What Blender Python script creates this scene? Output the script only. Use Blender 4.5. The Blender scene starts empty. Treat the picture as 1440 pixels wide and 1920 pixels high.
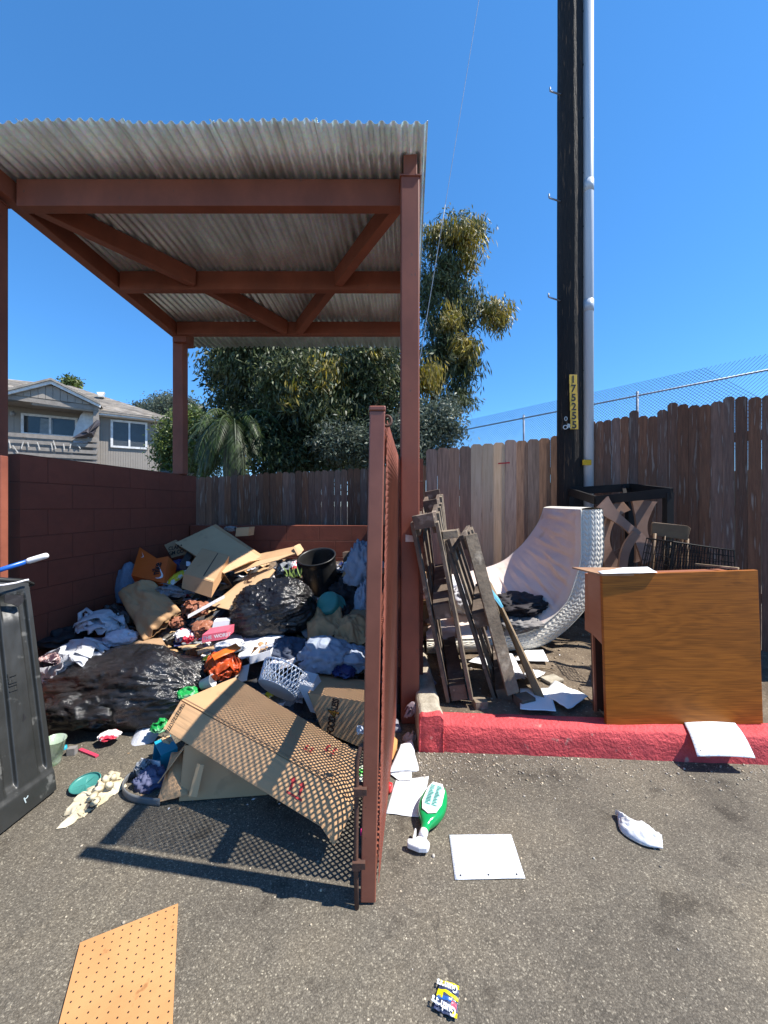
import bpy, bmesh, math, random
import numpy as np
from mathutils import Vector, Matrix, noise
R = math.radians
random.seed(7)
S = bpy.context.scene
COL = S.collection
# ------------------------------------------------------------ camera
F, CX, HY, CZ = 693.0, 720.0, 948.0, 1.45        # focal length in photo pixels, principal column, horizon row, eye height
cam_d = bpy.data.cameras.new('camera'); cam = bpy.data.objects.new('camera', cam_d); COL.objects.link(cam)
cam_d.sensor_fit = 'VERTICAL'; cam_d.sensor_height = 36; cam_d.lens = F / 1920 * 36
cam_d.shift_y = -12 / 1920; cam_d.clip_start = .05; cam_d.clip_end = 2000
cam.location = (0, 0, CZ); cam.rotation_euler = (R(90), 0, 0)
S.camera = cam
# ------------------------------------------------------------ sky and sun
SUN = Vector((1.2, -.18, 1.79)).normalized()
W = bpy.data.worlds.new('World'); S.world = W; W.use_nodes = True
wn = W.node_tree; bg = wn.nodes['Background']
sky = wn.nodes.new('ShaderNodeTexSky'); sky.sky_type = 'NISHITA'; sky.sun_disc = False
sky.sun_elevation = math.asin(SUN.z); sky.sun_rotation = math.atan2(SUN.x, SUN.y)
sky.altitude = 3000; sky.air_density = 1.0; sky.dust_density = 0; sky.ozone_density = 8.0
gmm = wn.nodes.new('ShaderNodeGamma'); gmm.inputs[1].default_value = .75; wn.links.new(sky.outputs[0], gmm.inputs[0])
hs = wn.nodes.new('ShaderNodeHueSaturation'); hs.inputs['Saturation'].default_value = 1.28; hs.inputs['Value'].default_value = 1.34
wn.links.new(gmm.outputs[0], hs.inputs['Color']); wn.links.new(hs.outputs[0], bg.inputs[0]); bg.inputs[1].default_value = .15
sl = bpy.data.lights.new('sun', 'SUN'); so = bpy.data.objects.new('sun', sl); COL.objects.link(so)
sl.energy = 4.6; sl.angle = R(.53); sl.color = (1, .95, .87)
so.rotation_euler = SUN.to_track_quat('Z', 'Y').to_euler(); so.location = (6, -2, 12)
S.view_settings.view_transform = 'Standard'; S.view_settings.look = 'None'; S.view_settings.exposure = 1.05; S.view_settings.gamma = 1
S.cycles.max_bounces = 8; S.cycles.transparent_max_bounces = 12

# ------------------------------------------------------------ measuring helpers: the survey of the place from the photograph
def P(px, py, Y): return Vector(((px - CX) / F * Y, Y, CZ - (py - HY) / F * Y))
def G(px, py, z=0):
    Y = (CZ - z) * F / (py - HY); return Vector(((px - CX) / F * Y, Y, z))
def on_plane(px, py, p0, n):
    d = Vector(((px - CX) / F, 1, -(py - HY) / F)); o = Vector((0, 0, CZ))
    return o + d * ((p0 - o).dot(n) / d.dot(n))
# ------------------------------------------------------------ materials
def _n(nt, t, **k):
    n = nt.nodes.new(t)
    for a, v in k.items():
        if a in n.inputs: n.inputs[a].default_value = v
        else: setattr(n, a, v)
    return n
def mat(name, c, c2=None, rough=.75, scale=6, stretch=(1, 1, 1), bump=.15, bscale=60, bdist=.004, metal=0, spec=.4, isl=0, detail=6, contrast=(.35, .65), c3=None, c3scale=30, c3at=(.62, .7), trans=0, coat=0, uv=False, sss=0):
    m = bpy.data.materials.new(name); m.use_nodes = True; nt = m.node_tree; L = nt.links.new
    b = nt.nodes['Principled BSDF']; b.inputs['Roughness'].default_value = rough; b.inputs['Metallic'].default_value = metal
    b.inputs['Specular IOR Level'].default_value = spec
    if coat: b.inputs['Coat Weight'].default_value = coat; b.inputs['Coat Roughness'].default_value = .15
    tc = _n(nt, 'ShaderNodeTexCoord'); mp = _n(nt, 'ShaderNodeMapping'); mp.inputs['Scale'].default_value = stretch
    L(tc.outputs['UV' if uv else 'Object'], mp.inputs[0])
    c = tuple(c) + (1,); c2 = (tuple(c2) if c2 else tuple(x * .72 for x in c[:3])) + (1,)
    nz = _n(nt, 'ShaderNodeTexNoise', Scale=scale, Detail=detail, Roughness=.62); L(mp.outputs[0], nz.inputs['Vector'])
    mr = _n(nt, 'ShaderNodeMapRange'); mr.inputs[1].default_value, mr.inputs[2].default_value = contrast
    L(nz.outputs[0], mr.inputs[0])
    mx = _n(nt, 'ShaderNodeMix', data_type='RGBA'); mx.inputs[6].default_value = c; mx.inputs[7].default_value = c2
    L(mr.outputs[0], mx.inputs[0]); out = mx.outputs[2]
    if c3:
        n3 = _n(nt, 'ShaderNodeTexNoise', Scale=c3scale, Detail=4); L(mp.outputs[0], n3.inputs['Vector'])
        m3 = _n(nt, 'ShaderNodeMapRange'); m3.inputs[1].default_value, m3.inputs[2].default_value = c3at; L(n3.outputs[0], m3.inputs[0])
        x3 = _n(nt, 'ShaderNodeMix', data_type='RGBA'); x3.inputs[7].default_value = tuple(c3) + (1,); L(m3.outputs[0], x3.inputs[0]); L(out, x3.inputs[6]); out = x3.outputs[2]
    if isl:
        g = _n(nt, 'ShaderNodeNewGeometry'); h = _n(nt, 'ShaderNodeHueSaturation')
        mr2 = _n(nt, 'ShaderNodeMapRange'); mr2.inputs[3].default_value = 1 - isl; mr2.inputs[4].default_value = 1 + isl
        L(g.outputs['Random Per Island'], mr2.inputs[0]); L(mr2.outputs[0], h.inputs['Value'])
        mt = _n(nt, 'ShaderNodeMath', operation='MULTIPLY'); mt.inputs[1].default_value = 7.31; L(g.outputs['Random Per Island'], mt.inputs[0])
        fr = _n(nt, 'ShaderNodeMath', operation='FRACT'); L(mt.outputs[0], fr.inputs[0])
        mr3 = _n(nt, 'ShaderNodeMapRange'); mr3.inputs[3].default_value = 1 - isl * .8; mr3.inputs[4].default_value = 1 + isl * .5
        L(fr.outputs[0], mr3.inputs[0]); L(mr3.outputs[0], h.inputs['Saturation']); L(out, h.inputs['Color']); out = h.outputs[0]
    L(out, b.inputs['Base Color'])
    if bump:
        nb = _n(nt, 'ShaderNodeTexNoise', Scale=bscale, Detail=5, Roughness=.6); L(mp.outputs[0], nb.inputs['Vector'])
        bp = _n(nt, 'ShaderNodeBump', Strength=bump, Distance=bdist); L(nb.outputs[0], bp.inputs['Height']); L(bp.outputs[0], b.inputs['Normal'])
    if trans:
        b.inputs['Alpha'].default_value = 1 - trans
    if sss:   # thin leaf or paper: some light comes through
        tr = _n(nt, 'ShaderNodeBsdfTranslucent'); L(out, tr.inputs[0]); ms = _n(nt, 'ShaderNodeMixShader'); ms.inputs[0].default_value = sss
        o = nt.nodes['Material Output']; L(b.outputs[0], ms.inputs[1]); L(tr.outputs[0], ms.inputs[2]); L(ms.outputs[0], o.inputs[0])
    return m
# ------------------------------------------------------------ mesh builder
class MB:
    def __init__(s): s.v = []; s.f = []; s.mi = []; s.uv = {}
    def add(s, vs, fs, mi=0, uvs=None):
        k = len(s.v); s.v += [Vector(v) for v in vs]
        for i, f in enumerate(fs):
            s.f.append([k + j for j in f]); s.mi.append(mi)
            if uvs: s.uv[len(s.f) - 1] = uvs[i]
        return s
    def hexa(s, a, mi=0):   # 8 corners: 4 bottom ring, 4 top ring
        return s.add(a, [(3, 2, 1, 0), (4, 5, 6, 7), (0, 1, 5, 4), (1, 2, 6, 5), (2, 3, 7, 6), (3, 0, 4, 7)], mi)
    def box(s, c, size, rz=0, M=None, mi=0):
        c = Vector(c); hx, hy, hz = [x / 2 for x in size]; M = M or Matrix.Rotation(rz, 3, 'Z')
        q = [(-hx, -hy, -hz), (hx, -hy, -hz), (hx, hy, -hz), (-hx, hy, -hz), (-hx, -hy, hz), (hx, -hy, hz), (hx, hy, hz), (-hx, hy, hz)]
        return s.hexa([c + M @ Vector(p) for p in q], mi)
    def beam(s, p0, p1, w, h, up=(0, 0, 1), mi=0):   # w across, h along up
        p0, p1 = Vector(p0), Vector(p1); d = (p1 - p0).normalized(); sd = d.cross(Vector(up)).normalized(); u = sd.cross(d).normalized()
        r = [(-w / 2, -h / 2), (w / 2, -h / 2), (w / 2, h / 2), (-w / 2, h / 2)]
        return s.hexa([p0 + sd * a + u * b for a, b in r] + [p1 + sd * a + u * b for a, b in r], mi)
    def slab(s, pts, t, mi=0):   # polygon pts (3D) extruded by vector t
        pts = [Vector(p) for p in pts]; t = Vector(t); n = len(pts)
        return s.add(pts + [p + t for p in pts], [tuple(range(n))[::-1], tuple(range(n, 2 * n))] + [(i, (i + 1) % n, n + (i + 1) % n, n + i) for i in range(n)], mi)
    def tube(s, pts, r, n=8, cap=True, mi=0):
        pts = [Vector(p) for p in pts]; m = len(pts); rs = r if isinstance(r, (list, tuple)) else [r] * m; k = len(s.v); ring = None
        for i, p in enumerate(pts):
            d = (pts[min(i + 1, m - 1)] - pts[max(i - 1, 0)]).normalized()
            if ring is None: ring = d.orthogonal().normalized()
            ring = (ring - d * ring.dot(d)).normalized(); b = d.cross(ring)
            for j in range(n): a = 2 * math.pi * j / n; s.v.append(p + (ring * math.cos(a) + b * math.sin(a)) * rs[i])
        for i in range(m - 1):
            for j in range(n): s.f.append([k + i * n + j, k + i * n + (j + 1) % n, k + (i + 1) * n + (j + 1) % n, k + (i + 1) * n + j]); s.mi.append(mi)
        if cap: s.f.append([k + j for j in range(n)][::-1]); s.mi.append(mi); s.f.append([k + (m - 1) * n + j for j in range(n)]); s.mi.append(mi)
        return s
    def grid(s, fn, nu, nv, mi=0, uv=None):
        k = len(s.v)
        for i in range(nu + 1):
            for j in range(nv + 1): s.v.append(Vector(fn(i / nu, j / nv)))
        for i in range(nu):
            for j in range(nv):
                a = k + i * (nv + 1) + j; s.f.append([a, a + nv + 1, a + nv + 2, a + 1]); s.mi.append(mi)
                if uv: s.uv[len(s.f) - 1] = [(x / nu * uv[0], y / nv * uv[1]) for x, y in ((i, j), (i + 1, j), (i + 1, j + 1), (i, j + 1))]
        return s
    def lathe(s, prof, c, M=None, n=20, mi=0):   # prof: (r, z)
        c = Vector(c); M = M or Matrix.Identity(3); k = len(s.v)
        for r, z in prof:
            for j in range(n): a = 2 * math.pi * j / n; s.v.append(c + M @ Vector((r * math.cos(a), r * math.sin(a), z)))
        for i in range(len(prof) - 1):
            for j in range(n): s.f.append([k + i * n + j, k + i * n + (j + 1) % n, k + (i + 1) * n + (j + 1) % n, k + (i + 1) * n + j]); s.mi.append(mi)
        return s
def link(name, mb, m, parent=None, smooth=False, solid=0, bevel=0, sub=0, off=0):
    """one mesh object; parts keep their root's origin"""
    ms = m if isinstance(m, (list, tuple)) else [m]
    if parent is not None:
        o0 = parent; off_v = Vector((0, 0, 0))
        while o0 is not None: off_v += Vector(o0.location); o0 = o0.parent
        loc = Vector((0, 0, 0))
    else:
        a = np.array([tuple(v) for v in mb.v]); off_v = Vector(((a[:, 0].min() + a[:, 0].max()) / 2, (a[:, 1].min() + a[:, 1].max()) / 2, a[:, 2].min())); loc = off_v
    me = bpy.data.meshes.new(name); me.from_pydata([tuple(v - off_v) for v in mb.v], [], mb.f)
    for x in ms: me.materials.append(x)
    if len(ms) > 1: me.polygons.foreach_set('material_index', mb.mi)
    if mb.uv:
        ul = me.uv_layers.new(name='UVMap')
        for pi, uvs in mb.uv.items():
            for li, q in zip(me.polygons[pi].loop_indices, uvs): ul.data[li].uv = q
    if smooth: me.polygons.foreach_set('use_smooth', [True] * len(me.polygons))
    me.update()
    o = bpy.data.objects.new(name, me); COL.objects.link(o); o.location = loc
    if parent is not None: o.parent = parent
    if bevel: b = o.modifiers.new('b', 'BEVEL'); b.width = bevel; b.segments = 2; b.limit_method = 'ANGLE'
    if solid: b = o.modifiers.new('s', 'SOLIDIFY'); b.thickness = solid; b.offset = off
    if sub: b = o.modifiers.new('u', 'SUBSURF'); b.levels = sub; b.render_levels = sub
    return o
def tag(o, label, cat, group=None, kind=None):
    if label: o['label'] = label
    if cat: o['category'] = cat
    if group: o['group'] = group
    if kind: o['kind'] = kind
    return o
def thing(name, label, cat, loc, group=None):
    o = bpy.data.objects.new(name, None); COL.objects.link(o); o.location = loc; o.empty_display_size = .1
    return tag(o, label, cat, group)
def struct(o): o['kind'] = 'structure'; return o
def dup(root, loc, rz=0, label=None):
    r = root.copy(); COL.objects.link(r); r.location = loc; r.rotation_euler.z = rz
    if label: r['label'] = label
    for ch in list(root.children):
        c = ch.copy(); COL.objects.link(c); c.parent = r
        for g in ch.children: d = g.copy(); COL.objects.link(d); d.parent = c
    return r
def text(name, body, p, xd, yd, size, m, parent, ex=.0006, bold=0, xs=1):
    """flat lettering lying on a surface: p = lower left corner, xd/yd writing directions"""
    c = bpy.data.curves.new(name, 'FONT'); c.body = body; c.size = size; c.extrude = ex; c.offset = bold; c.materials.append(m)
    tmp = bpy.data.objects.new(name, c); COL.objects.link(tmp); me = bpy.data.meshes.new_from_object(tmp.evaluated_get(bpy.context.evaluated_depsgraph_get())); bpy.data.objects.remove(tmp)
    o = bpy.data.objects.new(name, me); COL.objects.link(o); xd = Vector(xd).normalized(); yd = Vector(yd); yd = (yd - xd * yd.dot(xd)).normalized(); zd = xd.cross(yd); me.transform(Matrix.Diagonal((xs, 1, 1, 1)))
    M = Matrix((xd, yd, zd)).transposed().to_4x4()
    q = Vector(p); a = parent
    while a is not None: q = q - Vector(a.location); a = a.parent
    M.translation = (0, 0, 0); me.transform(M); me.materials.clear(); me.materials.append(m)
    o.location = q; o.parent = parent
    return o
def fbm(p, s=0, o=3): return noise.fractal(Vector(p) + Vector((s * 17.3, s * 5.1, s * 9.7)), 1.0, 2.1, o)
def ridge(p, s=0): return 1 - abs(noise.noise(Vector(p) + Vector((s * 11.3, s * 3.7, s * 7.9)))) * 2
# ============================================================ SETTING
# ---- asphalt
def asphalt_mat():
    m = bpy.data.materials.new('asphalt'); m.use_nodes = True; nt = m.node_tree; L = nt.links.new; b = nt.nodes['Principled BSDF']
    b.inputs['Roughness'].default_value = .82; b.inputs['Specular IOR Level'].default_value = .35
    tc = _n(nt, 'ShaderNodeTexCoord'); warp = _n(nt, 'ShaderNodeTexNoise', Scale=90, Detail=2); L(tc.outputs['Object'], warp.inputs['Vector'])
    wm = _n(nt, 'ShaderNodeMix', data_type='VECTOR'); wm.inputs[0].default_value = .006; L(tc.outputs['Object'], wm.inputs[4]); L(warp.outputs['Color'], wm.inputs[5])
    def ramp(src, pts):
        r = _n(nt, 'ShaderNodeValToRGB'); L(src, r.inputs[0]); e = r.color_ramp.elements
        while len(e) < len(pts): e.new(.5)
        for q, (a, c) in zip(e, pts): q.position = a; q.color = tuple(c) + (1,)
        return r.outputs[0]
    v = _n(nt, 'ShaderNodeTexVoronoi', Scale=215); L(wm.outputs[1], v.inputs['Vector'])
    sep = _n(nt, 'ShaderNodeSeparateColor'); L(v.outputs['Color'], sep.inputs[0])
    stone = ramp(sep.outputs[0], [(0, (.10, .088, .07)), (.35, (.138, .122, .098)), (.65, (.165, .147, .119)), (.9, (.2, .179, .145)), (.99, (.34, .31, .25))])
    # tar between the stones
    mr = _n(nt, 'ShaderNodeMapRange'); mr.inputs[1].default_value = .0; mr.inputs[2].default_value = .75; mr.inputs[3].default_value = 1; mr.inputs[4].default_value = .55; L(v.outputs['Distance'], mr.inputs[0])
    mul = _n(nt, 'ShaderNodeMix', data_type='RGBA', blend_type='MULTIPLY'); mul.inputs[0].default_value = 1; L(stone, mul.inputs[6]); L(mr.outputs[0], mul.inputs[7])
    # scattered bright stones
    v2 = _n(nt, 'ShaderNodeTexVoronoi', Scale=46); L(tc.outputs['Object'], v2.inputs['Vector']); s2 = _n(nt, 'ShaderNodeSeparateColor'); L(v2.outputs['Color'], s2.inputs[0])
    m1 = _n(nt, 'ShaderNodeMath', operation='LESS_THAN'); m1.inputs[1].default_value = .14; L(v2.outputs['Distance'], m1.inputs[0])
    m2 = _n(nt, 'ShaderNodeMath', operation='GREATER_THAN'); m2.inputs[1].default_value = .962; L(s2.outputs[1], m2.inputs[0])
    m3 = _n(nt, 'ShaderNodeMath', operation='MULTIPLY'); L(m1.outputs[0], m3.inputs[0]); L(m2.outputs[0], m3.inputs[1])
    br = _n(nt, 'ShaderNodeMix', data_type='RGBA'); L(m3.outputs[0], br.inputs[0]); L(mul.outputs[2], br.inputs[6]); br.inputs[7].default_value = (.48, .42, .33, 1)
    # broad dirt and oil
    n1 = _n(nt, 'ShaderNodeTexNoise', Scale=1.3, Detail=5, Roughness=.6); L(tc.outputs['Object'], n1.inputs['Vector'])
    d1 = ramp(n1.outputs[0], [(.3, (.62, .6, .58)), (.5, (1, .98, .94)), (.68, (1.25, 1.2, 1.1))])
    mm = _n(nt, 'ShaderNodeMix', data_type='RGBA', blend_type='MULTIPLY'); mm.inputs[0].default_value = 1; L(br.outputs[2], mm.inputs[6]); L(d1, mm.inputs[7])
    n2 = _n(nt, 'ShaderNodeTexNoise', Scale=4.2, Detail=4, Roughness=.65); L(tc.outputs['Object'], n2.inputs['Vector'])
    d2 = ramp(n2.outputs[0], [(.33, (.5, .48, .46)), (.43, (1, 1, 1)), (.9, (1.08, 1.05, 1))])
    mm2 = _n(nt, 'ShaderNodeMix', data_type='RGBA', blend_type='MULTIPLY'); mm2.inputs[0].default_value = .85; L(mm.outputs[2], mm2.inputs[6]); L(d2, mm2.inputs[7])
    # spills: oil drops, a rusty stain under the gate and the dirt washed along the kerb
    out = mm2.outputs[2]; wb = _n(nt, 'ShaderNodeTexNoise', Scale=7, Detail=5); L(tc.outputs['Object'], wb.inputs['Vector'])
    def spot(x, y, r, col, k, out):
        c_ = G(x, y); d_ = _n(nt, 'ShaderNodeVectorMath', operation='DISTANCE'); L(tc.outputs['Object'], d_.inputs[0]); d_.inputs[1].default_value = c_
        a_ = _n(nt, 'ShaderNodeMath', operation='MULTIPLY_ADD'); L(wb.outputs[0], a_.inputs[0]); a_.inputs[1].default_value = r * 1.6; L(d_.outputs['Value'], a_.inputs[2])
        q_ = _n(nt, 'ShaderNodeMapRange'); q_.inputs[1].default_value = r * 1.25; q_.inputs[2].default_value = r * 1.95; q_.inputs[3].default_value = k; q_.inputs[4].default_value = 0; L(a_.outputs[0], q_.inputs[0])
        x_ = _n(nt, 'ShaderNodeMix', data_type='RGBA', blend_type='MULTIPLY'); L(q_.outputs[0], x_.inputs[0]); L(out, x_.inputs[6]); x_.inputs[7].default_value = col + (1,); return x_.outputs[2]
    for a_ in ((1232, 1526, .055, (.35, .3, .25), .9), (40, 1700, .13, (.45, .43, .4), .8), (370, 1600, .12, (.55, .33, .25), .8), (900, 1500, .2, (.7, .68, .64), .8), (600, 1830, .14, (.72, .7, .68), .8), (1300, 1780, .16, (.75, .73, .7), .7), (300, 1700, .18, (.72, .7, .66), .7)): out = spot(*a_, out)
    sx = _n(nt, 'ShaderNodeSeparateXYZ'); L(tc.outputs['Object'], sx.inputs[0]); ky = _n(nt, 'ShaderNodeMath', operation='MULTIPLY_ADD'); L(sx.outputs[0], ky.inputs[0]); ky.inputs[1].default_value = .063; L(sx.outputs[1], ky.inputs[2])
    kz = _n(nt, 'ShaderNodeMath', operation='MULTIPLY_ADD'); L(wb.outputs[0], kz.inputs[0]); kz.inputs[1].default_value = .22; L(ky.outputs[0], kz.inputs[2]); km = _n(nt, 'ShaderNodeMapRange'); km.inputs[1].default_value = 2.1; km.inputs[2].default_value = 2.25; km.inputs[4].default_value = .75; L(kz.outputs[0], km.inputs[0])
    kx = _n(nt, 'ShaderNodeMix', data_type='RGBA'); L(km.outputs[0], kx.inputs[0]); L(out, kx.inputs[6]); kx.inputs[7].default_value = (.19, .145, .095, 1); out = kx.outputs[2]
    # hairline cracks
    vc = _n(nt, 'ShaderNodeTexVoronoi', Scale=1.1, feature='DISTANCE_TO_EDGE'); wv = _n(nt, 'ShaderNodeMix', data_type='VECTOR'); wv.inputs[0].default_value = .16; L(tc.outputs['Object'], wv.inputs[4]); L(wb.outputs['Color'], wv.inputs[5]); L(wv.outputs[1], vc.inputs['Vector'])
    cm = _n(nt, 'ShaderNodeMapRange'); cm.inputs[1].default_value = .0015; cm.inputs[2].default_value = .006; cm.inputs[3].default_value = .55; cm.inputs[4].default_value = 0; L(vc.outputs['Distance'], cm.inputs[0]); cg = _n(nt, 'ShaderNodeMath', operation='MULTIPLY'); L(cm.outputs[0], cg.inputs[0]); L(n1.outputs[0], cg.inputs[1])
    cx = _n(nt, 'ShaderNodeMix', data_type='RGBA'); L(cg.outputs[0], cx.inputs[0]); L(out, cx.inputs[6]); cx.inputs[7].default_value = (.03, .027, .023, 1); out = cx.outputs[2]
    L(out, b.inputs['Base Color'])
    nb = _n(nt, 'ShaderNodeTexNoise', Scale=300, Detail=3); L(tc.outputs['Object'], nb.inputs['Vector'])
    ad = _n(nt, 'ShaderNodeMath', operation='MULTIPLY_ADD'); L(v.outputs['Distance'], ad.inputs[0]); ad.inputs[1].default_value = -1.0; L(nb.outputs[0], ad.inputs[2])
    bp = _n(nt, 'ShaderNodeBump', Strength=.45, Distance=.003); L(ad.outputs[0], bp.inputs['Height']); L(bp.outputs[0], b.inputs['Normal'])
    return m
M_ASPH = asphalt_mat()
g = MB().add([(-300, -60, 0), (300, -60, 0), (300, 500, 0), (-300, 500, 0)], [(0, 1, 2, 3)])
o = link('asphalt_ground', g, M_ASPH); struct(o)
M_DIRT = mat('dirt', (.17, .13, .09), (.09, .066, .045), rough=.95, scale=5, bump=.9, bscale=70, bdist=.012, c3=(.28, .23, .16), c3scale=60, c3at=(.6, .68))
def dirt_z(x, y): return .125 + .02 * fbm((x * 3, y * 3, 0), 3) + .008 * fbm((x * 14, y * 14, 0), 5)
def fd(u, v):
    x = .31 + u * 4.6; y0 = 2.31 - (x - .35) * .056; y = y0 + v * (6.4 - y0); return (x, y, dirt_z(x, y) + (.0 if v > .01 else -.02))
struct(link('dirt_ground', MB().grid(fd, 110, 90), M_DIRT, smooth=True))
M_HILL = mat('dry_earth', (.2, .17, .1), (.1, .1, .05), rough=.95, scale=1)
struct(link('terrain', MB().add([(3.2, 13.5, 0), (6.9, 6.6, 0), (40, 6, 3), (60, 60, 3), (3.5, 60, 3), (4.2, 14.5, 2.2), (7.9, 7.4, 2.2)], [(0, 1, 6, 5), (6, 2, 3, 5), (5, 3, 4), (1, 2, 6)]), M_HILL))
# ---- kerb
M_RED = mat('red_kerb_paint', (.60, .075, .08), (.46, .055, .06), rough=.7, scale=9, bump=1.0, bscale=55, bdist=.014, c3=(.42, .28, .23), c3scale=14, c3at=(.66, .74), spec=.35)
M_CONC = mat('concrete', (.42, .38, .3), (.27, .235, .18), rough=.9, scale=14, bump=.8, bscale=70, bdist=.008)
def kerb_y(x): return 2.175 - (x - .35) * .063
kerb = thing('kerb', 'long red painted concrete kerb edging the dirt strip', 'kerb', (1.6, 2.1, 0))
def kf(u, v):
    x = .352 + u * 4.2; y0 = kerb_y(x); prof = [(0, -.01), (.012, .1), (.03, .142), (.06, .152), (.12, .154), (.15, .152), (.17, .12), (.17, .05)]
    t = v * 7; i = min(int(t), 6); a, b = prof[i], prof[i + 1]; q = t - i
    dy = a[0] + (b[0] - a[0]) * q; z = a[1] + (b[1] - a[1]) * q
    k = .006 * fbm((x * 9, v * 5, 2), 1); return (x, y0 + dy + k * (1 if v < .5 else .2), z + k * .6 * min(1, v * 4))
link('painted_kerb', MB().grid(kf, 240, 28), M_RED, kerb, smooth=True)
def stub(u, v):
    a = v * 4; x0, x1 = .205, .352; top = .222
    cr = [(x0, 0), (x0 + .004, top - .015), (x0 + .02, top), (x1 - .02, top + .004), (x1, top - .02), (x1, .0)]
    t = v * 5; i = min(int(t), 4); q = t - i; x = cr[i][0] + (cr[i + 1][0] - cr[i][0]) * q; z = cr[i][1] + (cr[i + 1][1] - cr[i][1]) * q
    y = 2.17 + u * 1.2; e = min(1, u * 30); xm = (x0 + x1) / 2
    k = .006 * fbm((x * 12, y * 12, z * 12), 8)
    return (x + (xm - x) * (1 - e) * .04 + k, y + k, z - (1 - e) * .012 * (z > .1) + k)
def stub_obj(name, u0, u1, m, cap):
    mb = MB().grid(lambda u, v: stub(u0 + (u1 - u0) * u, v), 30, 30)
    if cap:
        def cf(u, v):
            p = Vector(stub(u0, v)); return (p.x, p.y - .0 - .012 * math.sin(u * math.pi / 2) * 0 + .004 * fbm((p.x * 20, 0, p.z * u * 20), 4), p.z * (1 - u))
        mb.grid(cf, 12, 30)
    return link(name, mb, m, kerb, smooth=True)
stub_obj('kerb_end_block', 0, .03, M_RED, True); stub_obj('kerb_return', .03, 1, M_CONC, False)
# ---- pebbles by the kerb
def stones(name, label, n, area, rs, m, seed):
    rnd = random.Random(seed); mb = MB()
    for i in range(n):
        x, y, z = area(rnd); r = rs(rnd); k = len(mb.v); bm = bmesh.new(); bmesh.ops.create_icosphere(bm, subdivisions=1, radius=1)
        a = rnd.uniform(0, 6.28); sx, sy, sz = r * rnd.uniform(.8, 1.3), r * rnd.uniform(.7, 1), r * rnd.uniform(.45, .8)
        vs = []
        for v in bm.verts:
            q = v.co * (1 + rnd.uniform(-.15, .15)); vs.append((x + q.x * sx * math.cos(a) - q.y * sy * math.sin(a), y + q.x * sx * math.sin(a) + q.y * sy * math.cos(a), z + sz * .5 + q.z * sz))
        mb.add(vs, [[v.index for v in f.verts] for f in bm.faces]); bm.free()
    return tag(link(name, mb, m, smooth=True), label, 'gravel', kind='stuff')
M_STONE = mat('pebble', (.42, .36, .27), (.22, .19, .15), rough=.85, isl=.45, scale=40)
stones('gravel', 'loose pale gravel scattered along the red kerb foot', 1500, lambda r: (lambda x: (x, kerb_y(x) - abs(r.gauss(0, .13)) - .005, 0))(.2 + r.random() ** 1.7 * 2.6), lambda r: .0022 + .0055 * r.random() ** 4, M_STONE, 3)
stones('asphalt_grit', 'sparse little stones lying about on the asphalt', 240, lambda r: (r.uniform(-1.9, 1.8), r.uniform(.95, 2.3), 0), lambda r: .002 + .006 * r.random() ** 5, M_STONE, 4)
stones('dirt_gravel', 'small stones and clods on the dirt strip', 700, lambda r: (lambda x, y: (x, y, dirt_z(x, y)))(r.uniform(.4, 3), r.uniform(2.45, 4.3)), lambda r: .003 + .011 * r.random() ** 3, mat('clod', (.26, .2, .14), (.13, .1, .07), isl=.4), 5)

# ============================================================ WALLS
def block_mat(name, c, c2):
    m = mat(name, c, c2, rough=.7, scale=3, bump=0, c3=tuple(x * .8 for x in c), c3scale=14, c3at=(.5, .75), uv=False)
    nt = m.node_tree; L = nt.links.new; b = nt.nodes['Principled BSDF']; tc = _n(nt, 'ShaderNodeTexCoord')
    br = _n(nt, 'ShaderNodeTexBrick'); br.inputs['Color1'].default_value = (1, 1, 1, 1); br.inputs['Color2'].default_value = (1, 1, 1, 1); br.inputs['Mortar'].default_value = (0, 0, 0, 1)
    br.inputs['Scale'].default_value = 1; br.inputs['Mortar Size'].default_value = .0045; br.inputs['Mortar Smooth'].default_value = .6; br.inputs['Brick Width'].default_value = .406; br.inputs['Row Height'].default_value = .203; br.inputs['Bias'].default_value = 0
    L(tc.outputs['UV'], br.inputs['Vector'])
    nb = _n(nt, 'ShaderNodeTexNoise', Scale=150, Detail=4); L(tc.outputs['Object'], nb.inputs['Vector'])
    n2 = _n(nt, 'ShaderNodeTexNoise', Scale=7, Detail=3); L(tc.outputs['Object'], n2.inputs['Vector'])
    a1 = _n(nt, 'ShaderNodeMath', operation='MULTIPLY_ADD'); L(nb.outputs[0], a1.inputs[0]); a1.inputs[1].default_value = .22; L(br.outputs['Color'], a1.inputs[2])
    a2 = _n(nt, 'ShaderNodeMath', operation='MULTIPLY_ADD'); L(n2.outputs[0], a2.inputs[0]); a2.inputs[1].default_value = .6; L(a1.outputs[0], a2.inputs[2])
    bp = _n(nt, 'ShaderNodeBump', Strength=.8, Distance=.006); L(a2.outputs[0], bp.inputs['Height']); L(bp.outputs[0], b.inputs['Normal'])
    # mortar joints a little darker with dirt
    src = b.inputs['Base Color'].links[0].from_socket; mx = _n(nt, 'ShaderNodeMix', data_type='RGBA'); L(br.outputs['Color'], mx.inputs[0]); mx.inputs[6].default_value = tuple(x * .62 for x in c) + (1,); L(src, mx.inputs[7]); L(mx.outputs[2], b.inputs['Base Color'])
    return m
M_BLOCK = block_mat('brown_painted_block', (.20, .052, .028), (.165, .043, .023))
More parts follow.
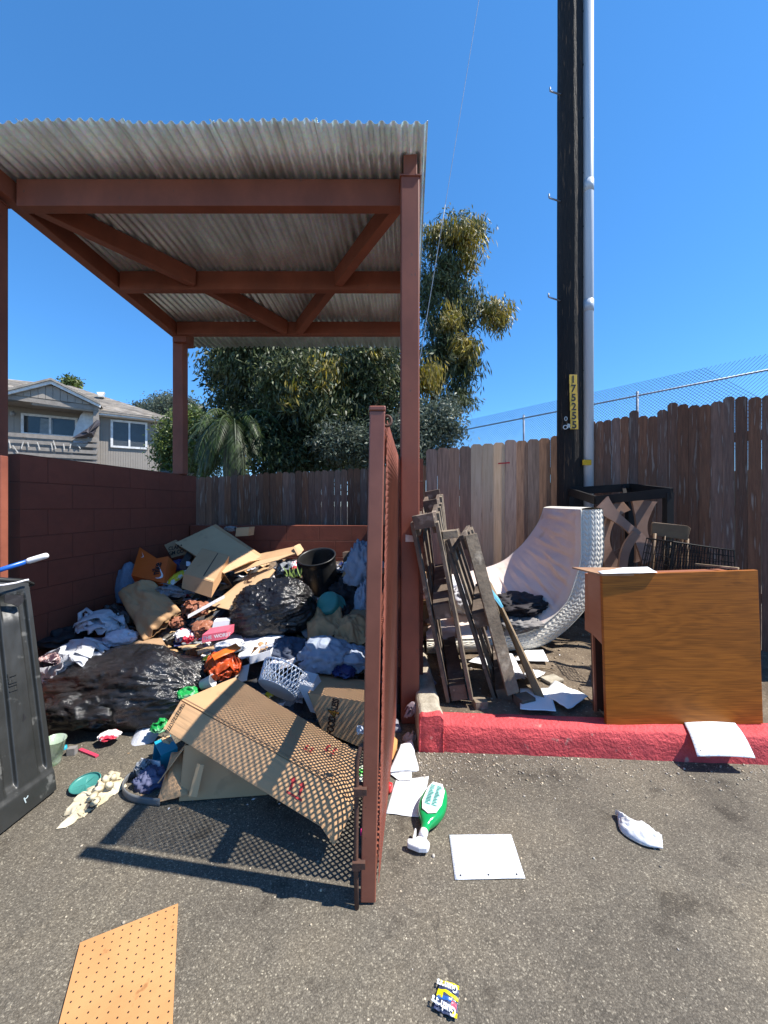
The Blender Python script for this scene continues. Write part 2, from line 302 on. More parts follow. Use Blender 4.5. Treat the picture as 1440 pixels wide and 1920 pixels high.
def wall(name, label, a, b, z0, z1, th, m, side=1, parent=None):
    a, b = Vector(a), Vector(b); d = (b - a); Ln = d.length; d.normalize(); n = Vector((-d.y, d.x, 0)) * side * th
    mb = MB(); A, B = Vector((a.x, a.y, z0)), Vector((b.x, b.y, z0)); A1, B1 = Vector((a.x, a.y, z1)), Vector((b.x, b.y, z1))
    v = [A, B, B1, A1, A + n, B + n, B1 + n, A1 + n]
    uf = [(0, z0), (Ln, z0), (Ln, z1), (0, z1)]; e = [(.1, z0), (.1 + th, z0), (.1 + th, z1), (.1, z1)]; t = [(0, .1), (Ln, .1), (Ln, .1 + .09), (0, .19)]
    mb.add(v, [(0, 1, 2, 3), (5, 4, 7, 6), (1, 5, 6, 2), (4, 0, 3, 7), (3, 2, 6, 7)], uvs=[uf, uf, e, e, t])
    return tag(link(name, mb, m), label, 'wall')
LW0, LW1 = (-2.66, 2.70), (-2.43, 4.78)
wall('block_wall', 'tall brown painted block wall on the left side of the dump', LW0, LW1, 0, 1.829, .2, M_BLOCK)
wall('block_wall', 'low brown painted block wall at the back, topped by the picket fence behind', (-2.43, 4.63), (.12, 4.56), 0, 1.2, -.19, M_BLOCK, -1)
wall('block_wall', 'brown block wall end just behind the front steel post by the pallets', (.085, 2.70), (.24, 4.60), 0, 1.79, -.2, M_BLOCK)
# ============================================================ SHELTER
M_STEEL = mat('brown_steel_paint', (.245, .074, .042), (.175, .053, .031), rough=.55, scale=4, bump=.12, bscale=120, bdist=.001, spec=.35, c3=(.12, .06, .045), c3scale=26, c3at=(.68, .74), stretch=(1, 1, .6))
def galv():
    m = bpy.data.materials.new('galvanised_sheet'); m.use_nodes = True; nt = m.node_tree; L = nt.links.new; b = nt.nodes['Principled BSDF']
    b.inputs['Metallic'].default_value = .7; b.inputs['Roughness'].default_value = .3
    tc = _n(nt, 'ShaderNodeTexCoord'); mp = _n(nt, 'ShaderNodeMapping'); mp.inputs['Scale'].default_value = (1, .25, 1); L(tc.outputs['Object'], mp.inputs[0])
    n1 = _n(nt, 'ShaderNodeTexNoise', Scale=9, Detail=6, Roughness=.65); L(mp.outputs[0], n1.inputs['Vector'])
    r = _n(nt, 'ShaderNodeValToRGB'); L(n1.outputs[0], r.inputs[0]); e = r.color_ramp.elements; e[0].position = .3; e[0].color = (.52, .56, .57, 1); e[1].position = .62; e[1].color = (.82, .9, .93, 1)
    v = _n(nt, 'ShaderNodeTexVoronoi', Scale=70); L(tc.outputs['Object'], v.inputs['Vector']); mx = _n(nt, 'ShaderNodeMix', data_type='RGBA', blend_type='MULTIPLY'); mx.inputs[0].default_value = .18; L(r.outputs[0], mx.inputs[6]); L(v.outputs['Color'], mx.inputs[7])
    n3 = _n(nt, 'ShaderNodeTexNoise', Scale=3, Detail=5); L(tc.outputs['Object'], n3.inputs['Vector']); mr = _n(nt, 'ShaderNodeMapRange'); mr.inputs[1].default_value = .6; mr.inputs[2].default_value = .85; L(n3.outputs[0], mr.inputs[0])
    m2 = _n(nt, 'ShaderNodeMix', data_type='RGBA'); L(mr.outputs[0], m2.inputs[0]); L(mx.outputs[2], m2.inputs[6]); m2.inputs[7].default_value = (.4, .36, .32, 1); L(m2.outputs[2], b.inputs['Base Color'])
    return m
M_GALV = galv()
sh = thing('roofed_shelter', 'brown steel post shelter with corrugated metal roof over the rubbish', 'shelter', (-1.2, 3.5, 0))
def post(x, y, z0, z1, w=.124):
    link('post', MB().box((x, y, (z0 + z1) / 2), (w, w, z1 - z0)), M_STEEL, sh, bevel=.008)
PFR = (.174, 2.512); PFL = (-2.765, 2.60)
post(*PFR, 0, 3.64); post(*PFL, 0, 3.60); post(-2.49, 4.52, 1.829, 3.46); post(.37, 4.62, 0, 3.45)
for x, y, z in ((PFR[0], PFR[1], 3.64), (PFL[0], PFL[1], 3.60), (-2.47, 4.52, 3.46)): link('cap_plate', MB().box((x, y, z - .002), (.14, .14, .01)), M_STEEL, sh)
RS = -.083
def rz(y): return 3.79 + RS * (y - 2.45)     # roof underside height
link('side_beam', MB().beam((.174, 2.45, rz(2.45) - .078), (.36, 4.75, rz(4.75) - .078), .09, .148), M_STEEL, sh, bevel=.004)
link('side_beam', MB().beam((-2.712, 2.40, rz(2.4) - .078), (-2.47, 4.72, rz(4.72) - .078), .09, .148), M_STEEL, sh, bevel=.004)
for y, x0, x1, h in ((2.66, -2.61, .145, .19), (3.57, -2.53, .225, .175), (4.40, -2.45, .295, .15)):
    link('cross_beam', MB().beam((x0, y, rz(y) - .004 - h / 2), (x1, y, rz(y) - .004 - h / 2), .075, h), M_STEEL, sh, bevel=.004)
def zr(p, d): return Vector((p[0], p[1], rz(p[1]) - d))
for a, b in (((-2.56, 2.72), (-1.81, 3.53)), ((-1.735, 3.61), (-1.16, 4.36)), ((.10, 2.70), (-.44, 3.53)), ((-.51, 3.61), (-1.0, 4.36))):
    link('diagonal_brace', MB().beam(zr(a, .085), zr(b, .085), .075, .15), M_STEEL, sh, bevel=.004)
link('weld_bracket', MB().box((-2.44, 4.44, 3.46), (.16, .07, .11)), M_STEEL, sh)
RA = lambda s: Vector((-2.95 + s * 3.203, 2.277)) ; RB = lambda s: Vector((-2.66 + s * 3.09, 5.0))
seams = [0, .215, .413, .588, .786, 1.0]
for i in range(5):
    s0, s1 = seams[i] - .004, seams[i + 1] + .006; n = int((s1 - s0) * 3.2 / .068 * 10)
    def rf(u, v, i=i, s0=s0, s1=s1):
        s = s0 + (s1 - s0) * u; a, b = RA(s), RB(s); x = a.x + (b.x - a.x) * v; y = a.y + (b.y - a.y) * v
        w = (s1 - s0) * 3.15; ph = u * round(w / .068) * 2 * math.pi
        sag = .006 * math.sin(x * 3 + i) * (1 if v < .1 else .3)
        return (x, y, rz(y) + .0115 + .011 * max(-1, min(1, 1.3 * math.cos(ph))) + .007 * (i % 2) + sag)
    link('roof_sheet', MB().grid(rf, n, 8), M_GALV, sh, smooth=True, solid=.0012)
# paper label on the front post
lab = tag(link('paper_notice', MB().grid(lambda u, v: (.142 + u * .076, 2.4485 - .004 * math.sin(v * 3), 1.21 + v * .048 * (1 - .25 * u)), 6, 4), mat('notice_paper', (.6, .58, .56), (.42, .4, .4), scale=30), solid=.001), 'torn white paper notice stuck on the brown front post', 'notice')
mark = MB()
for k in range(12):
    a0, a1 = math.pi * k / 12, math.pi * (k + 1) / 12
    mark.slab([(.18 + .014 * math.cos(a0), 2.4468, 1.232 + .012 * math.sin(a0)), (.18 + .014 * math.cos(a1), 2.4468, 1.232 + .012 * math.sin(a1)), (.18 + .006 * math.cos(a1), 2.4468, 1.232 + .005 * math.sin(a1)), (.18 + .006 * math.cos(a0), 2.4468, 1.232 + .005 * math.sin(a0))], (0, -.0006, 0))
link('printed_emblem', mark, mat('ink_grey', (.08, .08, .09)), lab)
# ============================================================ GATE
M_GATE = mat('gate_paint', (.30, .095, .056), (.215, .066, .039), rough=.42, scale=5, bump=.15, bscale=90, bdist=.001, spec=.5, c3=(.12, .05, .035), c3scale=55, c3at=(.71, .76))
M_RUST = mat('rusty_rod', (.055, .028, .022), (.1, .045, .028), rough=.75, scale=30, bump=.4)
gt = thing('steel_gate', 'open brown steel gate with expanded metal mesh standing on the asphalt', 'gate', (-.04, 1.36, 0))
A0 = Vector((-.058, 1.365, .008)); A1 = Vector((-.024, 1.365, 1.793)); B0 = Vector((.060, 2.60, .03)); B1 = Vector((.072, 2.60, 1.80))
def gp(u, v, off=0):     # gate plane: u along, v up
    p = (A0 * (1 - u) + B0 * u) * (1 - v) + (A1 * (1 - u) + B1 * u) * v; return p + Vector((off, -off * .08, 0))
link('front_stile', MB().beam(A0, A1, .05, .056, up=(1, 0, 0)), M_GATE, gt, bevel=.004)
link('cap', MB().beam(A1 + Vector((0, 0, .001)), A1 + Vector((0, 0, .02)), .054, .061, up=(1, 0, 0)), M_GATE, gt, bevel=.005)
link('hinge_stile', MB().beam(B0, B1, .045, .05, up=(1, 0, 0)), M_GATE, gt, bevel=.004)
for v in (.028, .53, .972): link('rail', MB().beam(gp(.03, v), gp(.975, v), .045, .055), M_GATE, gt, bevel=.003)
mesh = MB(); LU, LV = 1.17, 1.76; pu, pv = .0245, .046       # diamond: pu along the gate, pv up
def clip_line(x0, y0, dx, dy):
    t0, t1 = -1e9, 1e9
    for o_, d_, m_ in ((x0, dx, LU), (y0, dy, LV)):
        a, b = (0 - o_) / d_, (m_ - o_) / d_
        if a > b: a, b = b, a
        t0, t1 = max(t0, a), min(t1, b)
    return (t0, t1) if t1 > t0 + .01 else None
for sg in (1, -1):
    k = -int(LV / pv) - 2 if sg > 0 else 0
    for i in range(k, int(LU / pu) + int(LV / pv) + 3):
        c = clip_line(i * pu, 0, sg * pu / pv, 1)
        if c:
            q = [gp(.035 + (i * pu + sg * pu / pv * t) / 1.24, .005 + t / 1.79, .033 + .0006 * sg) for t in c]
            mesh.beam(q[0], q[1], .0076, .003, up=(1, 0, 0))
link('mesh_panel', mesh, M_GATE, gt)
rod = [gp(0, .32, -.047) + Vector((.028, -.01, 0)), gp(0, .315, -.047) + Vector((.01, -.02, 0)), gp(0, .29, -.05) + Vector((0, -.028, 0)), Vector((-.102, 1.34, .16)), Vector((-.098, 1.33, .002))]
link('drop_bolt', MB().tube(rod, .0085, 10), M_RUST, gt, smooth=True)
for z in (.42, .155): link('bolt_bracket', MB().box((-.093 + z * .02, 1.345, z), (.045, .04, .022)).box((-.103 + z * .02, 1.34, z), (.028, .035, .028)), M_RUST, gt)
link('latch_ring', MB().tube([A1 + Vector((.035 + .016 * math.sin(a), .01 + .004 * math.cos(a), -.028 + .02 * math.cos(a))) for a in [x * .35 for x in range(-3, 14)]], .0055, 8), M_RUST, gt, smooth=True)
link('hinge', MB().tube([B0 + Vector((.05, -.02, .3)), B0 + Vector((.05, -.02, .42))], .018, 10), M_GATE, gt); link('hinge', MB().tube([B1 + Vector((.05, -.02, -.42)), B1 + Vector((.05, -.02, -.3))], .018, 10), M_GATE, gt)
# left gate stile at the frame edge
lg = thing('gate_leaf', 'second brown gate leaf seen edge on beside the left post', 'gate', (-2.6, 2.5, 0))
link('stile', MB().box((-2.545, 2.45, .93), (.06, .05, 1.7)), M_GATE, lg, bevel=.004)
link('leaf_frame', MB().box((-2.60, 1.86, .93), (.04, 1.1, 1.7), rz=.08), M_GATE, lg)

# ============================================================ FENCES
M_FEN = mat('weathered_brown_board', (.205, .105, .068), (.105, .054, .036), rough=.85, scale=5, stretch=(9, 9, .7), bump=.5, bscale=14, bdist=.006, isl=.3, c3=(.27, .2, .16), c3scale=5, c3at=(.58, .68))
M_FENL = mat('weathered_grey_board', (.33, .19, .125), (.19, .11, .073), rough=.85, scale=5, stretch=(9, 9, .7), bump=.4, bscale=14, bdist=.005, isl=.3)
M_PALE = mat('new_pale_board', (.60, .40, .25), (.5, .31, .18), rough=.8, scale=5, stretch=(10, 10, .6), bump=.25, bscale=14, bdist=.004, isl=.12, c3=(.25, .13, .07), c3scale=4, c3at=(.68, .72))
def pickets(a, b, z0, ztop, wd, gap=.0035, th=.016, seed=1, jit=.012, only=None, skip=None, mb=None):
    """a row of dog-eared boards from a to b; ztop(t) top height; picket index filter"""
    mb = mb or MB(); rnd = random.Random(seed); a, b = Vector(a).to_3d(), Vector(b).to_3d(); L_ = (b - a).length; d = (b - a) / L_; n = Vector((d.y, -d.x, 0)); N = int(L_ / wd)
    for i in range(N):
        h = ztop((i + .5) / N) + rnd.uniform(-jit, jit); lean = rnd.uniform(-.0008, .0008); y = (i % 2) * .005 + rnd.uniform(0, .002); g1 = .006 if rnd.random() < .1 else gap * rnd.uniform(.5, 1.6) - .002
        if only and i not in only: continue
        if skip and i in skip: continue
        p = a + d * (i * wd + g1 / 2) + n * y; q = a + d * ((i + 1) * wd - g1 / 2) + n * y; w = (q - p).length; e = min(.028, w * .25)
        def at(s, z): return p + d * s + d * lean * z + Vector((0, 0, z))
        mb.slab([at(0, z0), at(w, z0), at(w, h - e), at(w - e, h), at(e, h), at(0, h - e)], -n * th)
    return mb
# back fence
bf = thing('picket_fence', 'narrow weathered picket fence standing behind the low brown wall', 'fence', (-1, 5, 0))
ba, bb = (-2.62, 5.06), (.62, 4.98)
link('boards', pickets(ba, bb, 0, lambda t: CZ + .385 + .17 * t, .0885, seed=4), M_FEN, bf)
for z in (.5, 1.55): link('rail', MB().beam((ba[0], ba[1] + .045, z), (bb[0], bb[1] + .045, z), .04, .09), M_FEN, bf)
# side fence, pale boards
sf = thing('board_fence', 'broad board fence with newer pale boards left of the utility pole', 'fence', (1.3, 4.8, 0))
sa, sb = (.55, 4.82), (2.29, 4.735)
ztop = lambda t: CZ + .73 + .17 * t
link('boards', pickets(sa, sb, .1, ztop, .1445, seed=9, skip={4, 5, 6}, jit=.015), M_FENL, sf)
tag(link('pale_boards', pickets(sa, sb, .1, ztop, .1445, seed=9, only={4, 5, 6}, jit=.015), M_PALE, sf), 'three newer pale boards', None)
for z in (.6, 1.9): link('rail', MB().beam((sa[0], sa[1] + .045, z), (sb[0], sb[1] + .045, z), .04, .09), M_FENL, sf)
link('red_tape', MB().beam(P(934, 869, 4.73), P(956, 867.5, 4.69), .004, .016), mat('red_tape', (.5, .02, .03)), sf)
# right fence, dark
rf_ = thing('board_fence', 'tall dark stained board fence right of the utility pole', 'fence', (3, 4, 0))
al = R(47.7); D = 4.8; nn = Vector((math.sin(al), math.cos(al), 0)); dd = Vector((math.cos(al), -math.sin(al), 0))
def onr(u): Yq = D / (math.cos(al) + u * math.sin(al)); return Vector((u * Yq, Yq, 0))
ra, rb = onr(.53), onr(1.6)
link('boards', pickets(ra, rb, .1, lambda t: CZ + .99 + .06 * t + .03 * math.sin(t * 40), .086, seed=12, gap=.0015, jit=.03), M_FEN, rf_)
for z in (.6, 1.4, 2.1): link('rail', MB().beam(ra + Vector((0, 0, z)) + nn * .045, rb + Vector((0, 0, z)) + nn * .045, .04, .09), M_FEN, rf_)
# chain link
M_LINK = mat('galvanised_wire', (.30, .33, .38), (.2, .22, .26), rough=.5, metal=.3)
cl = thing('chain_link_fence', 'high chain link fence with top rail seen above the board fence', 'fence', (6, 9, 2.2))
h = 2.73
def ch(u, dz=0): Yq = F * h / (164 + 136.8 * (u - .378)); return Vector((u * Yq, Yq, CZ + h + dz))
link('rail', MB().tube([ch(.1), ch(1.25)], .022, 8), M_LINK, cl, smooth=True)
us = [.378, .6854]; p0, p1 = ch(.378), ch(.6854); st = p1 - p0
for k in range(-2, 3):
    p = p0 + st * k; link('post', MB().tube([Vector((p.x, p.y, 2.0)), Vector((p.x, p.y, p.z + .1))], .03, 8), M_LINK, cl, smooth=True)
q0, q1 = ch(.1), ch(1.25); Ln = (q1 - q0).length; cd = (q1 - q0) / Ln; zt, zb = CZ + h + .33, 2.6; H = zt - zb; mb = MB()
for sg in (1, -1):
    n = int(Ln / .075)
    for i in range(-int(H / .075) - 1, n + int(H / .075) + 1):
        s0 = i * .075; s1 = s0 + sg * H; t0, t1 = 0, 1
        if min(s0, s1) < 0 or max(s0, s1) > Ln: continue
        a = q0 + cd * s0; b = q0 + cd * s1; a.z = zb; b.z = zt
        mb.tube([a, b], .0048, 3, cap=False)
link('wire_mesh', mb, M_LINK, cl)
# ============================================================ POLE
M_POLE = mat('creosoted_wood', (.018, .012, .009), (.008, .006, .005), rough=.8, scale=5, stretch=(9, 9, .8), bump=1.0, bscale=10, bdist=.02, c3=(.10, .06, .035), c3scale=6, c3at=(.62, .68))
pl = thing('utility_pole', 'dark creosoted wooden utility pole with yellow number tags', 'utility pole', (2.2, 4.4, 0))
PY = 4.4; px_ = lambda x: (x - CX) / F * PY
pf = lambda u, v: (lambda r, a: (2.266 + (r + .004 * fbm((math.cos(a) * 3, math.sin(a) * 3, v * 8), 2)) * math.cos(a), 4.5 + (r + .004 * fbm((math.cos(a) * 3, math.sin(a) * 3, v * 8), 2)) * math.sin(a), v * 10.5))(.15 - .012 * v, u * 2 * math.pi)
link('pole_shaft', MB().grid(pf, 40, 60), M_POLE, pl, smooth=True)
for (x, y, s) in ((1049, 178, -1), (1047, 378, -1), (1046, 564, -1)):
    a = P(x + 4, y, 4.46); b = P(x - 17, y - 7, 4.40); link('step_peg', MB().tube([a, b, b + Vector((-.004, 0, .006)), b + Vector((-.004, 0, .045))], .009, 8), M_LINK, pl, smooth=True)
for (x, y) in ((1108, 472), (1108, 652), (1109, 260)):
    a = P(x - 4, y, 4.5); link('bolt', MB().tube([a, a + Vector((.05, 0, 0))], .008, 8).tube([a + Vector((.04, 0, 0)), a + Vector((.05, 0, 0))], .016, 8), M_LINK, pl)
M_YEL = mat('yellow_tag', (.62, .40, .045), (.5, .3, .03), rough=.5, scale=20); M_BLK = mat('black_ink', (.012, .012, .014), rough=.6, bump=0)
for i, ch_ in enumerate('175255'):
    y0 = 702 + i * 17.1; x0 = 1068.3 + i * .45; Yt = 4.318; a = P(x0, y0 + 16.9, Yt)
    t = link('number_tag', MB().box(a + Vector((.045, .012, .053)), (.09, .006, .106)), M_YEL, pl, bevel=.001)
    text('numeral', ch_, a + Vector((.014, .0, .012)) + Vector((.0, .0075, 0)), (1, 0, 0), (0, 0, 1), .118, M_BLK, t, bold=.003)
M_WHT = mat('white_letter', (.7, .7, .68), rough=.5)
link('nail_marker', MB().tube([P(1060 + 4 * math.cos(a), 801 + 4 * math.sin(a) * .9, 4.345) for a in [k * .7 for k in range(10)]], .005, 6), M_WHT, pl)
text('letter', 'R', P(1063.5, 802.5, 4.335), (1, 0, 0), (0, 0, 1), .07, M_WHT, pl, bold=.002)
link('nail_marker', MB().tube([P(1061 + 2.5 * math.cos(a), 785 + 4 * math.sin(a) * .9, 4.345) for a in [k * .7 for k in range(10)]], .004, 6), M_WHT, pl)
M_PVC = mat('grey_conduit', (.5, .54, .58), (.43, .47, .52), rough=.35, scale=2, stretch=(1, 1, .3), bump=0)
cd_ = thing('cable_conduit', 'light grey cable conduit running up the right side of the pole', 'conduit', (2.4, 4.4, 0))
# U guard: flat flanges and half round cover
def ug(r0):
    pr = [(-.075, .055), (-.062, .055), (-.058, .0)] + [(-.058 + .058 * (1 - math.cos(a)), -.052 * math.sin(a)) for a in [k * math.pi / 14 for k in range(1, 14)]] + [(.058, 0), (.062, .055), (.075, .055)]
    return [(x * r0, y * r0) for x, y in pr]
def guard(z0, z1, r0):
    pr = ug(r0); mb = MB(); k = len(pr)
    mb.add([(2.43 + x * .92, 4.39 + y, z0) for x, y in pr] + [(2.43 + x * .92, 4.39 + y, z1) for x, y in pr], [(i, i + 1, k + i + 1, k + i) for i in range(k - 1)])
    return link('guard_section', mb, M_PVC, cd_, smooth=True, solid=.003)
zA = CZ + (948 - 348) / F * 4.4; zB = CZ + (948 - 572) / F * 4.4
guard(.12, 10.2, 1.0)
for z_ in (zA, zB): guard(z_ - .09, z_ + .05, 1.05)

link('yellow_band', MB().box(P(1100.5, 867, 4.33), (.1, .012, .062)), mat('yellow_band', (.75, .42, .02)), cd_)
for y in (22, 122, 222, 325, 425, 520, 695, 780): link('strap_screw', MB().box(P(1093, y, 4.405), (.012, .02, .012)), M_BLK, cd_)
# guy wire
gw = thing('guy_wire', 'thin guy wire slanting down into the tree, with a pale plastic guard', 'cable', tuple(G(700, 1200)))
gw.location = (.6, 5.6, 0)
ga, gb = P(902, -25, 6.6), P(783, 700, 5.7); gdir = (gb - ga)
link('wire', MB().tube([ga - gdir * .35, gb + gdir * .32], .0045, 5), M_LINK, gw)
link('guard', MB().tube([ga + gdir * .60, ga + gdir * .70], .008, 8), mat('guard_plastic', (.22, .25, .28)), gw, smooth=True)
# ============================================================ HOUSE (second storey seen over the wall)
HA = Vector((-12.07, 17.5, 2.6)); HD = Vector((.866, .5, 0)); HN = Vector((.5, -.866, 0))
def Hp(x, y, off=0): return on_plane(x, y, HA + HN * off, HN)
def siding():
    m = mat('grey_siding', (.30, .27, .235), (.27, .24, .21), rough=.8, scale=2, bump=0); return m
M_SID = siding(); M_TRIM = mat('grey_trim', (.27, .24, .21), rough=.7); M_WH = mat('white_trim', (.75, .75, .74), rough=.5, bump=0); M_SHING = mat('shingles', (.3, .265, .22), (.2, .175, .15), rough=.95, scale=3, bump=.6, bscale=12, bdist=.02, isl=.22)
M_GLASS = mat('window_glass', (.03, .035, .04), (.06, .07, .075), rough=.06, spec=.5, scale=1, bump=0)
hs_ = thing('apartment_house', 'grey sided two storey apartment house with shingled roof beyond the wall', 'house', (-12, 18, 0))
def hslab(px, off, th, mb=None):   # polygon of pixels on a plane parallel to the front, going back by th
    mb = mb or MB(); mb.slab([Hp(x, y, off) for x, y in px], -HN * th); return mb
def hrow(x0, x1, n, y0f, y1f, off, th):
    mb = MB()
    return mb
# right wing wall with grooves
a, b = Hp(183, 800, 0), Hp(318, 800, 0); wl = (b - a).length; n = 30; mb = MB()
ztop_h = Hp(318, 790, 0).z + .05
for i in range(n):
    p = a + HD * wl * i / n + HD * .012; q = a + HD * wl * (i + 1) / n; mb.slab([(p.x, p.y, 0), (q.x, q.y, 0), (q.x, q.y, ztop_h), (p.x, p.y, ztop_h)], -HN * .02)
mb.slab([(a.x, a.y, 0), (b.x, b.y, 0), (b.x, b.y, ztop_h), (a.x, a.y, ztop_h)], -HN * .012)
for v in mb.v[-8:]: v -= HN * .012
E = b; mb.slab([(b.x, b.y, 0), tuple(Vector((b.x, b.y, 0)) - HN * 6), tuple(Vector((b.x, b.y, ztop_h)) - HN * 6), (b.x, b.y, ztop_h)], -HD * .1)
link('siding_wall', mb, M_SID, hs_)
# left recessed wall of the balcony
a2, b2 = Hp(-60, 800, -.9), Hp(186, 800, -.9); w2 = (b2 - a2).length; mb = MB()
for i in range(22):
    p = a2 + HD * w2 * i / 22 + HD * .015; q = a2 + HD * w2 * (i + 1) / 22; mb.slab([(p.x, p.y, 0), (q.x, q.y, 0), (q.x, q.y, ztop_h + .5), (p.x, p.y, ztop_h + .5)], -HN * .02)
p, q = a2 - HN * .012, b2 - HN * .012; mb.slab([(p.x, p.y, 0), (q.x, q.y, 0), (q.x, q.y, ztop_h + .5), (p.x, p.y, ztop_h + .5)], -HN * .012)
link('recessed_wall', mb, M_SID, hs_)
def window(x0, x1, yt0, yt1, yb0, yb1, off, name, fw=.09, blinds=False):
    tl, tr, br_, bl = Hp(x0, yt0, off), Hp(x1, yt1, off), Hp(x1, yb1, off), Hp(x0, yb0, off); z1 = (tl.z + tr.z) / 2; z0 = (bl.z + br_.z) / 2; L_ = (tr - tl).length
    o_ = Vector((tl.x, tl.y, 0)); fr = MB()
    def bx(s0, s1, za, zb, d0, d1, m_): p = o_ + HD * (s0 + s1) / 2 + HN * (d0 + d1) / 2; m_.box((p.x, p.y, (za + zb) / 2), (s1 - s0, d1 - d0, zb - za), rz=math.atan2(HD.y, HD.x))
    bx(0, L_, z1 - fw, z1, 0, .05, fr); bx(0, L_, z0, z0 + fw, 0, .052, fr); bx(0, fw, z0 + fw, z1 - fw, 0, .05, fr); bx(L_ - fw, L_, z0 + fw, z1 - fw, 0, .05, fr); bx(L_ / 2 - fw * .4, L_ / 2 + fw * .4, z0 + fw, z1 - fw, .005, .045, fr)
    w_ = link(name, fr, M_WH, hs_); gl = MB(); bx(fw, L_ - fw, z0 + fw, z1 - fw, .008, .014, gl); link('pane', gl, M_GLASS, w_)
    if blinds:
        bm_ = MB(); n_ = 22
        for i in range(n_): zz = z0 + fw + (z1 - z0 - 2 * fw) * (i + .5) / n_; bx(fw, L_ - fw, zz - .012, zz + .004, .015, .018, bm_)
        link('blinds', bm_, mat('blind_slats', (.12, .125, .13)), w_)
    return w_
window(207.6, 276.5, 786.5, 793, 839, 843, .02, 'window', blinds=True)
window(39.5, 146, 773.5, 785, 815, 822, -.87, 'sliding_door', fw=.1)
link('curtain', hslab([(76, 784), (99, 787), (99, 815), (74, 813)], -.84, .01), mat('grey_curtain', (.25, .3, .33)), hs_)
link('wall_lamp', MB().lathe([(0, .1), (.05, .1), (.09, 0), (.07, -.1), (0, -.12)], Hp(24, 775, -.75)), mat('lamp_glass', (.3, .3, .3)), hs_, smooth=True)
# eave of the right wing
link('eave', hslab([(184, 773), (326, 789), (326, 792), (184, 777)], .45, .5), M_WH, hs_)
link('gutter_board', hslab([(184, 768), (326, 786), (326, 789.5), (184, 773.5)], .5, .06), M_TRIM, hs_)
def roofq(pts, rows, name='roof'):
    """shingle courses: quad pts = eave left, eave right, ridge right, ridge left"""
    a, b, c, d = [Vector(p) for p in pts]; mb = MB(); rnd = random.Random(5); up = (b - a).cross(d - a).normalized()
    if up.z < 0: up = -up
    for i in range(rows):
        t0, t1 = i / rows, (i + 1.12) / rows; l0, r0, l1, r1 = a.lerp(d, t0), b.lerp(c, t0), a.lerp(d, t1), b.lerp(c, t1); L_ = (r0 - l0).length; nn_ = max(2, int(L_ / .3)); o_ = rnd.random() / nn_
        cut = [0] + [min(1, max(0, (k + o_ * nn_) / nn_)) for k in range(nn_)] + [1]
        for s0, s1 in zip(cut, cut[1:]):
            if s1 - s0 < 1e-3: continue
            hh = up * (.02 + rnd.uniform(0, .012)); mb.add([l0.lerp(r0, s0) + hh, l0.lerp(r0, s1) + hh, l1.lerp(r1, s1) + up * .004, l1.lerp(r1, s0) + up * .004, l0.lerp(r0, s0), l0.lerp(r0, s1)], [(0, 1, 2, 3), (4, 5, 1, 0)])
    mb.slab([a, b, c, d], -up * .05); return link(name, mb, M_SHING, hs_)
E0, E1 = Hp(60, 757, .5), Hp(327, 786.5, .5); Rr, Rl = Hp(133, 724, -4.5), Hp(-40, 705, -4.5)
roofq([E0, E1, Rr, Rl], 20)
V0 = E1 - HN * 9; roofq([E1, V0, Rr + Vector((0, 0, -.01)), Rr + Vector((0, 0, 0))], 20)
link('roof_vent', MB().slab([Hp(181, 735, -2.2), Hp(196, 735, -2.2), Hp(193, 741, -2.0), Hp(184, 741, -2.0)], -HN * .3).slab([Hp(184, 741, -2.0), Hp(194, 741, -2.0), Hp(195, 744, -2.0), Hp(184, 744, -2.0)], -HN * .3), mat('vent_white', (.55, .55, .53)), hs_)
# gable over the balcony
ap = (95, 713); gl_, gr = (-40, 747), (188, 759)
gm = MB(); npl = 16
for i in range(npl):
    def gy(x): return ap[1] + 8 + abs(x - ap[0]) * ((gr[1] - ap[1]) / (gr[0] - ap[0]) if x > ap[0] else (gl_[1] - ap[1]) / (ap[0] - gl_[0]))
    x0 = -40 + 222 * i / npl + .8; x1 = -40 + 222 * (i + 1) / npl; base = lambda x: 738 + (x - 10) * .13
    if gy(x0) < base(x0) and gy(x1) < base(x1): hslab([(x0, gy(x0)), (x1, gy(x1)), (x1, base(x1)), (x0, base(x0))], .5, .04, gm)
link('gable_wall', gm, M_SID, hs_)
link('gable_backing', hslab([(-40, 750), (95, 724), (180, 757), (182, 762), (-40, 745)], .46, .02), M_TRIM, hs_)
link('soffit_beam', hslab([(-40, 733), (177, 762), (177, 770), (-40, 741)], .5, 1.3), M_TRIM, hs_)
link('barge_board', hslab([ap, (gr[0], gr[1]), (gr[0], gr[1] + 5), (ap[0], ap[1] + 6.5)], .66, .1).slab([Hp(*ap, .66), Hp(gl_[0], gl_[1], .66), Hp(gl_[0], gl_[1] + 6, .66), Hp(ap[0], ap[1] + 6.5, .66)], -HN * .1), M_WH, hs_)
for (p, q) in ((ap, gr), (gl_, ap)):
    a, b = Hp(*p, .74), Hp(*q, .74); up_ = Vector((0, 0, .02)); link('gable_roof', MB().slab([a + up_, b + up_, b - HN * 3.5 + up_, a - HN * 3.5 + up_], (0, 0, .09)), M_SHING, hs_)
link('balcony_post', hslab([(175, 761), (185.5, 763), (184, 872), (173.5, 868)], .5, .16), M_TRIM, hs_)
link('balcony_post', hslab([(2, 740), (11, 741), (11, 860), (2, 858)], .5, .16), M_TRIM, hs_)
br_ = [((-20, 808), (182, 822), 7.5), ((-20, 821), (182, 833), 6.5), ((-20, 833), (182, 845), 6.5), ((-20, 845), (182, 855.5), 6.5), ((-20, 856), (182, 866), 6)]
bal = MB()
for (a, b, h_) in br_: hslab([a, b, (b[0], b[1] + h_), (a[0], a[1] + h_)], .55, .04, bal)
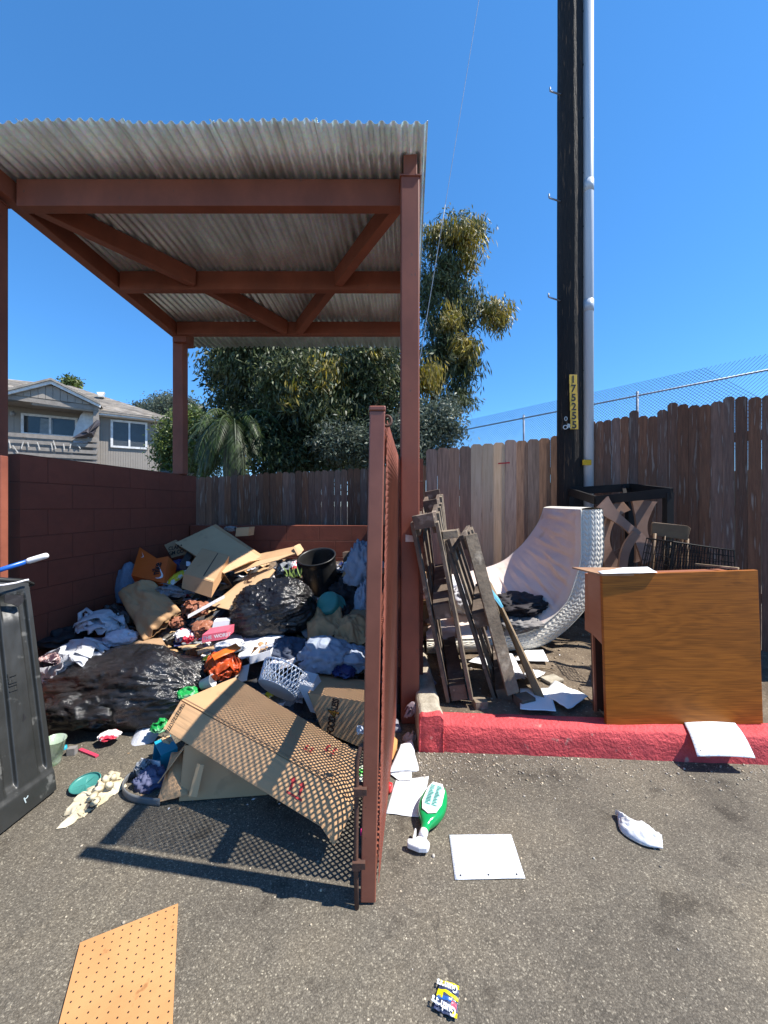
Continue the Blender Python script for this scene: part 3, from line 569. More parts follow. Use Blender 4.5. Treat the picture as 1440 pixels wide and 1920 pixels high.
for x in (42, 100, 132): hslab([(x, 812 + x * .07), (x + 5, 812.3 + x * .07), (x + 5, 866), (x, 866)], .5, .05, bal)
link('balcony_railing', bal, M_TRIM, hs_)
link('balcony_floor', hslab([(-20, 868), (182, 876), (182, 884), (-20, 878)], .5, 1.4), M_TRIM, hs_)
M_ROPE = mat('rag_cloth', (.55, .52, .47))
rp = MB()
for (x, y, dx, h_) in ((17, 826, 3, 14), (24, 835, 10, 14), (44, 828, -4, 13), (52, 829, 2, 9), (70, 829, 5, 14), (96, 831, 3, 13), (119, 832, 2, 12), (133, 832, -2, 9), (145, 834, 6, 7), (100, 826, 5, 16)):
    a = Hp(x, y, .6); b = Hp(x + dx, y + h_, .6); rp.beam(a, b, .035, .015, up=tuple(HN))
tag(link('knotted_rags', rp, M_ROPE, hs_), 'pale rag ties knotted along the railing', None)
sbd = MB(); pts = []
for k in range(21):
    t = k / 20; w_ = math.sin(math.pi * min(1, t * 1.15 + .0)) ** .5 if t < .85 else math.sin(math.pi * .9775) ** .5
cent = [(142, 830), (150, 812), (157, 795), (163, 779), (166, 768)]; L1 = [(135, 830), (138, 812), (143.5, 795), (151, 778), (160, 768.5)]; R1 = [(163, 830), (170, 812), (174.5, 795), (174.5, 776), (170, 768.5)]
out = L1 + [(165, 766.5)] + R1[::-1]; tag(link('rounded_board', MB().slab([Hp(x, y, -.05) for x, y in out], -HN * .07), mat('board_white', (.62, .63, .63), rough=.35)), 'white rounded board standing upright on the grey house balcony', 'board')
um = MB(); fa = [(134, 822), (150, 812), (166, 802), (176, 792), (182, 787), (188, 789), (187, 797), (180, 806), (176, 819), (160, 821)]
ct = (166, 812)
for k in range(len(fa)):
    a, b = fa[k], fa[(k + 1) % len(fa)]; um.add([Hp(*a, .62), Hp(*b, .62), Hp((a[0] + b[0]) / 2 * .5 + ct[0] * .5, (a[1] + b[1]) / 2 * .5 + ct[1] * .5, .85 if k % 2 else .7), Hp(*ct, .8)], [(0, 1, 2), (1, 3, 2), (3, 0, 2)]).add([Hp(*a, .62), Hp(*b, .62), Hp(*ct, .5)], [(0, 1, 2)])
tag(link('folded_umbrella', um, mat('umbrella_cloth', (.06, .055, .065), rough=.6)), 'folded dark patio umbrella leaning over the house balcony railing', 'umbrella')
lr = tag(link('low_shed_roof', MB().slab([P(300, 886, 13), P(372, 888, 13), P(364, 869, 15), P(300, 869, 15)], (0, 0, -.15)), M_SHING), 'low brown shingled shed roof between the house and the palm', 'roof')
# ============================================================ VEGETATION
def leafmat(name, c, c2, isl=.35, tr=.28):
    m = mat(name, c, c2, rough=.5, scale=1.2, bump=0, isl=isl, sss=tr, spec=.35); return m
M_EUC = leafmat('grey_green_leaf', (.12, .14, .055), (.05, .07, .03)); M_DARK = leafmat('dark_green_leaf', (.075, .105, .045), (.032, .055, .028)); M_YL = leafmat('yellow_olive_leaf', (.36, .27, .04), (.17, .16, .035)); M_SIL = leafmat('silver_leaf', (.13, .16, .12), (.06, .085, .06))
M_LIME = leafmat('light_green_leaf', (.15, .19, .045), (.07, .11, .03)); M_BARK = mat('bark', (.16, .12, .09), (.08, .055, .04), rough=.9, scale=8, stretch=(3, 3, .6), bump=.8, bscale=20, bdist=.02)
def leaves(name, lumps, mat_, parent, n_cl, per, L, Wd, droop=.6, spread=.3, seed=1, shell=.5):
    """crown part: many small leaves in clumps spread through a set of ellipsoids (centre, radii, weight)"""
    rng = np.random.default_rng(seed); wts = np.array([l[2] for l in lumps], float); wts /= wts.sum(); pick = rng.choice(len(lumps), n_cl, p=wts)
    C = np.array([tuple(l[0]) for l in lumps])[pick]; Rr_ = np.array([tuple(l[1]) for l in lumps])[pick]
    d = rng.normal(size=(n_cl, 3)); d /= np.linalg.norm(d, axis=1)[:, None]; r = rng.random(n_cl) ** shell; cc = C + d * Rr_ * r[:, None]
    cc += rng.normal(size=cc.shape) * .05
    N = n_cl * per; ctr = np.repeat(cc, per, 0); sz = np.repeat(rng.uniform(.6, 1.3, n_cl), per)[:, None]
    ctr = ctr + rng.normal(size=(N, 3)) * spread * sz * np.array([1, 1, .8])
    ax = rng.normal(size=(N, 3)) * (1 - droop) + np.array([0, 0, -1.]) * droop + np.repeat(rng.normal(size=(n_cl, 3)) * .35, per, 0); ax /= np.linalg.norm(ax, axis=1)[:, None]
    sd = np.cross(ax, rng.normal(size=(N, 3))); sd /= np.linalg.norm(sd, axis=1)[:, None]
    l = (L * rng.uniform(.6, 1.3, N))[:, None]; w = (Wd * rng.uniform(.7, 1.2, N))[:, None]
    nm = np.cross(ax, sd)
    v = np.stack([ctr, ctr + ax * l * .45 + sd * w + nm * w * .4, ctr + ax * l, ctr + ax * l * .45 - sd * w + nm * w * .4], 1).reshape(-1, 3)
    off = np.array(tuple(parent.location)); v = v - off
    me = bpy.data.meshes.new(name); me.vertices.add(N * 4); me.vertices.foreach_set('co', v.ravel()); me.loops.add(N * 4); me.loops.foreach_set('vertex_index', np.arange(N * 4)); me.polygons.add(N)
    me.polygons.foreach_set('loop_start', np.arange(N) * 4); me.polygons.foreach_set('loop_total', np.full(N, 4)); me.materials.append(mat_); me.update(); me.validate()
    o = bpy.data.objects.new(name, me); COL.objects.link(o); o.parent = parent; return o
def lump(x, y, Y, rx, ry, rd=None, w=None):   # ellipsoid measured in the photo (px) at distance Y
    k = Y / F; return (P(x, y, Y), (rx * k, rd or rx * k, ry * k), w or rx * ry)
def limbs(pts_list, parent, name='trunk'):
    mb = MB()
    for pts, r0, r1 in pts_list:
        n = len(pts); mb.tube(pts, [r0 + (r1 - r0) * i / (n - 1) for i in range(n)], 8)
    return link(name, mb, M_BARK, parent, smooth=True)
# big dark tree behind the back fence
t1 = thing('broad_tree', 'broad dark green tree filling the gap under the shelter roof', 'tree', (-.6, 8.6, 0))
Lm = [lump(560, 740, 8.6, 120, 95, 1.2), lump(470, 700, 8.8, 75, 60, 1), lump(660, 720, 8.4, 90, 80, 1.1), lump(600, 830, 8.2, 150, 75, 1), lump(420, 680, 8.6, 48, 40, .7), lump(520, 640, 9, 110, 50, 1), lump(680, 650, 9, 90, 60, 1), lump(740, 700, 8.8, 60, 90, .9), lump(520, 850, 8, 70, 60, .8), lump(430, 740, 9, 40, 40, .6)]
leaves('crown', Lm, M_DARK, t1, 1500, 26, .13, .022, .5, .14, 1)
tag(leaves('crown_highlights', [lump(500, 640, 7.9, 110, 36, .4), lump(560, 700, 7.6, 90, 60, .4), lump(690, 680, 7.8, 60, 60, .4), lump(450, 690, 8.0, 60, 30, .4), lump(600, 760, 7.5, 60, 40, .3)], M_EUC, t1, 620, 26, .15, .02, .75, .13, 2), 'drooping paler sprays', None)
leaves('olive_sprays', [lump(610, 700, 7.4, 40, 45, .3), lump(800, 700, 8.2, 25, 30, .3), lump(560, 740, 7.5, 25, 35, .3), lump(700, 660, 7.8, 60, 20, .3)], M_YL, t1, 80, 24, .15, .018, .85, .1, 3)
limbs([([(-.4, 8.7, 0), (-.5, 8.6, 1.8), (-.7, 8.5, 3)], .2, .12), ([(-.5, 8.6, 1.8), (-1.6, 8.5, 2.9), (-2.6, 8.6, 3.8)], .11, .05), ([(-.7, 8.5, 3), (-.2, 8.5, 3.8), (.1, 8.6, 4.6)], .1, .04), ([(-.5, 8.6, 2.4), (.3, 8.2, 3.2), (.5, 8.4, 4.4)], .09, .04)], t1)
# tall eucalyptus right of the post
t2 = thing('tall_tree', 'tall ragged gum tree with yellowing leaves rising right of the shelter', 'tree', (1.4, 9.6, 0))
Y2 = 9.2
L2 = [lump(860, 440, Y2, 38, 40, .5), lump(820, 470, Y2, 26, 40, .4), lump(835, 530, Y2, 36, 50, .5), lump(860, 590, Y2, 46, 40, .5), lump(880, 560, Y2, 30, 22, .4), lump(840, 650, Y2, 48, 55, .5), lump(925, 585, Y2, 30, 26, .35), lump(870, 690, Y2, 36, 36, .4), lump(815, 600, Y2, 28, 60, .4), lump(895, 430, Y2, 18, 14, .2), lump(800, 440, Y2, 14, 20, .2), lump(815, 700, Y2, 40, 60, .6), lump(860, 740, Y2, 34, 40, .5), lump(800, 540, Y2, 24, 60, .4), lump(850, 500, Y2, 34, 40, .4)]
leaves('crown', L2, M_EUC, t2, 640, 26, .18, .017, .8, .12, 5, .6)
tag(leaves('yellow_sprays', [lump(865, 430, Y2 - .4, 34, 22, .3), lump(930, 585, Y2 - .3, 28, 24, .3), lump(880, 475, Y2 - .3, 24, 30, .3), lump(845, 595, Y2 - .5, 18, 26, .2), lump(870, 650, Y2 - .4, 26, 30, .3), lump(800, 700, Y2 - .6, 22, 26, .3), lump(893, 420, Y2, 14, 10, .2), lump(820, 430, Y2 - .3, 14, 12, .2)], M_YL, t2, 190, 22, .19, .017, .85, .1, 6, .6), 'yellow brown drooping leaf sprays', None)
limbs([([P(800, 900, 9.4), P(805, 800, 9.4), P(822, 700, 9.3), P(838, 600, 9.2), P(840, 500, 9.2), P(850, 430, 9.2)], .13, .02), ([P(815, 740, 9.4), P(850, 680, 9.2), P(880, 610, 9.2), P(920, 575, 9.1)], .06, .015), ([P(838, 600, 9.2), P(870, 540, 9.2), P(880, 480, 9.2), P(895, 420, 9.2)], .04, .01), ([P(810, 760, 9.3), P(812, 650, 9.3), P(800, 560, 9.2), P(815, 450, 9.2)], .05, .01), ([P(880, 480, 9.2), P(905, 410, 9.2), P(910, 395, 9.2)], .012, .004)], t2)
t3 = thing('silver_shrub', 'silvery leaved shrub at the fence corner below the gum tree', 'shrub', (1.2, 7.5, 0))
leaves('foliage', [lump(810, 800, 7.4, 55, 55, .6), lump(770, 830, 7.2, 50, 60, .5), lump(840, 770, 7.6, 22, 22, .3), lump(700, 840, 7.4, 60, 45, .5), lump(640, 830, 7.3, 50, 40, .4), lump(845, 815, 7.4, 22, 30, .3)], M_SIL, t3, 620, 24, .10, .016, .35, .11, 8)
limbs([([(.9, 7.5, 0), (1.0, 7.5, 1.6), (1.1, 7.4, 2.6)], .06, .02), ([(.95, 7.5, 1), (.4, 7.4, 2), (.2, 7.4, 2.5)], .05, .02)], t3, 'stem')
# palm
pm = thing('date_palm', 'shaggy date palm with drooping fronds left of the broad tree', 'palm', (-3.1, 7.6, 0))
M_FR = leafmat('palm_frond', (.075, .11, .028), (.025, .045, .014), .5, .15); rnd = random.Random(3)
top = P(437, 800, 7.6); link('trunk', MB().tube([(top.x, top.y, 0), (top.x + .05, top.y, 1.4), tuple(top)], [.28, .24, .2], 10), M_BARK, pm, smooth=True)
for k in range(44):
    mb = MB(); az = k * 2.399 + rnd.uniform(-.2, .2); el = rnd.uniform(-.3, 1.1); Lf = rnd.uniform(1.15, 1.5); d = Vector((math.cos(az), math.sin(az) * .8, 0)); p = top.copy(); v = d * math.cos(el) + Vector((0, 0, math.sin(el))); pts = [p.copy()]
    for i in range(16): p = p + v * Lf / 16; v = (v + Vector((0, 0, -.19))).normalized(); pts.append(p.copy())
    mb.tube(pts, [.02 * (1 - i / 17) + .003 for i in range(17)], 4)
    for i in range(1, 44):
        q = i / 44 * 16; j = int(q); pp = pts[j].lerp(pts[j + 1], q - j) if j < 16 else pts[16]; tv = (pts[min(j + 1, 16)] - pts[max(0, j - 1)]).normalized(); sd = tv.cross(Vector((0, 0, 1))).normalized()
        for sg in (-1, 1):
            ll = .27 * math.sin(math.pi * min(1, .12 + i / 44 * .85)) ** .6 * rnd.uniform(.85, 1.1); dr = (sd * sg * .75 + tv * .6 + Vector((0, 0, -.28 + rnd.uniform(-.1, .1)))).normalized(); w_ = tv * .0115
            mb.add([pp - w_, pp + dr * ll * .5 + w_ * .9, pp + dr * ll + Vector((0, 0, -.05)), pp + dr * ll * .5 - w_ * .9], [(0, 1, 2, 3)])
    link('frond', mb, M_FR, pm)
def tree(name, label, cat, base, lumps, m, n, per, L, Wd, droop, spread, seed, sil=None):
    t = thing(name, label, cat, base); leaves('crown', lumps, m, t, n, per, L, Wd, droop, spread, seed)
    c = lumps[0][0]; limbs([([(base[0], base[1], 0), (base[0], base[1], c.z * .6), tuple(c)], .15, .05)], t); return t
tree('leafy_tree', 'light green tree between the grey house and the palm', 'tree', (-6.4, 13.5, 0), [lump(350, 830, 13.5, 48, 60, 1), lump(385, 840, 13, 30, 60, .8), lump(325, 850, 14, 26, 50, .8), lump(365, 800, 13.5, 26, 40, .8)], M_LIME, 1300, 22, .13, .03, .4, .18, 11)
tree('distant_tree', 'hazy rounded tree top showing above the right end of the house roof', 'tree', (-14, 26, 0), [lump(335, 775, 26, 45, 32, 2), lump(310, 765, 27, 24, 22, 1.5), lump(275, 765, 28, 26, 8, 1), lump(365, 790, 26, 16, 24, 1)], M_SIL, 1100, 20, .16, .04, .4, .22, 12)
tree('distant_tree', 'small tree top poking over the house ridge near the gable', 'tree', (-26, 31, 0), [lump(135, 718, 31, 10, 7, .6), lump(133, 716, 31, 6, 8, .5)], M_LIME, 60, 18, .3, .07, .4, .2, 13)
tree('leafy_tree', 'dark evergreen filling the background behind the picket fence', 'tree', (-1, 12.5, 0), [lump(600, 820, 12, 220, 80, 1.2), lump(600, 740, 12.5, 200, 80, 1.2), lump(460, 800, 12, 60, 70, 1)], M_DARK, 1300, 20, .2, .05, .4, .25, 14)
# ============================================================ RIGHT SIDE: mattress, pallets, desk, table, chair, crate
dz = dirt_z
M_MAT = mat('stained_pinkish_ticking', (.74, .62, .55), (.66, .54, .48), rough=.9, scale=2.5, bump=.35, bscale=9, bdist=.012, c3=(.5, .34, .2), c3scale=3.2, c3at=(.62, .8))
M_QUILT = mat('quilted_border', (.70, .66, .58), (.62, .58, .5), rough=.85, scale=5, bump=.1, c3=(.33, .28, .22), c3scale=4, c3at=(.62, .75))
def herring(m):   # herringbone quilting: relief only
    nt = m.node_tree; L = nt.links.new; b = nt.nodes['Principled BSDF']; tc = _n(nt, 'ShaderNodeTexCoord'); sx = _n(nt, 'ShaderNodeSeparateXYZ'); L(tc.outputs['UV'], sx.inputs[0])
    def mth(op, a, b_=None, c_=None):
        n = _n(nt, 'ShaderNodeMath', operation=op)
        for i, x in enumerate((a, b_, c_)):
            if x is None: continue
            if isinstance(x, (int, float)): n.inputs[i].default_value = x
            else: L(x, n.inputs[i])
        return n.outputs[0]
    z = mth('PINGPONG', sx.outputs[1], .024); s = mth('ADD', sx.outputs[0], mth('MULTIPLY', z, 1.0)); st = mth('SINE', mth('MULTIPLY', s, 2 * math.pi / .036)); col = mth('SINE', mth('MULTIPLY', z, math.pi / .024)); hgt = mth('MULTIPLY', mth('ADD', st, 1), col)
    bp = _n(nt, 'ShaderNodeBump', Strength=.6, Distance=.007); L(hgt, bp.inputs['Height']); L(bp.outputs[0], b.inputs['Normal']); return m
herring(M_QUILT)
An = [(1089, 955), (1089.5, 1000), (1089, 1046), (1078, 1087), (1063, 1127), (1040, 1153.6), (1002, 1180), (964, 1191), (910, 1196), (860, 1198), (800, 1200)]
Cn = [(1131, 955), (1133, 1000), (1131.7, 1046), (1122, 1090), (1104, 1133), (1081, 1162), (1046, 1194), (1008, 1213.5), (964, 1219), (877, 1223.5), (800, 1225)]
Bf = [(1019, 952), (1011, 975), (996, 999), (979, 1020), (964, 1034), (946, 1049), (922, 1060), (897, 1067), (865, 1074), (830, 1078), (790, 1080)]
def cr(pts, t):
    n = len(pts) - 1; q = min(max(t, 0), .99999) * n; i = int(q); f = q - i; p = [pts[max(0, min(n, i + k))] for k in (-1, 0, 1, 2)]
    return tuple(.5 * ((2 * b) + (-a + c) * f + (2 * a - 5 * b + 4 * c - d) * f * f + (-a + 3 * b - 3 * c + d) * f ** 3) for a, b, c, d in zip(*p))
YN, YF = 3.3, 4.3
mt_ = thing('mattress', 'dirty pinkish mattress curled up against the fence boards', 'mattress', (1.5, 3.8, .12))
def inner(u, v):
    a = P(*cr(An, u), YN); b = P(*cr(Bf, u), YF); p = a.lerp(b, v)
    n = -(P(*cr(Cn, u), YN) - a).normalized()
    w = .032 * fbm((u * 30, v * 2.2, 0), 4) * math.sin(math.pi * v ** .6) + .014 * ridge((u * 14, v * 2 + u * 3, 1), 7) * math.sin(math.pi * min(1, v * 1.2)) + .016 * math.sin(math.pi * min(1, v * 8)) 
    e = .5 * (1 - math.cos(math.pi * min(1, v * 14))) * .5 * (1 - math.cos(math.pi * min(1, (1 - v) * 14)))
    return p + n * (w * e) + Vector((0, .012 * (1 - e) * (1 if v < .5 else -1), 0))
link('top_cover', MB().grid(inner, 130, 50), M_MAT, mt_, smooth=True)
def side(u, v):
    a = P(*cr(An, u), YN); c = P(*cr(Cn, u), YN); p = a.lerp(c, v); bul = .035 * math.sin(math.pi * v) ** .6
    return p + Vector((0, -bul + .012, 0)) + Vector((.004, .0, .004)) * fbm((u * 20, v * 4, 3), 2)
link('quilted_border', MB().grid(side, 120, 14, uv=(1.75, .19)), M_QUILT, mt_, smooth=True)
def under(u, v):
    a = P(*cr(An, u), YN); c = P(*cr(Cn, u), YN); th = c - a; b = P(*cr(Bf, u), YF) + th; return c.lerp(b, v)
link('underside', MB().grid(under, 60, 10), M_QUILT, mt_, smooth=True)
def topend(u, v):
    a = P(*An[0], YN); c = P(*Cn[0], YN); th = c - a; b = P(*Bf[0], YF); p = a.lerp(b, u) + th * v; return p + Vector((0, 0, .018 * math.sin(math.pi * v) ** .5)) + Vector((0, .012 if u < .5 else -.012, 0)) * 0
link('end_border', MB().grid(topend, 30, 10, uv=(1, .19)), M_QUILT, mt_, smooth=True)
def farside(u, v):
    a = P(*cr(An, u), YN); c = P(*cr(Cn, u), YN); b = P(*cr(Bf, u), YF); return b + (c - a) * v
link('far_border', MB().grid(farside, 60, 6, uv=(1.75, .19)), M_QUILT, mt_, smooth=True)
link('piping', MB().tube([P(*cr(An, k / 60), YN) + Vector((0, -.002, 0)) for k in range(61)], .007, 6), M_QUILT, mt_, smooth=True)
# ---- crumple primitive
def blob(c, rad, seed=1, amp=.25, fr=2.2, rg=.12, rf=5, nu=40, nv=26, rz=0, flat=.35, axis=None, tilt=0, st=.38):
    """closed soft lump: centre, radii; long folds running one way; flattened below"""
    c = Vector(c); Mz = Matrix.Rotation(rz, 3, 'Z') @ Matrix.Rotation(tilt, 3, 'Y'); mb = MB(); vs = []; fs = []; Fd = Matrix.Rotation(seed * 1.7, 3, 'Z') @ Matrix.Rotation(seed * .9, 3, 'Y')
    def pt(th, ph):
        d = Vector((math.cos(ph) * math.sin(th), math.sin(ph) * math.sin(th), math.cos(th))); wv = d + Vector((fbm(d * 1.3, seed + 5, 2), fbm(d * 1.3, seed + 6, 2), fbm(d * 1.3, seed + 7, 2))) * .5
        q_ = Fd @ wv; q_ = Vector((q_.x * st, q_.y, q_.z)); r1 = ridge(q_ * rf, seed + 2); r2 = ridge(q_ * rf * 2.1 + Vector((3, 1, 2)), seed + 9)
        k = 1 + amp * fbm(d * fr, seed, 2) + rg * (r1 * abs(r1) * .8) + rg * .28 * r2
        q = Vector((d.x * rad[0], d.y * rad[1], d.z * rad[2])) * k
        if q.z < -rad[2] * flat: q.z = -rad[2] * flat + (q.z + rad[2] * flat) * .15
        return c + Mz @ q
    vs.append(pt(0, 0))
    for i in range(1, nv):
        for j in range(nu): vs.append(pt(math.pi * i / nv, 2 * math.pi * j / nu))
    vs.append(pt(math.pi, 0)); L_ = len(vs) - 1
    for j in range(nu): fs.append((0, 1 + j, 1 + (j + 1) % nu)); fs.append((L_, L_ - nu + (j + 1) % nu, L_ - nu + j))
    for i in range(nv - 2):
        for j in range(nu): a = 1 + i * nu; fs.append((a + j, a + nu + j, a + nu + (j + 1) % nu, a + (j + 1) % nu))
    return mb.add(vs, fs)
def facet(c, rad, seed=1, amp=.4, sub=2, rz=0, tilt=0, flat=.5):
    """crumpled stiff paper or film: an irregular faceted lump with sharp folds"""
    c = Vector(c); Mz = Matrix.Rotation(rz, 3, 'Z') @ Matrix.Rotation(tilt, 3, 'Y'); rnd = random.Random(seed); bm = bmesh.new(); bmesh.ops.create_icosphere(bm, subdivisions=sub, radius=1); vs = []
    for v in bm.verts:
        d = v.co + Vector((rnd.uniform(-1, 1), rnd.uniform(-1, 1), rnd.uniform(-1, 1))) * (.34 / sub); k = 1 + amp * .7 * fbm(d * 1.7, seed, 2) + rnd.uniform(-.13, .08)
        q = Vector((d.x * rad[0], d.y * rad[1], d.z * rad[2])) * k
        if q.z < -rad[2] * flat: q.z = -rad[2] * flat + (q.z + rad[2] * flat) * .15
        vs.append(c + Mz @ q)
    mb = MB().add(vs, [[v.index for v in f.verts] for f in bm.faces]); bm.free(); return mb
def folds(c, rad, seed=1, n=5, rz=0, tilt=0, flat=.5):
    """thin plastic or paper bunched up: several strongly folded sheets crossing one another"""
    c = Vector(c); rnd = random.Random(seed); mb = MB(); Mz = Matrix.Rotation(rz, 3, 'Z') @ Matrix.Rotation(tilt, 3, 'Y')
    for i in range(n):
        q = Matrix.Rotation(rnd.uniform(0, 6.28), 3, 'Z') @ Matrix.Rotation(rnd.uniform(-.9, .9) if i else .1, 3, 'X') @ Matrix.Rotation(rnd.uniform(-.6, .6), 3, 'Y'); o_ = Vector((rnd.uniform(-.3, .3), rnd.uniform(-.3, .3), rnd.uniform(-.25, .3))) * (i > 0); s0 = seed * 3 + i
        def f(u, v):
            a, b = u * 2 - 1, v * 2 - 1; e = 1 + .18 * fbm((u * 3, v * 3, 7), s0, 3); p = Vector((a * e, b * .85 * e, 0)); h_ = .55 * fbm((u * 2.2, v * 2.2, 0), s0, 2) + .30 * ridge((u * 3.1 + v, v * 1.6, 2), s0) + .14 * ridge((u * 6 - v * 3, v * 5, 4), s0 + 1) - .25 * (a * a + b * b)
            p = q @ Vector((p.x, p.y, h_)) + o_; l = p.length; p = p / l * (1.05 * (1 - math.exp(-l * 1.4))) if l > 0 else p; z = max(p.z, -flat)
            return c + Mz @ Vector((p.x * rad[0] * 1.15, p.y * rad[1] * 1.15, z * rad[2] * 1.2))
        mb.grid(f, 26, 26)
    return mb
def sheet(q, amp=.01, fr=5, seed=1, n=20, bow=0, cut=0, uvs=(1, 1), rg=0, rgf=6):
    """bilinear patch over 4 points, rippled; q = tl, tr, br, bl"""
    a, b, c, d = [Vector(p) for p in q]; nn_ = (b - a).cross(d - a).normalized()
    if nn_.z < 0: nn_ = -nn_
    def f(u, v):
        p = a.lerp(b, u).lerp(d.lerp(c, u), v); w = amp * fbm((u * fr, v * fr, 0), seed) + bow * math.sin(math.pi * u) * math.sin(math.pi * v) ** .5 + rg * ridge((u * rgf, v * rgf, 3), seed)
        e = Vector((fbm((u * 3, 0, v * 3), seed + 3), fbm((0, u * 3, v * 3), seed + 4), 0)) * cut
        return p + nn_ * w + e
    return MB().grid(f, n, n, uv=uvs)
def single(name, mb, m, label, cat, smooth=True, solid=0, group=None, **k):
    return tag(link(name, mb, m, smooth=smooth, solid=solid, **k), label, cat, group)
# cloth on the mattress
M_CHAR = mat('charcoal_cloth', (.035, .03, .034), (.02, .018, .02), rough=.85, scale=8, bump=.3); M_GREYC = mat('grey_cloth', (.22, .21, .2), (.16, .15, .15), rough=.9, scale=8, bump=.3)
single('crumpled_shirt', blob(P(972, 1133, 3.55), (.26, .2, .085), 3, .35, 2.0, .3, 3.4, 64, 40, .3, .6), M_CHAR, 'charcoal crumpled shirt lying in the curl of the mattress', 'shirt')
single('crumpled_cloth', blob(P(975, 1168, 3.35), (.17, .12, .05), 5, .3, 2.2, .3, 4, 56, 34, .2, .7), M_GREYC, 'light grey rag below the charcoal shirt on the mattress', 'rag')
M_PALL = mat('dark_old_pallet_wood', (.17, .115, .075), (.07, .048, .034), rough=.9, scale=7, bump=.8, bscale=30, bdist=.006, c3=(.3, .23, .16), c3scale=11, c3at=(.6, .68), isl=.35)
M_PALL2 = mat('pale_sunlit_pallet_wood', (.27, .20, .125), (.12, .088, .056), rough=.9, scale=6, bump=.8, bscale=30, bdist=.006, c3=(.4, .32, .22), c3scale=9, c3at=(.6, .7), isl=.3)  # paler wood, also used to colour sunlight onto deck boards
def pallet(name, label, tn, bn, tf, bf_, th, m, m2, decks, seed=1, loc=None):
    """pallet standing on end: near/far top and bottom centre points; th thickness along x"""
    rnd = random.Random(seed); tn, bn, tf, bf_ = map(Vector, (tn, bn, tf, bf_)); t = thing(name, label, 'pallet', tuple((bn + bf_) / 2), 'old pallets leaning by the post')
    ax = (tn - bn).normalized(); w = (tf - tn).normalized(); n = w.cross(ax).normalized()
    if n.x < 0: n = -n
    for k in (.965, .5, .04):
        a = bn.lerp(tn, k); b = bf_.lerp(tf, k); q = n * (th / 2 - .018) if k > .9 else n * 0
        for sd in ((1, -1) if k > .9 else (1,)): link('stringer', MB().beam(a + q * sd, b + q * sd, .10, .03 if k > .9 else th - .04, up=tuple(n)), m, t, bevel=.002)
    for sd, ks in ((1, decks[0]), (-1, decks[1])):
        for k in ks:
            o_ = n * sd * (th / 2 + .004); a = bn.lerp(bf_, k) + o_; b = tn.lerp(tf, k) + o_; wd = .085 * rnd.uniform(.85, 1.15)
            link('deck_board', MB().beam(a + w * .02, b - ax * rnd.uniform(0, .03) + w * .02, wd, .023, up=tuple(n)), m2 if sd > 0 or rnd.random() < .3 else m, t, bevel=.002)  # sun-side boards always get the paler wood: sunlight put into the colour
    if len(decks) > 2:
        for k in (.0, .5, 1): a = bn.lerp(bf_, k); b = tn.lerp(tf, k); link('end_block', MB().beam(b - w * .02 - n * th * .46, b - w * .02 + n * th * .46, .03, .09, up=tuple(ax)), m, t, bevel=.002)
    return t
dk = ([.0, .2, .42, .62, .82, .98], [.0, .34, .66, .98], 1)
pallet('wooden_pallet', 'dark old pallet stood on end against the brown post, open top end facing up', P(795, 976, 2.36), P(862, 1312, 2.44), P(812, 928, 3.4), P(842, 1200, 3.55), .145, M_PALL, M_PALL2, dk, 1)
t = pallet('wooden_pallet', 'old shorter pallet leaning beside the taller dark one, nearer the mattress', P(853, 1010, 2.55), P(950, 1318, 2.50), P(868, 990, 3.3), P(938, 1210, 3.45), .135, M_PALL, M_PALL2, ([.02, .45, .96], [.02, .34, .66, .96]), 2)
link('deck_board', MB().beam(P(882, 1002, 2.50), P(962, 1300, 2.44), .085, .022, up=(.1, -1, .25)), M_PALL2, t, bevel=.002)
link('loose_block', MB().beam(P(828, 1003, 2.42), P(856, 1000, 2.42), .09, .05, up=(0, 0, 1)), M_PALL2, t, bevel=.003)
single('block_of_wood', MB().box(G(900, 1320, .15) + Vector((0, 0, .005)), (.085, .07, .05), rz=.1), M_PALL2, 'small wood block on the dirt below the pallet ends', 'wood block', smooth=False, bevel=.003)
single('block_of_wood', MB().box(G(983, 1316, .15) + Vector((0, 0, .01)), (.11, .09, .06), rz=.35), M_PALL, 'dark wood block on the paper at the foot of the leaning plank', 'wood block', smooth=False, bevel=.003)
M_PLY = mat('worn_plywood', (.22, .155, .09), (.1, .075, .05), rough=.85, scale=9, stretch=(1, 1, .3), bump=.5, bscale=30, c3=(.45, .33, .2), c3scale=6, c3at=(.58, .66))
pk = thing('leaning_panel', 'thin worn panel with blue edge leaning next to the mattress', 'panel', tuple(P(1020, 1320, 2.48)))
link('board', MB().slab([P(925, 1118, 2.7), P(941, 1140, 2.62), P(1029, 1325, 2.46), P(1008, 1318, 2.50)], (.03, .34, .1)), M_PLY, pk, bevel=.002)
link('blue_edge', MB().slab([P(923, 1117, 2.69), P(927, 1116, 2.69), P(944, 1138, 2.6), P(940, 1140, 2.6)], (.004, .1, .03)), mat('blue_laminate', (.1, .35, .5)), pk)
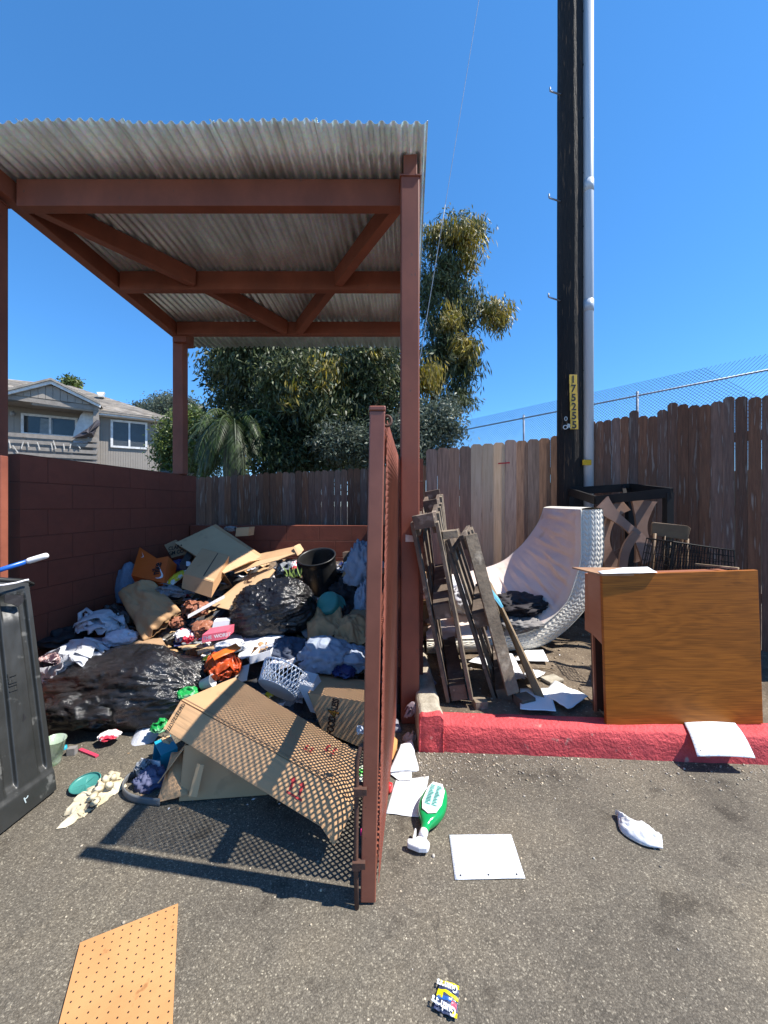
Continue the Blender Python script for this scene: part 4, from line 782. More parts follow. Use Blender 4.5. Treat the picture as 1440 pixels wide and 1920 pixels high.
# ---- desk
def wood_mat():
    m = bpy.data.materials.new('walnut_veneer'); m.use_nodes = True; nt = m.node_tree; L = nt.links.new; b = nt.nodes['Principled BSDF']; b.inputs['Roughness'].default_value = .5; b.inputs['Specular IOR Level'].default_value = .25
    tc = _n(nt, 'ShaderNodeTexCoord'); mp = _n(nt, 'ShaderNodeMapping'); mp.inputs['Scale'].default_value = (.8, 1, 4.2); L(tc.outputs['Object'], mp.inputs[0])
    w = _n(nt, 'ShaderNodeTexNoise', Scale=1.7, Detail=3, Distortion=.9); L(mp.outputs[0], w.inputs['Vector'])
    k = _n(nt, 'ShaderNodeMath', operation='MULTIPLY'); L(w.outputs[0], k.inputs[0]); k.inputs[1].default_value = 40; s = _n(nt, 'ShaderNodeMath', operation='SINE'); L(k.outputs[0], s.inputs[0])
    mp2 = _n(nt, 'ShaderNodeMapping'); mp2.inputs['Scale'].default_value = (2.2, 1, 70); L(tc.outputs['Object'], mp2.inputs[0]); f = _n(nt, 'ShaderNodeTexNoise', Scale=2.2, Detail=5); L(mp2.outputs[0], f.inputs['Vector'])
    a = _n(nt, 'ShaderNodeMath', operation='MULTIPLY_ADD'); L(s.outputs[0], a.inputs[0]); a.inputs[1].default_value = .07; L(f.outputs[0], a.inputs[2])
    r = _n(nt, 'ShaderNodeValToRGB'); L(a.outputs[0], r.inputs[0]); e = r.color_ramp.elements; e[0].position = .25; e[0].color = (.19, .058, .006, 1); e[1].position = .72; e[1].color = (.42, .128, .014, 1)
    n3 = _n(nt, 'ShaderNodeTexNoise', Scale=2.2, Detail=3); L(mp.outputs[0], n3.inputs['Vector']); mr = _n(nt, 'ShaderNodeMapRange'); mr.inputs[3].default_value = .6; mr.inputs[4].default_value = 1.25; L(n3.outputs[0], mr.inputs[0])
    h = _n(nt, 'ShaderNodeMix', data_type='RGBA', blend_type='MULTIPLY'); h.inputs[0].default_value = .55; L(r.outputs[0], h.inputs[6]); L(mr.outputs[0], h.inputs[7]); L(h.outputs[2], b.inputs['Base Color']); return m
M_WAL = wood_mat(); M_VEN = mat('reddish_veneer', (.33, .13, .075), (.28, .1, .055), rough=.4, scale=3, stretch=(1, 1, 4), bump=.05)
DKY = 2.19
dk_ = thing('desk', 'walnut veneer desk standing on its side on the red kerb', 'desk', tuple(P(1280, 1358, DKY)))
a, b, c, d = P(1129, 1078, DKY), P(1421, 1069, DKY + .02), P(1431, 1357, DKY), P(1137.5, 1361, DKY)
link('desk_top', MB().slab([a, b, c, d], (0, .024, 0)), M_WAL, dk_, bevel=.0015)
sb_ = Vector((.012, .15, .004)); m_ = a.lerp(d, .47)
link('side_panel', MB().slab([a + Vector((0, .025, -.002)), a + sb_ + Vector((-.004, .02, .0)), a.lerp(d, .44) + sb_ + Vector((-.004, .02, 0)), m_ + Vector((0, .025, 0))], (.016, 0, 0)), M_VEN, dk_)
link('opening_shade_panel', MB().slab([a.lerp(d, .44) + sb_, a.lerp(d, .44) + sb_ + Vector((.5, 0, 0)), d + sb_ + Vector((.5, 0, 0)), d + sb_], (0, .018, 0)), mat('opening_shade', (.08, .035, .02)), dk_)  # dark sheet painting the shade inside the opening below the side panel
link('leg_strip', MB().slab([a.lerp(d, .44) + sb_ + Vector((-.002, -.012, 0)), a.lerp(d, .44) + sb_ + Vector((.012, -.012, 0)), d + sb_ + Vector((.012, -.012, 0)), d + sb_ + Vector((-.002, -.012, 0))], (0, .012, 0)), M_VEN, dk_)
link('drawer_box', MB().slab([a + Vector((.02, .026, -.03)), b + Vector((-.03, .026, -.03)), b + Vector((-.03, .026, -.40)), a + Vector((.02, .026, -.40))], (0, .2, 0)), M_VEN, dk_)
link('edge_panel', MB().slab([P(1073, 1063.5, 2.34), a + Vector((-.004, -.006, .004)), P(1224, 1076, 2.2), P(1218, 1064.5, 2.36)], (0, 0, -.009)), mat('raw_edge_panel', (.35, .2, .11), (.26, .14, .08), scale=10), dk_)
M_PAPER = mat('white_paper', (.78, .79, .8), (.74, .75, .77), rough=.7, bump=0, scale=3, sss=.12)
def ruled(name, horizontal=True, sp=.0071):
    m = mat(name, (.78, .79, .8), (.75, .76, .78), rough=.7, bump=0, scale=3, sss=.12, uv=True); nt = m.node_tree; L = nt.links.new; b = nt.nodes['Principled BSDF']; tc = _n(nt, 'ShaderNodeTexCoord'); sx = _n(nt, 'ShaderNodeSeparateXYZ'); L(tc.outputs['UV'], sx.inputs[0])
    pp = _n(nt, 'ShaderNodeMath', operation='PINGPONG'); pp.inputs[1].default_value = sp; L(sx.outputs[1], pp.inputs[0]); lt = _n(nt, 'ShaderNodeMath', operation='LESS_THAN'); lt.inputs[1].default_value = .0012; L(pp.outputs[0], lt.inputs[0])
    nz = _n(nt, 'ShaderNodeTexNoise', Scale=120, Detail=2); mp = _n(nt, 'ShaderNodeMapping'); mp.inputs['Scale'].default_value = (1, .25, 1); L(tc.outputs['UV'], mp.inputs[0]); L(mp.outputs[0], nz.inputs['Vector'])
    wr = _n(nt, 'ShaderNodeMapRange'); wr.inputs[1].default_value = .52; wr.inputs[2].default_value = .62; wr.inputs[4].default_value = .55; L(nz.outputs[0], wr.inputs[0]); mx_ = _n(nt, 'ShaderNodeMath', operation='MAXIMUM'); k = _n(nt, 'ShaderNodeMath', operation='MULTIPLY'); k.inputs[1].default_value = .8; L(lt.outputs[0], k.inputs[0]); L(k.outputs[0], mx_.inputs[0]); L(wr.outputs[0], mx_.inputs[1])
    mx = _n(nt, 'ShaderNodeMix', data_type='RGBA'); L(mx_.outputs[0], mx.inputs[0]); L(b.inputs['Base Color'].links[0].from_socket, mx.inputs[6]); mx.inputs[7].default_value = (.35, .45, .62, 1); L(mx.outputs[2], b.inputs['Base Color']); return m
M_RULE = ruled('ruled_paper')
def paper(label, q, amp=.003, seed=1, bow=0, m=None, holes=None, name='paper_sheet', fr=2.5, n=16):
    mb = sheet(q, amp, fr, seed, n, bow, uvs=(.216, .279)); o = single(name, mb, m or M_PAPER, label, 'paper', solid=.0006)
    if holes:
        hm = MB()
        for h_ in holes:
            hm.add([Vector(h_) + Vector((.0036 * math.cos(k * .785), .0036 * math.sin(k * .785), .0018)) for k in range(8)], [tuple(range(8))])
        link('punch_holes', hm, M_BLK, o)
    return o
zk = lambda p, z: Vector((p[0], p[1], z))
paper('white papers lying across the top edge of the upright desk', [P(1112, 1065, 2.36), P(1214, 1063, 2.36), P(1233, 1073.5, 2.185), P(1128, 1076, 2.17)], .002, 3)
# loose paper on the kerb
def kp(u, v):
    xa = 1.785 + (2.075 - 1.785) * u; xb = 1.70 + (2.0 - 1.70) * u; y = 2.20 - .15 * v; z = .164 + .006 * math.sin(u * 3)
    if v > .3: q = (v - .3) / .7; z -= .075 * q ** 1.7; y -= .045 * q
    return (xa + (xb - xa) * v, y - .015 * u, z)
o = tag(link('notebook_paper', MB().grid(kp, 14, 24, uv=(.216, .18)), M_RULE, smooth=True, solid=.0015), 'curled ruled paper hanging over the red kerb beneath the desk', 'paper')
link('punch_holes', MB().add([Vector(kp(.08, .9)) + Vector((.004 * math.cos(k * .785), -.002, .004 * math.sin(k * .785) + .001)) for k in range(8)], [tuple(range(8))]), M_BLK, o)
gq = lambda pts, z=.15: [G(x, y, z) for x, y in pts]
gz = .165
paper('curled sheet of paper flat on the dirt beside the desk', gq([(1040, 1276), (1103, 1305), (1065, 1330), (1016, 1300)], gz), .012, 4, .01, holes=None)
paper('sheet of paper under the foot of the thin leaning panel', gq([(975, 1290), (1030, 1290), (1043, 1334), (975, 1330)], gz), .004, 5)
paper('white paper lying behind the leaning panel below the mattress edge', gq([(985, 1219), (1018, 1218), (1029, 1240), (960, 1238)], gz), .004, 6)
paper('pointed white paper between the pallets and the mattress', gq([(892, 1232), (915, 1222), (925, 1250), (878, 1240)], gz), .004, 7)
paper('long bright sheet of paper behind the shorter pallet', gq([(935, 1225), (960, 1225), (985, 1272), (958, 1275)], gz), .006, 8)
paper('folded paper beyond the plank tip near the mattress corner', gq([(990, 1252), (1023, 1260), (1008, 1272), (978, 1270)], gz), .01, 9)
single('flat_stone', MB().box(G(1035, 1274, .14), (.14, .1, .025), rz=.4), M_CONC, 'flat broken concrete piece on the dirt left of the desk', 'stone', smooth=False, bevel=.006)
single('thin_stick', MB().tube([G(1085, 1290, .15), G(1138, 1345, .16)], .006, 5), M_PLY, 'thin wooden stick lying on the dirt against the desk', 'stick')
for i, (x0, y0, x1, y1, l) in enumerate(((1000, 1255, 1040, 1257, 'short splinter'), (1042, 1150, 1070, 1152, 'pale splinter under the mattress'), (1052, 1205, 1118, 1210, 'long pale twig in the shade behind the desk'))):
    single('twig', MB().tube([G(x0, y0, .145), G((x0 + x1) / 2, y0 - 2, .15), G(x1, y1, .145)], .004, 5), M_PLY, l + ' on the dirt', 'twig')
# ---- black table frame
M_BLKM = mat('black_table_paint', (.010, .009, .009), (.016, .014, .013), rough=.6, bump=.05, scale=10, spec=.2)
tb = thing('table_frame', 'black bar table frame without its top, standing behind the desk', 'table', (1.9, 3.6, .12))
ta, tb_, tc_, td = P(1066, 921, 4.4), P(1117, 938, 3.7), P(1259, 924, 3.3), P(1182, 914, 4.0)
for p, q in ((ta, tb_), (tb_, tc_), (tc_, td), (td, ta)): link('apron', MB().beam(p, q, .03, .085), M_BLKM, tb, bevel=.002)
link('brace', MB().beam(td.lerp(ta, .1) + Vector((0, 0, .02)), tb_.lerp(tc_, .42) + Vector((0, 0, .02)), .03, .02), M_BLKM, tb)
for p, r in ((ta, .2), (tc_, 0), (td, -.1)): link('leg', MB().beam(p.lerp((ta + tc_) / 2, .05), zk(p.lerp((ta + tc_) / 2, .06), dz(p.x, p.y)), .06, .06, up=(0, 1, 0)), M_BLKM, tb)
# curved wooden bases
M_BROWN = mat('brown_bent_wood', (.22, .13, .09), (.16, .09, .065), rough=.6, scale=3, bump=.1)
def ribbon(px, Y, w0, th=.02, wf=None):
    n = 24; mb = MB(); L_, R_ = [], []
    for i in range(n + 1):
        t = i / n; x, y = cr(px, t); x2, y2 = cr(px, min(1, t + .02)) if t < .98 else cr(px, 1); x1, y1 = cr(px, max(0, t - .02)); dx, dy = x2 - x1, y2 - y1; l = math.hypot(dx, dy) or 1; w = (wf(t) if wf else 1) * w0 / 2
        Yt = Y[0] + (Y[1] - Y[0]) * t; L_.append(P(x - dy / l * w, y + dx / l * w, Yt)); R_.append(P(x + dy / l * w, y - dx / l * w, Yt))
    for i in range(n): mb.slab([L_[i], L_[i + 1], R_[i + 1], R_[i]], (0, th, 0))
    return mb
wd_ = lambda t: 1.25 - .75 * math.sin(math.pi * t)
xl = thing('bent_wood_base', 'brown bent wood crossed legs of an upturned table inside the black frame', 'table legs', (1.8, 3.35, .12))
link('leg', ribbon([(1128, 944), (1150, 965), (1175, 985), (1200, 1010), (1222, 1050)], (3.55, 3.35), 30, .025, wd_), M_BROWN, xl)
link('leg', ribbon([(1172, 944), (1150, 965), (1138, 1000), (1138, 1030), (1150, 1065)], (3.6, 3.5), 26, .025, wd_), M_BROWN, xl)
link('leg', ribbon([(1195, 1000), (1180, 1020), (1172, 1040), (1168, 1068)], (3.4, 3.4), 16, .025), M_BROWN, xl)
link('leg', ribbon([(1208, 938), (1205, 965), (1204, 990), (1207, 1020), (1215, 1048)], (3.55, 3.5), 40, .025, wd_), M_BROWN, xl)
link('stretcher', ribbon([(1122, 1064), (1140, 1045), (1165, 1030)], (3.5, 3.6), 6, .02), M_BROWN, xl)
# ---- chair
M_CHAIR = mat('dull_varnished_wood', (.17, .10, .05), (.1, .06, .032), rough=.55, scale=6, bump=.1, spec=.25)
chr_ = thing('wooden_chair', 'old spindle back wooden chair tucked behind the desk', 'chair', tuple(zk(P(1255, 1100, 3.0), .12)))
link('top_rail', MB().slab([P(1223, 981, 3.0), P(1226, 979, 3.0), P(1290, 986, 2.92), P(1296, 991, 2.92), P(1290, 1013, 2.92), P(1222, 1004, 3.0)], (.01, .03, 0)), M_CHAIR, chr_, bevel=.004)
for x, x2, y0 in ((1228, 1218, 1000), (1247, 1240, 1004), (1258, 1250, 1005), (1269, 1262, 1006), (1279, 1273, 1008), (1289, 1285, 1010)):
    link('spindle', MB().tube([P(x, y0, 2.97), P(x2, 1120, 2.93)], .012 if x in (1228, 1289) else .007, 8), M_CHAIR, chr_, smooth=True)
link('seat', MB().slab([P(1212, 1118, 2.95), P(1290, 1122, 2.88), P(1300, 1150, 2.6), P(1205, 1146, 2.65)], (0, 0, -.03)), M_CHAIR, chr_)
for x, Y in ((1214, 2.93), (1288, 2.87), (1297, 2.62), (1209, 2.67)):
    p = P(x, 1130, Y); link('leg', MB().tube([p, (p.x, p.y, .13)], .016, 8), M_CHAIR, chr_, smooth=True)
# ---- wire crate
M_WIRE = mat('black_crate_wire', (.012, .011, .011), rough=.6, bump=0, spec=.2)
ck = thing('wire_crate', 'black wire rack basket lying behind the top of the desk', 'crate', tuple(P(1310, 1066, 2.75)))
q = [P(1262, 1016, 2.7), P(1376, 1032, 2.55), P(1378, 1090, 2.55), P(1246, 1090, 2.7)]; bk = Vector((.02, .3, 0))
def wires(q, nx, ny, r=.0028):
    mb = MB()
    for i in range(nx + 1): mb.tube([q[0].lerp(q[1], i / nx), q[3].lerp(q[2], i / nx)], r, 4)
    for j in range(ny + 1): mb.tube([q[0].lerp(q[3], j / ny), q[1].lerp(q[2], j / ny)], r, 4)
    return mb
link('front_wires', wires(q, 22, 5), M_WIRE, ck); link('back_wires', wires([p + bk for p in q], 22, 5), M_WIRE, ck)
link('side_wires', wires([q[0], q[0] + bk, q[3] + bk, q[3]], 7, 5), M_WIRE, ck); link('side_wires', wires([q[1], q[1] + bk, q[2] + bk, q[2]], 7, 5), M_WIRE, ck)
link('rim', MB().tube([q[0], q[1], q[1] + bk, q[0] + bk, q[0]], .006, 6), M_WIRE, ck)
single('wood_strip', MB().beam(P(1304, 1058, 2.5), P(1385, 1066, 2.3), .02, .012), M_PLY, 'narrow wood strip resting on the desk behind its top edge', 'strip', smooth=False)
# ============================================================ RUBBISH HEAP
DY = [(1000, 4.35), (1010, 4.3), (1050, 4.0), (1100, 3.7), (1150, 3.35), (1200, 3.05), (1250, 2.8), (1300, 2.6), (1350, 2.45), (1400, 2.25), (1450, 2.0), (1500, 1.82), (1600, 1.54)]
def D_(y):
    for (a, A), (b, B) in zip(DY, DY[1:]):
        if y <= b: return A + (B - A) * (y - a) / (b - a)
    return DY[-1][1]
def Q(x, y, dy=0): return P(x, y, D_(y) + dy)
HT = [(2.25, -.05), (2.45, .0), (2.6, .05), (2.8, .13), (3.05, .24), (3.35, .37), (3.7, .53), (4.0, .68), (4.3, .78), (4.8, .78)]
def hz(x, y):
    h_ = HT[-1][1]
    for (a, A), (b, B) in zip(HT, HT[1:]):
        if y <= b: h_ = A + (B - A) * max(0, y - a) / (b - a); break
    if x < -1.4: h_ *= max(.35, 1 - (-1.4 - x) * .35)
    return h_ + .03 * fbm((x * 4, y * 4, 0), 2) * min(1, max(0, h_ * 8)) + .015 * ridge((x * 9, y * 9, 0), 3) * min(1, max(0, h_ * 8))
def heap_mat():
    m = bpy.data.materials.new('mixed_rubbish'); m.use_nodes = True; nt = m.node_tree; L = nt.links.new; b = nt.nodes['Principled BSDF']; b.inputs['Roughness'].default_value = .8
    tc = _n(nt, 'ShaderNodeTexCoord'); nz = _n(nt, 'ShaderNodeTexNoise', Scale=6, Detail=3); L(tc.outputs['Object'], nz.inputs['Vector']); w = _n(nt, 'ShaderNodeMix', data_type='VECTOR'); w.inputs[0].default_value = .12; L(tc.outputs['Object'], w.inputs[4]); L(nz.outputs['Color'], w.inputs[5])
    v = _n(nt, 'ShaderNodeTexVoronoi', Scale=9); L(w.outputs[1], v.inputs['Vector']); s = _n(nt, 'ShaderNodeSeparateColor'); L(v.outputs['Color'], s.inputs[0]); r = _n(nt, 'ShaderNodeValToRGB'); L(s.outputs[0], r.inputs[0]); r.color_ramp.interpolation = 'CONSTANT'
    cols = [(0, (.05, .042, .04)), (.2, (.16, .10, .06)), (.35, (.02, .022, .028)), (.5, (.16, .11, .07)), (.62, (.05, .06, .08)), (.74, (.22, .2, .18)), (.84, (.03, .025, .022)), (.93, (.3, .28, .27))]
    e = r.color_ramp.elements
    while len(e) < len(cols): e.new(.5)
    for q, (a, c) in zip(e, cols): q.position = a; q.color = c + (1,)
    L(r.outputs[0], b.inputs['Base Color']); n2 = _n(nt, 'ShaderNodeTexNoise', Scale=25, Detail=5); L(tc.outputs['Object'], n2.inputs['Vector']); bp = _n(nt, 'ShaderNodeBump', Strength=1, Distance=.02); L(n2.outputs[0], bp.inputs['Height']); L(bp.outputs[0], b.inputs['Normal']); return m
def hf(u, v):
    y = 2.25 + v * 2.3; xl_ = -2.655 + (y - 2.7) * .11 if y > 2.7 else -2.4 + 0 * y; xr = .10 + (y - 2.7) * .08
    if y < 2.7: xl_, xr = -2.15 - (y - 2.25) * 1.0, -.12 + (y - 2.25) * .1
    x = xl_ + (xr - xl_) * u; return (x, y, hz(x, y) - .01)
tag(link('rubbish_heap', MB().grid(hf, 110, 90), heap_mat(), smooth=True), 'mixed dark layer of rubbish under the bags and cartons', 'rubbish', kind='stuff')
# ---- materials
CB = lambda n, c, c2: mat(n, c, c2, rough=.85, scale=3, bump=.12, bscale=50, bdist=.002, c3=tuple(x * .78 for x in c), c3scale=9, c3at=(.62, .72), isl=.04)
M_CB = CB('cardboard', (.48, .285, .145), (.43, .255, .125)); M_CB2 = CB('pale_cardboard', (.56, .37, .20), (.51, .335, .18)); M_CB3 = CB('dull_cardboard', (.36, .225, .125), (.3, .19, .105))
M_KRAFT = mat('kraft_paper', (.46, .28, .14), (.4, .24, .12), rough=.85, scale=4, bump=.5, bscale=14, bdist=.012, sss=.08)
def bagmat(name, c, rough=.28):
    m = mat(name, c, tuple(x * .5 for x in c), rough=rough, scale=5, bump=0, spec=.6); nt = m.node_tree; L = nt.links.new; b = nt.nodes['Principled BSDF']; tc = _n(nt, 'ShaderNodeTexCoord')
    mp = _n(nt, 'ShaderNodeMapping'); mp.inputs['Scale'].default_value = (2, 9, 9); mp.inputs['Rotation'].default_value = (0, .5, .35); L(tc.outputs['Object'], mp.inputs[0])
    n1 = _n(nt, 'ShaderNodeTexNoise', Scale=4.5, Detail=5, Roughness=.55, Distortion=.6); L(mp.outputs[0], n1.inputs['Vector']); a = _n(nt, 'ShaderNodeMath', operation='PINGPONG'); a.inputs[1].default_value = .05; L(n1.outputs[0], a.inputs[0])
    bp = _n(nt, 'ShaderNodeBump', Strength=.4, Distance=.06); L(a.outputs[0], bp.inputs['Height']); L(bp.outputs[0], b.inputs['Normal']); return m
M_BAG = bagmat('black_bin_liner', (.02, .019, .02), .17)
M_WBAG = mat('white_carrier_plastic', (.72, .74, .78), (.62, .64, .7), rough=.35, scale=5, bump=.7, bscale=16, bdist=.02, sss=.3)
M_GBAG = mat('grey_film', (.35, .37, .4), (.2, .22, .25), rough=.25, scale=7, bump=.8, bscale=18, bdist=.02, sss=.3)
M_CHECK = mat('white_cloth', (.66, .67, .72), (.5, .52, .6), rough=.9, scale=30, stretch=(1, 6, 1), bump=.4)
M_BLUE = mat('pale_blue_cloth', (.30, .34, .42), (.2, .24, .31), rough=.9, scale=5, bump=.5, bscale=20, bdist=.01); M_JEAN = mat('dark_blue_cloth', (.08, .10, .15), (.045, .055, .085), rough=.9, scale=5, bump=.5, bscale=20, bdist=.01)
M_ORG = mat('orange_carton', (.56, .10, .012), (.5, .085, .01), rough=.5, scale=4, bump=.05); M_ORB = mat('orange_plastic', (.62, .10, .02), (.42, .05, .012), rough=.35, scale=8, bump=.7, bscale=22, bdist=.012, sss=.2); M_TERRA = mat('terracotta_bag', (.40, .16, .09), (.25, .09, .05), rough=.45, scale=8, bump=.7, bscale=26, bdist=.012, sss=.15)
M_RWB = mat('red_white_bag', (.7, .66, .66), (.55, .03, .06), rough=.4, scale=9, bump=.5, contrast=(.5, .54)); M_PINK = mat('pink_carton', (.62, .12, .17), (.55, .1, .15), rough=.5); M_TEAL = mat('teal_plastic', (.05, .23, .2), (.04, .18, .16), rough=.4, bump=.05)
M_CYAN = mat('cyan_carton', (.01, .30, .42), (.01, .26, .38), rough=.5); M_GREEN = mat('green_plastic', (.02, .36, .08), (.25, .5, .3), rough=.3, scale=10, bump=.5, sss=.2, contrast=(.5, .6)); M_LAV = mat('lavender_cloth', (.11, .12, .2), (.07, .075, .14), rough=.85, scale=8, bump=.5)
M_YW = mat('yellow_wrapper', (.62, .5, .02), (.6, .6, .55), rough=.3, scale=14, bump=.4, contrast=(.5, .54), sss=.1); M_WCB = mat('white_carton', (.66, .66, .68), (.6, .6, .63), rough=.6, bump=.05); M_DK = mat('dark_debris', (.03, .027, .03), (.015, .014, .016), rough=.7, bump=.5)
M_BLKP = mat('black_plastic', (.014, .014, .015), (.02, .02, .02), rough=.4, scale=12, bump=.15, c3=(.1, .1, .1), c3scale=18, c3at=(.64, .74)); M_REDP = mat('red_print', (.42, .03, .03), (.36, .05, .04), scale=30); M_BROWNP = mat('dark_brown_print', (.05, .018, .01)); M_NAVY = mat('navy_plastic', (.015, .02, .09), (.02, .03, .12), rough=.35)
# ---- builders
STIFF = ('terracotta', 'paper', 'tissue', 'wrapper', 'packet', 'scrap', 'film', 'green_bag', 'red_white', 'orange_bag', 'snack', 'clear')
def crump(name, label, cat, cx, cy, hw, hh, m, seed=1, dep=.8, Y=None, amp=.3, fr=2.2, rg=.25, rf=4.5, rz=0, tilt=0, nu=60, nv=40, flat=.5, group=None):
    Y = Y or D_(cy + hh * .3); k = Y / F; rad = (hw * k, hw * k * dep, hh * k)
    if any(w in name for w in STIFF): mb = folds(P(cx, cy, Y), rad, seed, 5 if hw > 20 else 3, rz, tilt, flat); return single(name, mb, m, label, cat, solid=.001, group=group)
    return single(name, blob(P(cx, cy, Y), rad, seed, amp, fr, rg * .8, min(rf, 3.2), nu, nv, rz, flat, tilt=tilt), m, label, cat, group=group)
def carton(name, label, O, ex, ey, ez, m, skip=(), flaps=(), cat='carton', th=.005, creases=0):
    """box of panels; O corner, ex/ey/ez edges. faces: x0 x1 y0 y1 z0 z1. flaps: (point, edge, out vector)"""
    O, ex, ey, ez = map(Vector, (O, ex, ey, ez)); t = thing(name, label, cat, tuple(O)); mb = MB()
    c = O + (ex + ey + ez) / 2; nx, ny, nz_ = ex.normalized(), ey.normalized(), ez.normalized()
    F_ = {'x0': (O, ey, ez, nx), 'x1': (O + ex, ey, ez, -nx), 'y0': (O, ex, ez, ny), 'y1': (O + ey, ex, ez, -ny), 'z0': (O, ex, ey, nz_), 'z1': (O + ez, ex, ey, -nz_)}
    for k, (o, a, b, n) in F_.items():
        if k in skip: continue
        s = {'x': 0, 'y': .0006, 'z': .0012}[k[0]]; o = o + n * s; mb.slab([o, o + a, o + a + b, o + b], n * th)
    link('panels', mb, m, t, bevel=.0012)
    for p, e, o_ in flaps:
        p, e, o_ = map(Vector, (p, e, o_)); q = [p, p + e, p + e * .97 + o_, p + e * .03 + o_]; fm = sheet(q, .003, 3, int(abs(p.x) * 100) % 17, 8, .004); link('flap', fm, m, t, solid=th, smooth=False)
    return t
def cpanel(name, label, q, m, cat='cardboard', amp=.006, bow=.01, seed=1, th=.006, uvs=(1, 1), cut=.0, n=14):
    return single(name, sheet(q, amp, 2.5, seed, n, bow, cut, uvs), m, label, cat, smooth=False, solid=th)
# ---- bin bags
def binbag(name, label, cx, cy, hw, hh, Y, seed, dep, rz=0, tilt=0, flat=.75, tail=None):
    """stuffed bag: smooth pillow with gathered end and many fine taut wrinkles running along it"""
    k = Y / F; c = P(cx, cy, Y); A, B, C_ = hw * k, hw * k * dep, hh * k; Mz = Matrix.Rotation(rz, 3, 'Z') @ Matrix.Rotation(tilt, 3, 'Y'); mb = MB(); nu, nv = 170, 110; vs = []; fs = []
    def pt(u, v):     # u around the long axis, v along it
        ph = 2 * math.pi * u; t = -1 + 2 * v; pr = max(0, 1 - abs(t) ** 2.6) ** .55; d = Vector((t, math.cos(ph) * pr, math.sin(ph) * pr))
        w = 1 + .13 * fbm(d * 1.5, seed, 2) + .05 * fbm(d * 3.4, seed + 1, 2)
        r1 = ridge((t * 2.2 + fbm(d * 2, seed + 4, 2) * 1.2, math.cos(ph) * 5.5, math.sin(ph) * 5.5), seed + 2); r2 = ridge((t * 5, math.cos(ph) * 13 + t * 2, math.sin(ph) * 13), seed + 3)
        r3 = ridge((t * 9 + 3, math.cos(ph) * 24 - t * 5, math.sin(ph) * 24), seed + 8); w += .05 * max(0, r1) ** 5 + .028 * max(0, r2) ** 4 + .014 * max(0, r3) ** 3 - .03 * max(0, -r1) ** 3
        q = Vector((d.x * A, d.y * B, d.z * C_)) * w
        if q.z < -C_ * flat: q.z = -C_ * flat + (q.z + C_ * flat) * .12
        return c + Mz @ q
    for i in range(nv + 1):
        for j in range(nu): vs.append(pt(j / nu, .001 + .998 * i / nv))
    for i in range(nv):
        for j in range(nu): fs.append((i * nu + j, i * nu + (j + 1) % nu, (i + 1) * nu + (j + 1) % nu, (i + 1) * nu + j))
    fs.append(tuple(range(nu))[::-1]); fs.append(tuple(nv * nu + j for j in range(nu))); mb.add(vs, fs); return single(name, mb, M_BAG, label, 'bin bag')
binbag('bin_bag', 'long black bin bag at the front of the heap beside the black bin', 240, 1296, 150, 74, 2.6, 3, .5, -.1, -.06, .85)
single('bag_fold', blob(P(150, 1335, 2.34), (.21, .1, .10), 5, .3, 2, .25, 3, 60, 40, 0, .6), M_BAG, 'slumped torn black sack on the asphalt under the left end of the long bag', 'bin bag')
binbag('bin_bag', 'rounded black bin bag in the middle of the heap under the black drum', 513, 1142, 76, 54, 3.25, 8, .75, 0, -.18)
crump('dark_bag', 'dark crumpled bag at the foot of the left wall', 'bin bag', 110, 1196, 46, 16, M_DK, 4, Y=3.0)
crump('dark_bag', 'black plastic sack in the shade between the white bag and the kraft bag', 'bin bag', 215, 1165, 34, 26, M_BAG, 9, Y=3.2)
# ---- cartons at the back
# large open box lying over the heap
a, b, c, d = P(328, 1018, 4.0), P(398, 986, 4.35), P(492, 1047, 3.8), P(420, 1075, 3.45)
t = thing('open_carton', 'large unfolded carton tipped upside down at the top of the heap', 'carton', tuple(d))
link('panel', sheet([a, b, c, d], .006, 2, 3, 16, .01), M_CB2, t, solid=.006); link('side_panel', MB().slab([b, b + Vector((.03, .02, .02)), c + Vector((.05, .03, -.01)), c], (.002, .006, -.004)), M_CB, t)
link('flap', sheet([c, c + Vector((.02, .02, 0)), P(470, 1052, 3.55), d], .004, 2, 5, 8), M_CB2, t, solid=.006)
link('side_panel', sheet([a, d, d + Vector((-.02, .25, -.18)), a + Vector((0, .2, -.18))], .004, 2, 5, 8), M_CB3, t, solid=.006)
t = thing('printed_flap', 'carton flap with dark marker writing beside the orange box', 'cardboard', tuple(P(330, 1045, 3.95)))
link('panel', sheet([P(308, 1022, 4.05), P(330, 1012, 4.1), P(362, 1036, 3.95), P(322, 1046, 3.95)], .003, 2, 3, 8), M_CB3, t, solid=.005)
text('marker_writing', 'CLARA\nGM CO', P(317, 1032, 3.96) + Vector((0, -.012, .0)), P(350, 1025, 3.93) - P(317, 1032, 3.96), (0, .25, 1), .055, M_BLK, t, bold=.001)
# small boxes by the back wall
carton('small_carton', 'small pale carton on the heap against the low back wall', P(441, 1006, 4.28), (.16, -.02, .01), (.02, .12, 0), (.012, 0, .10), M_CB2)
crump('paper_wad', 'grey crumpled paper beside the small pale carton', 'paper', 432, 992, 12, 7, M_GREYC, 2, Y=4.3)
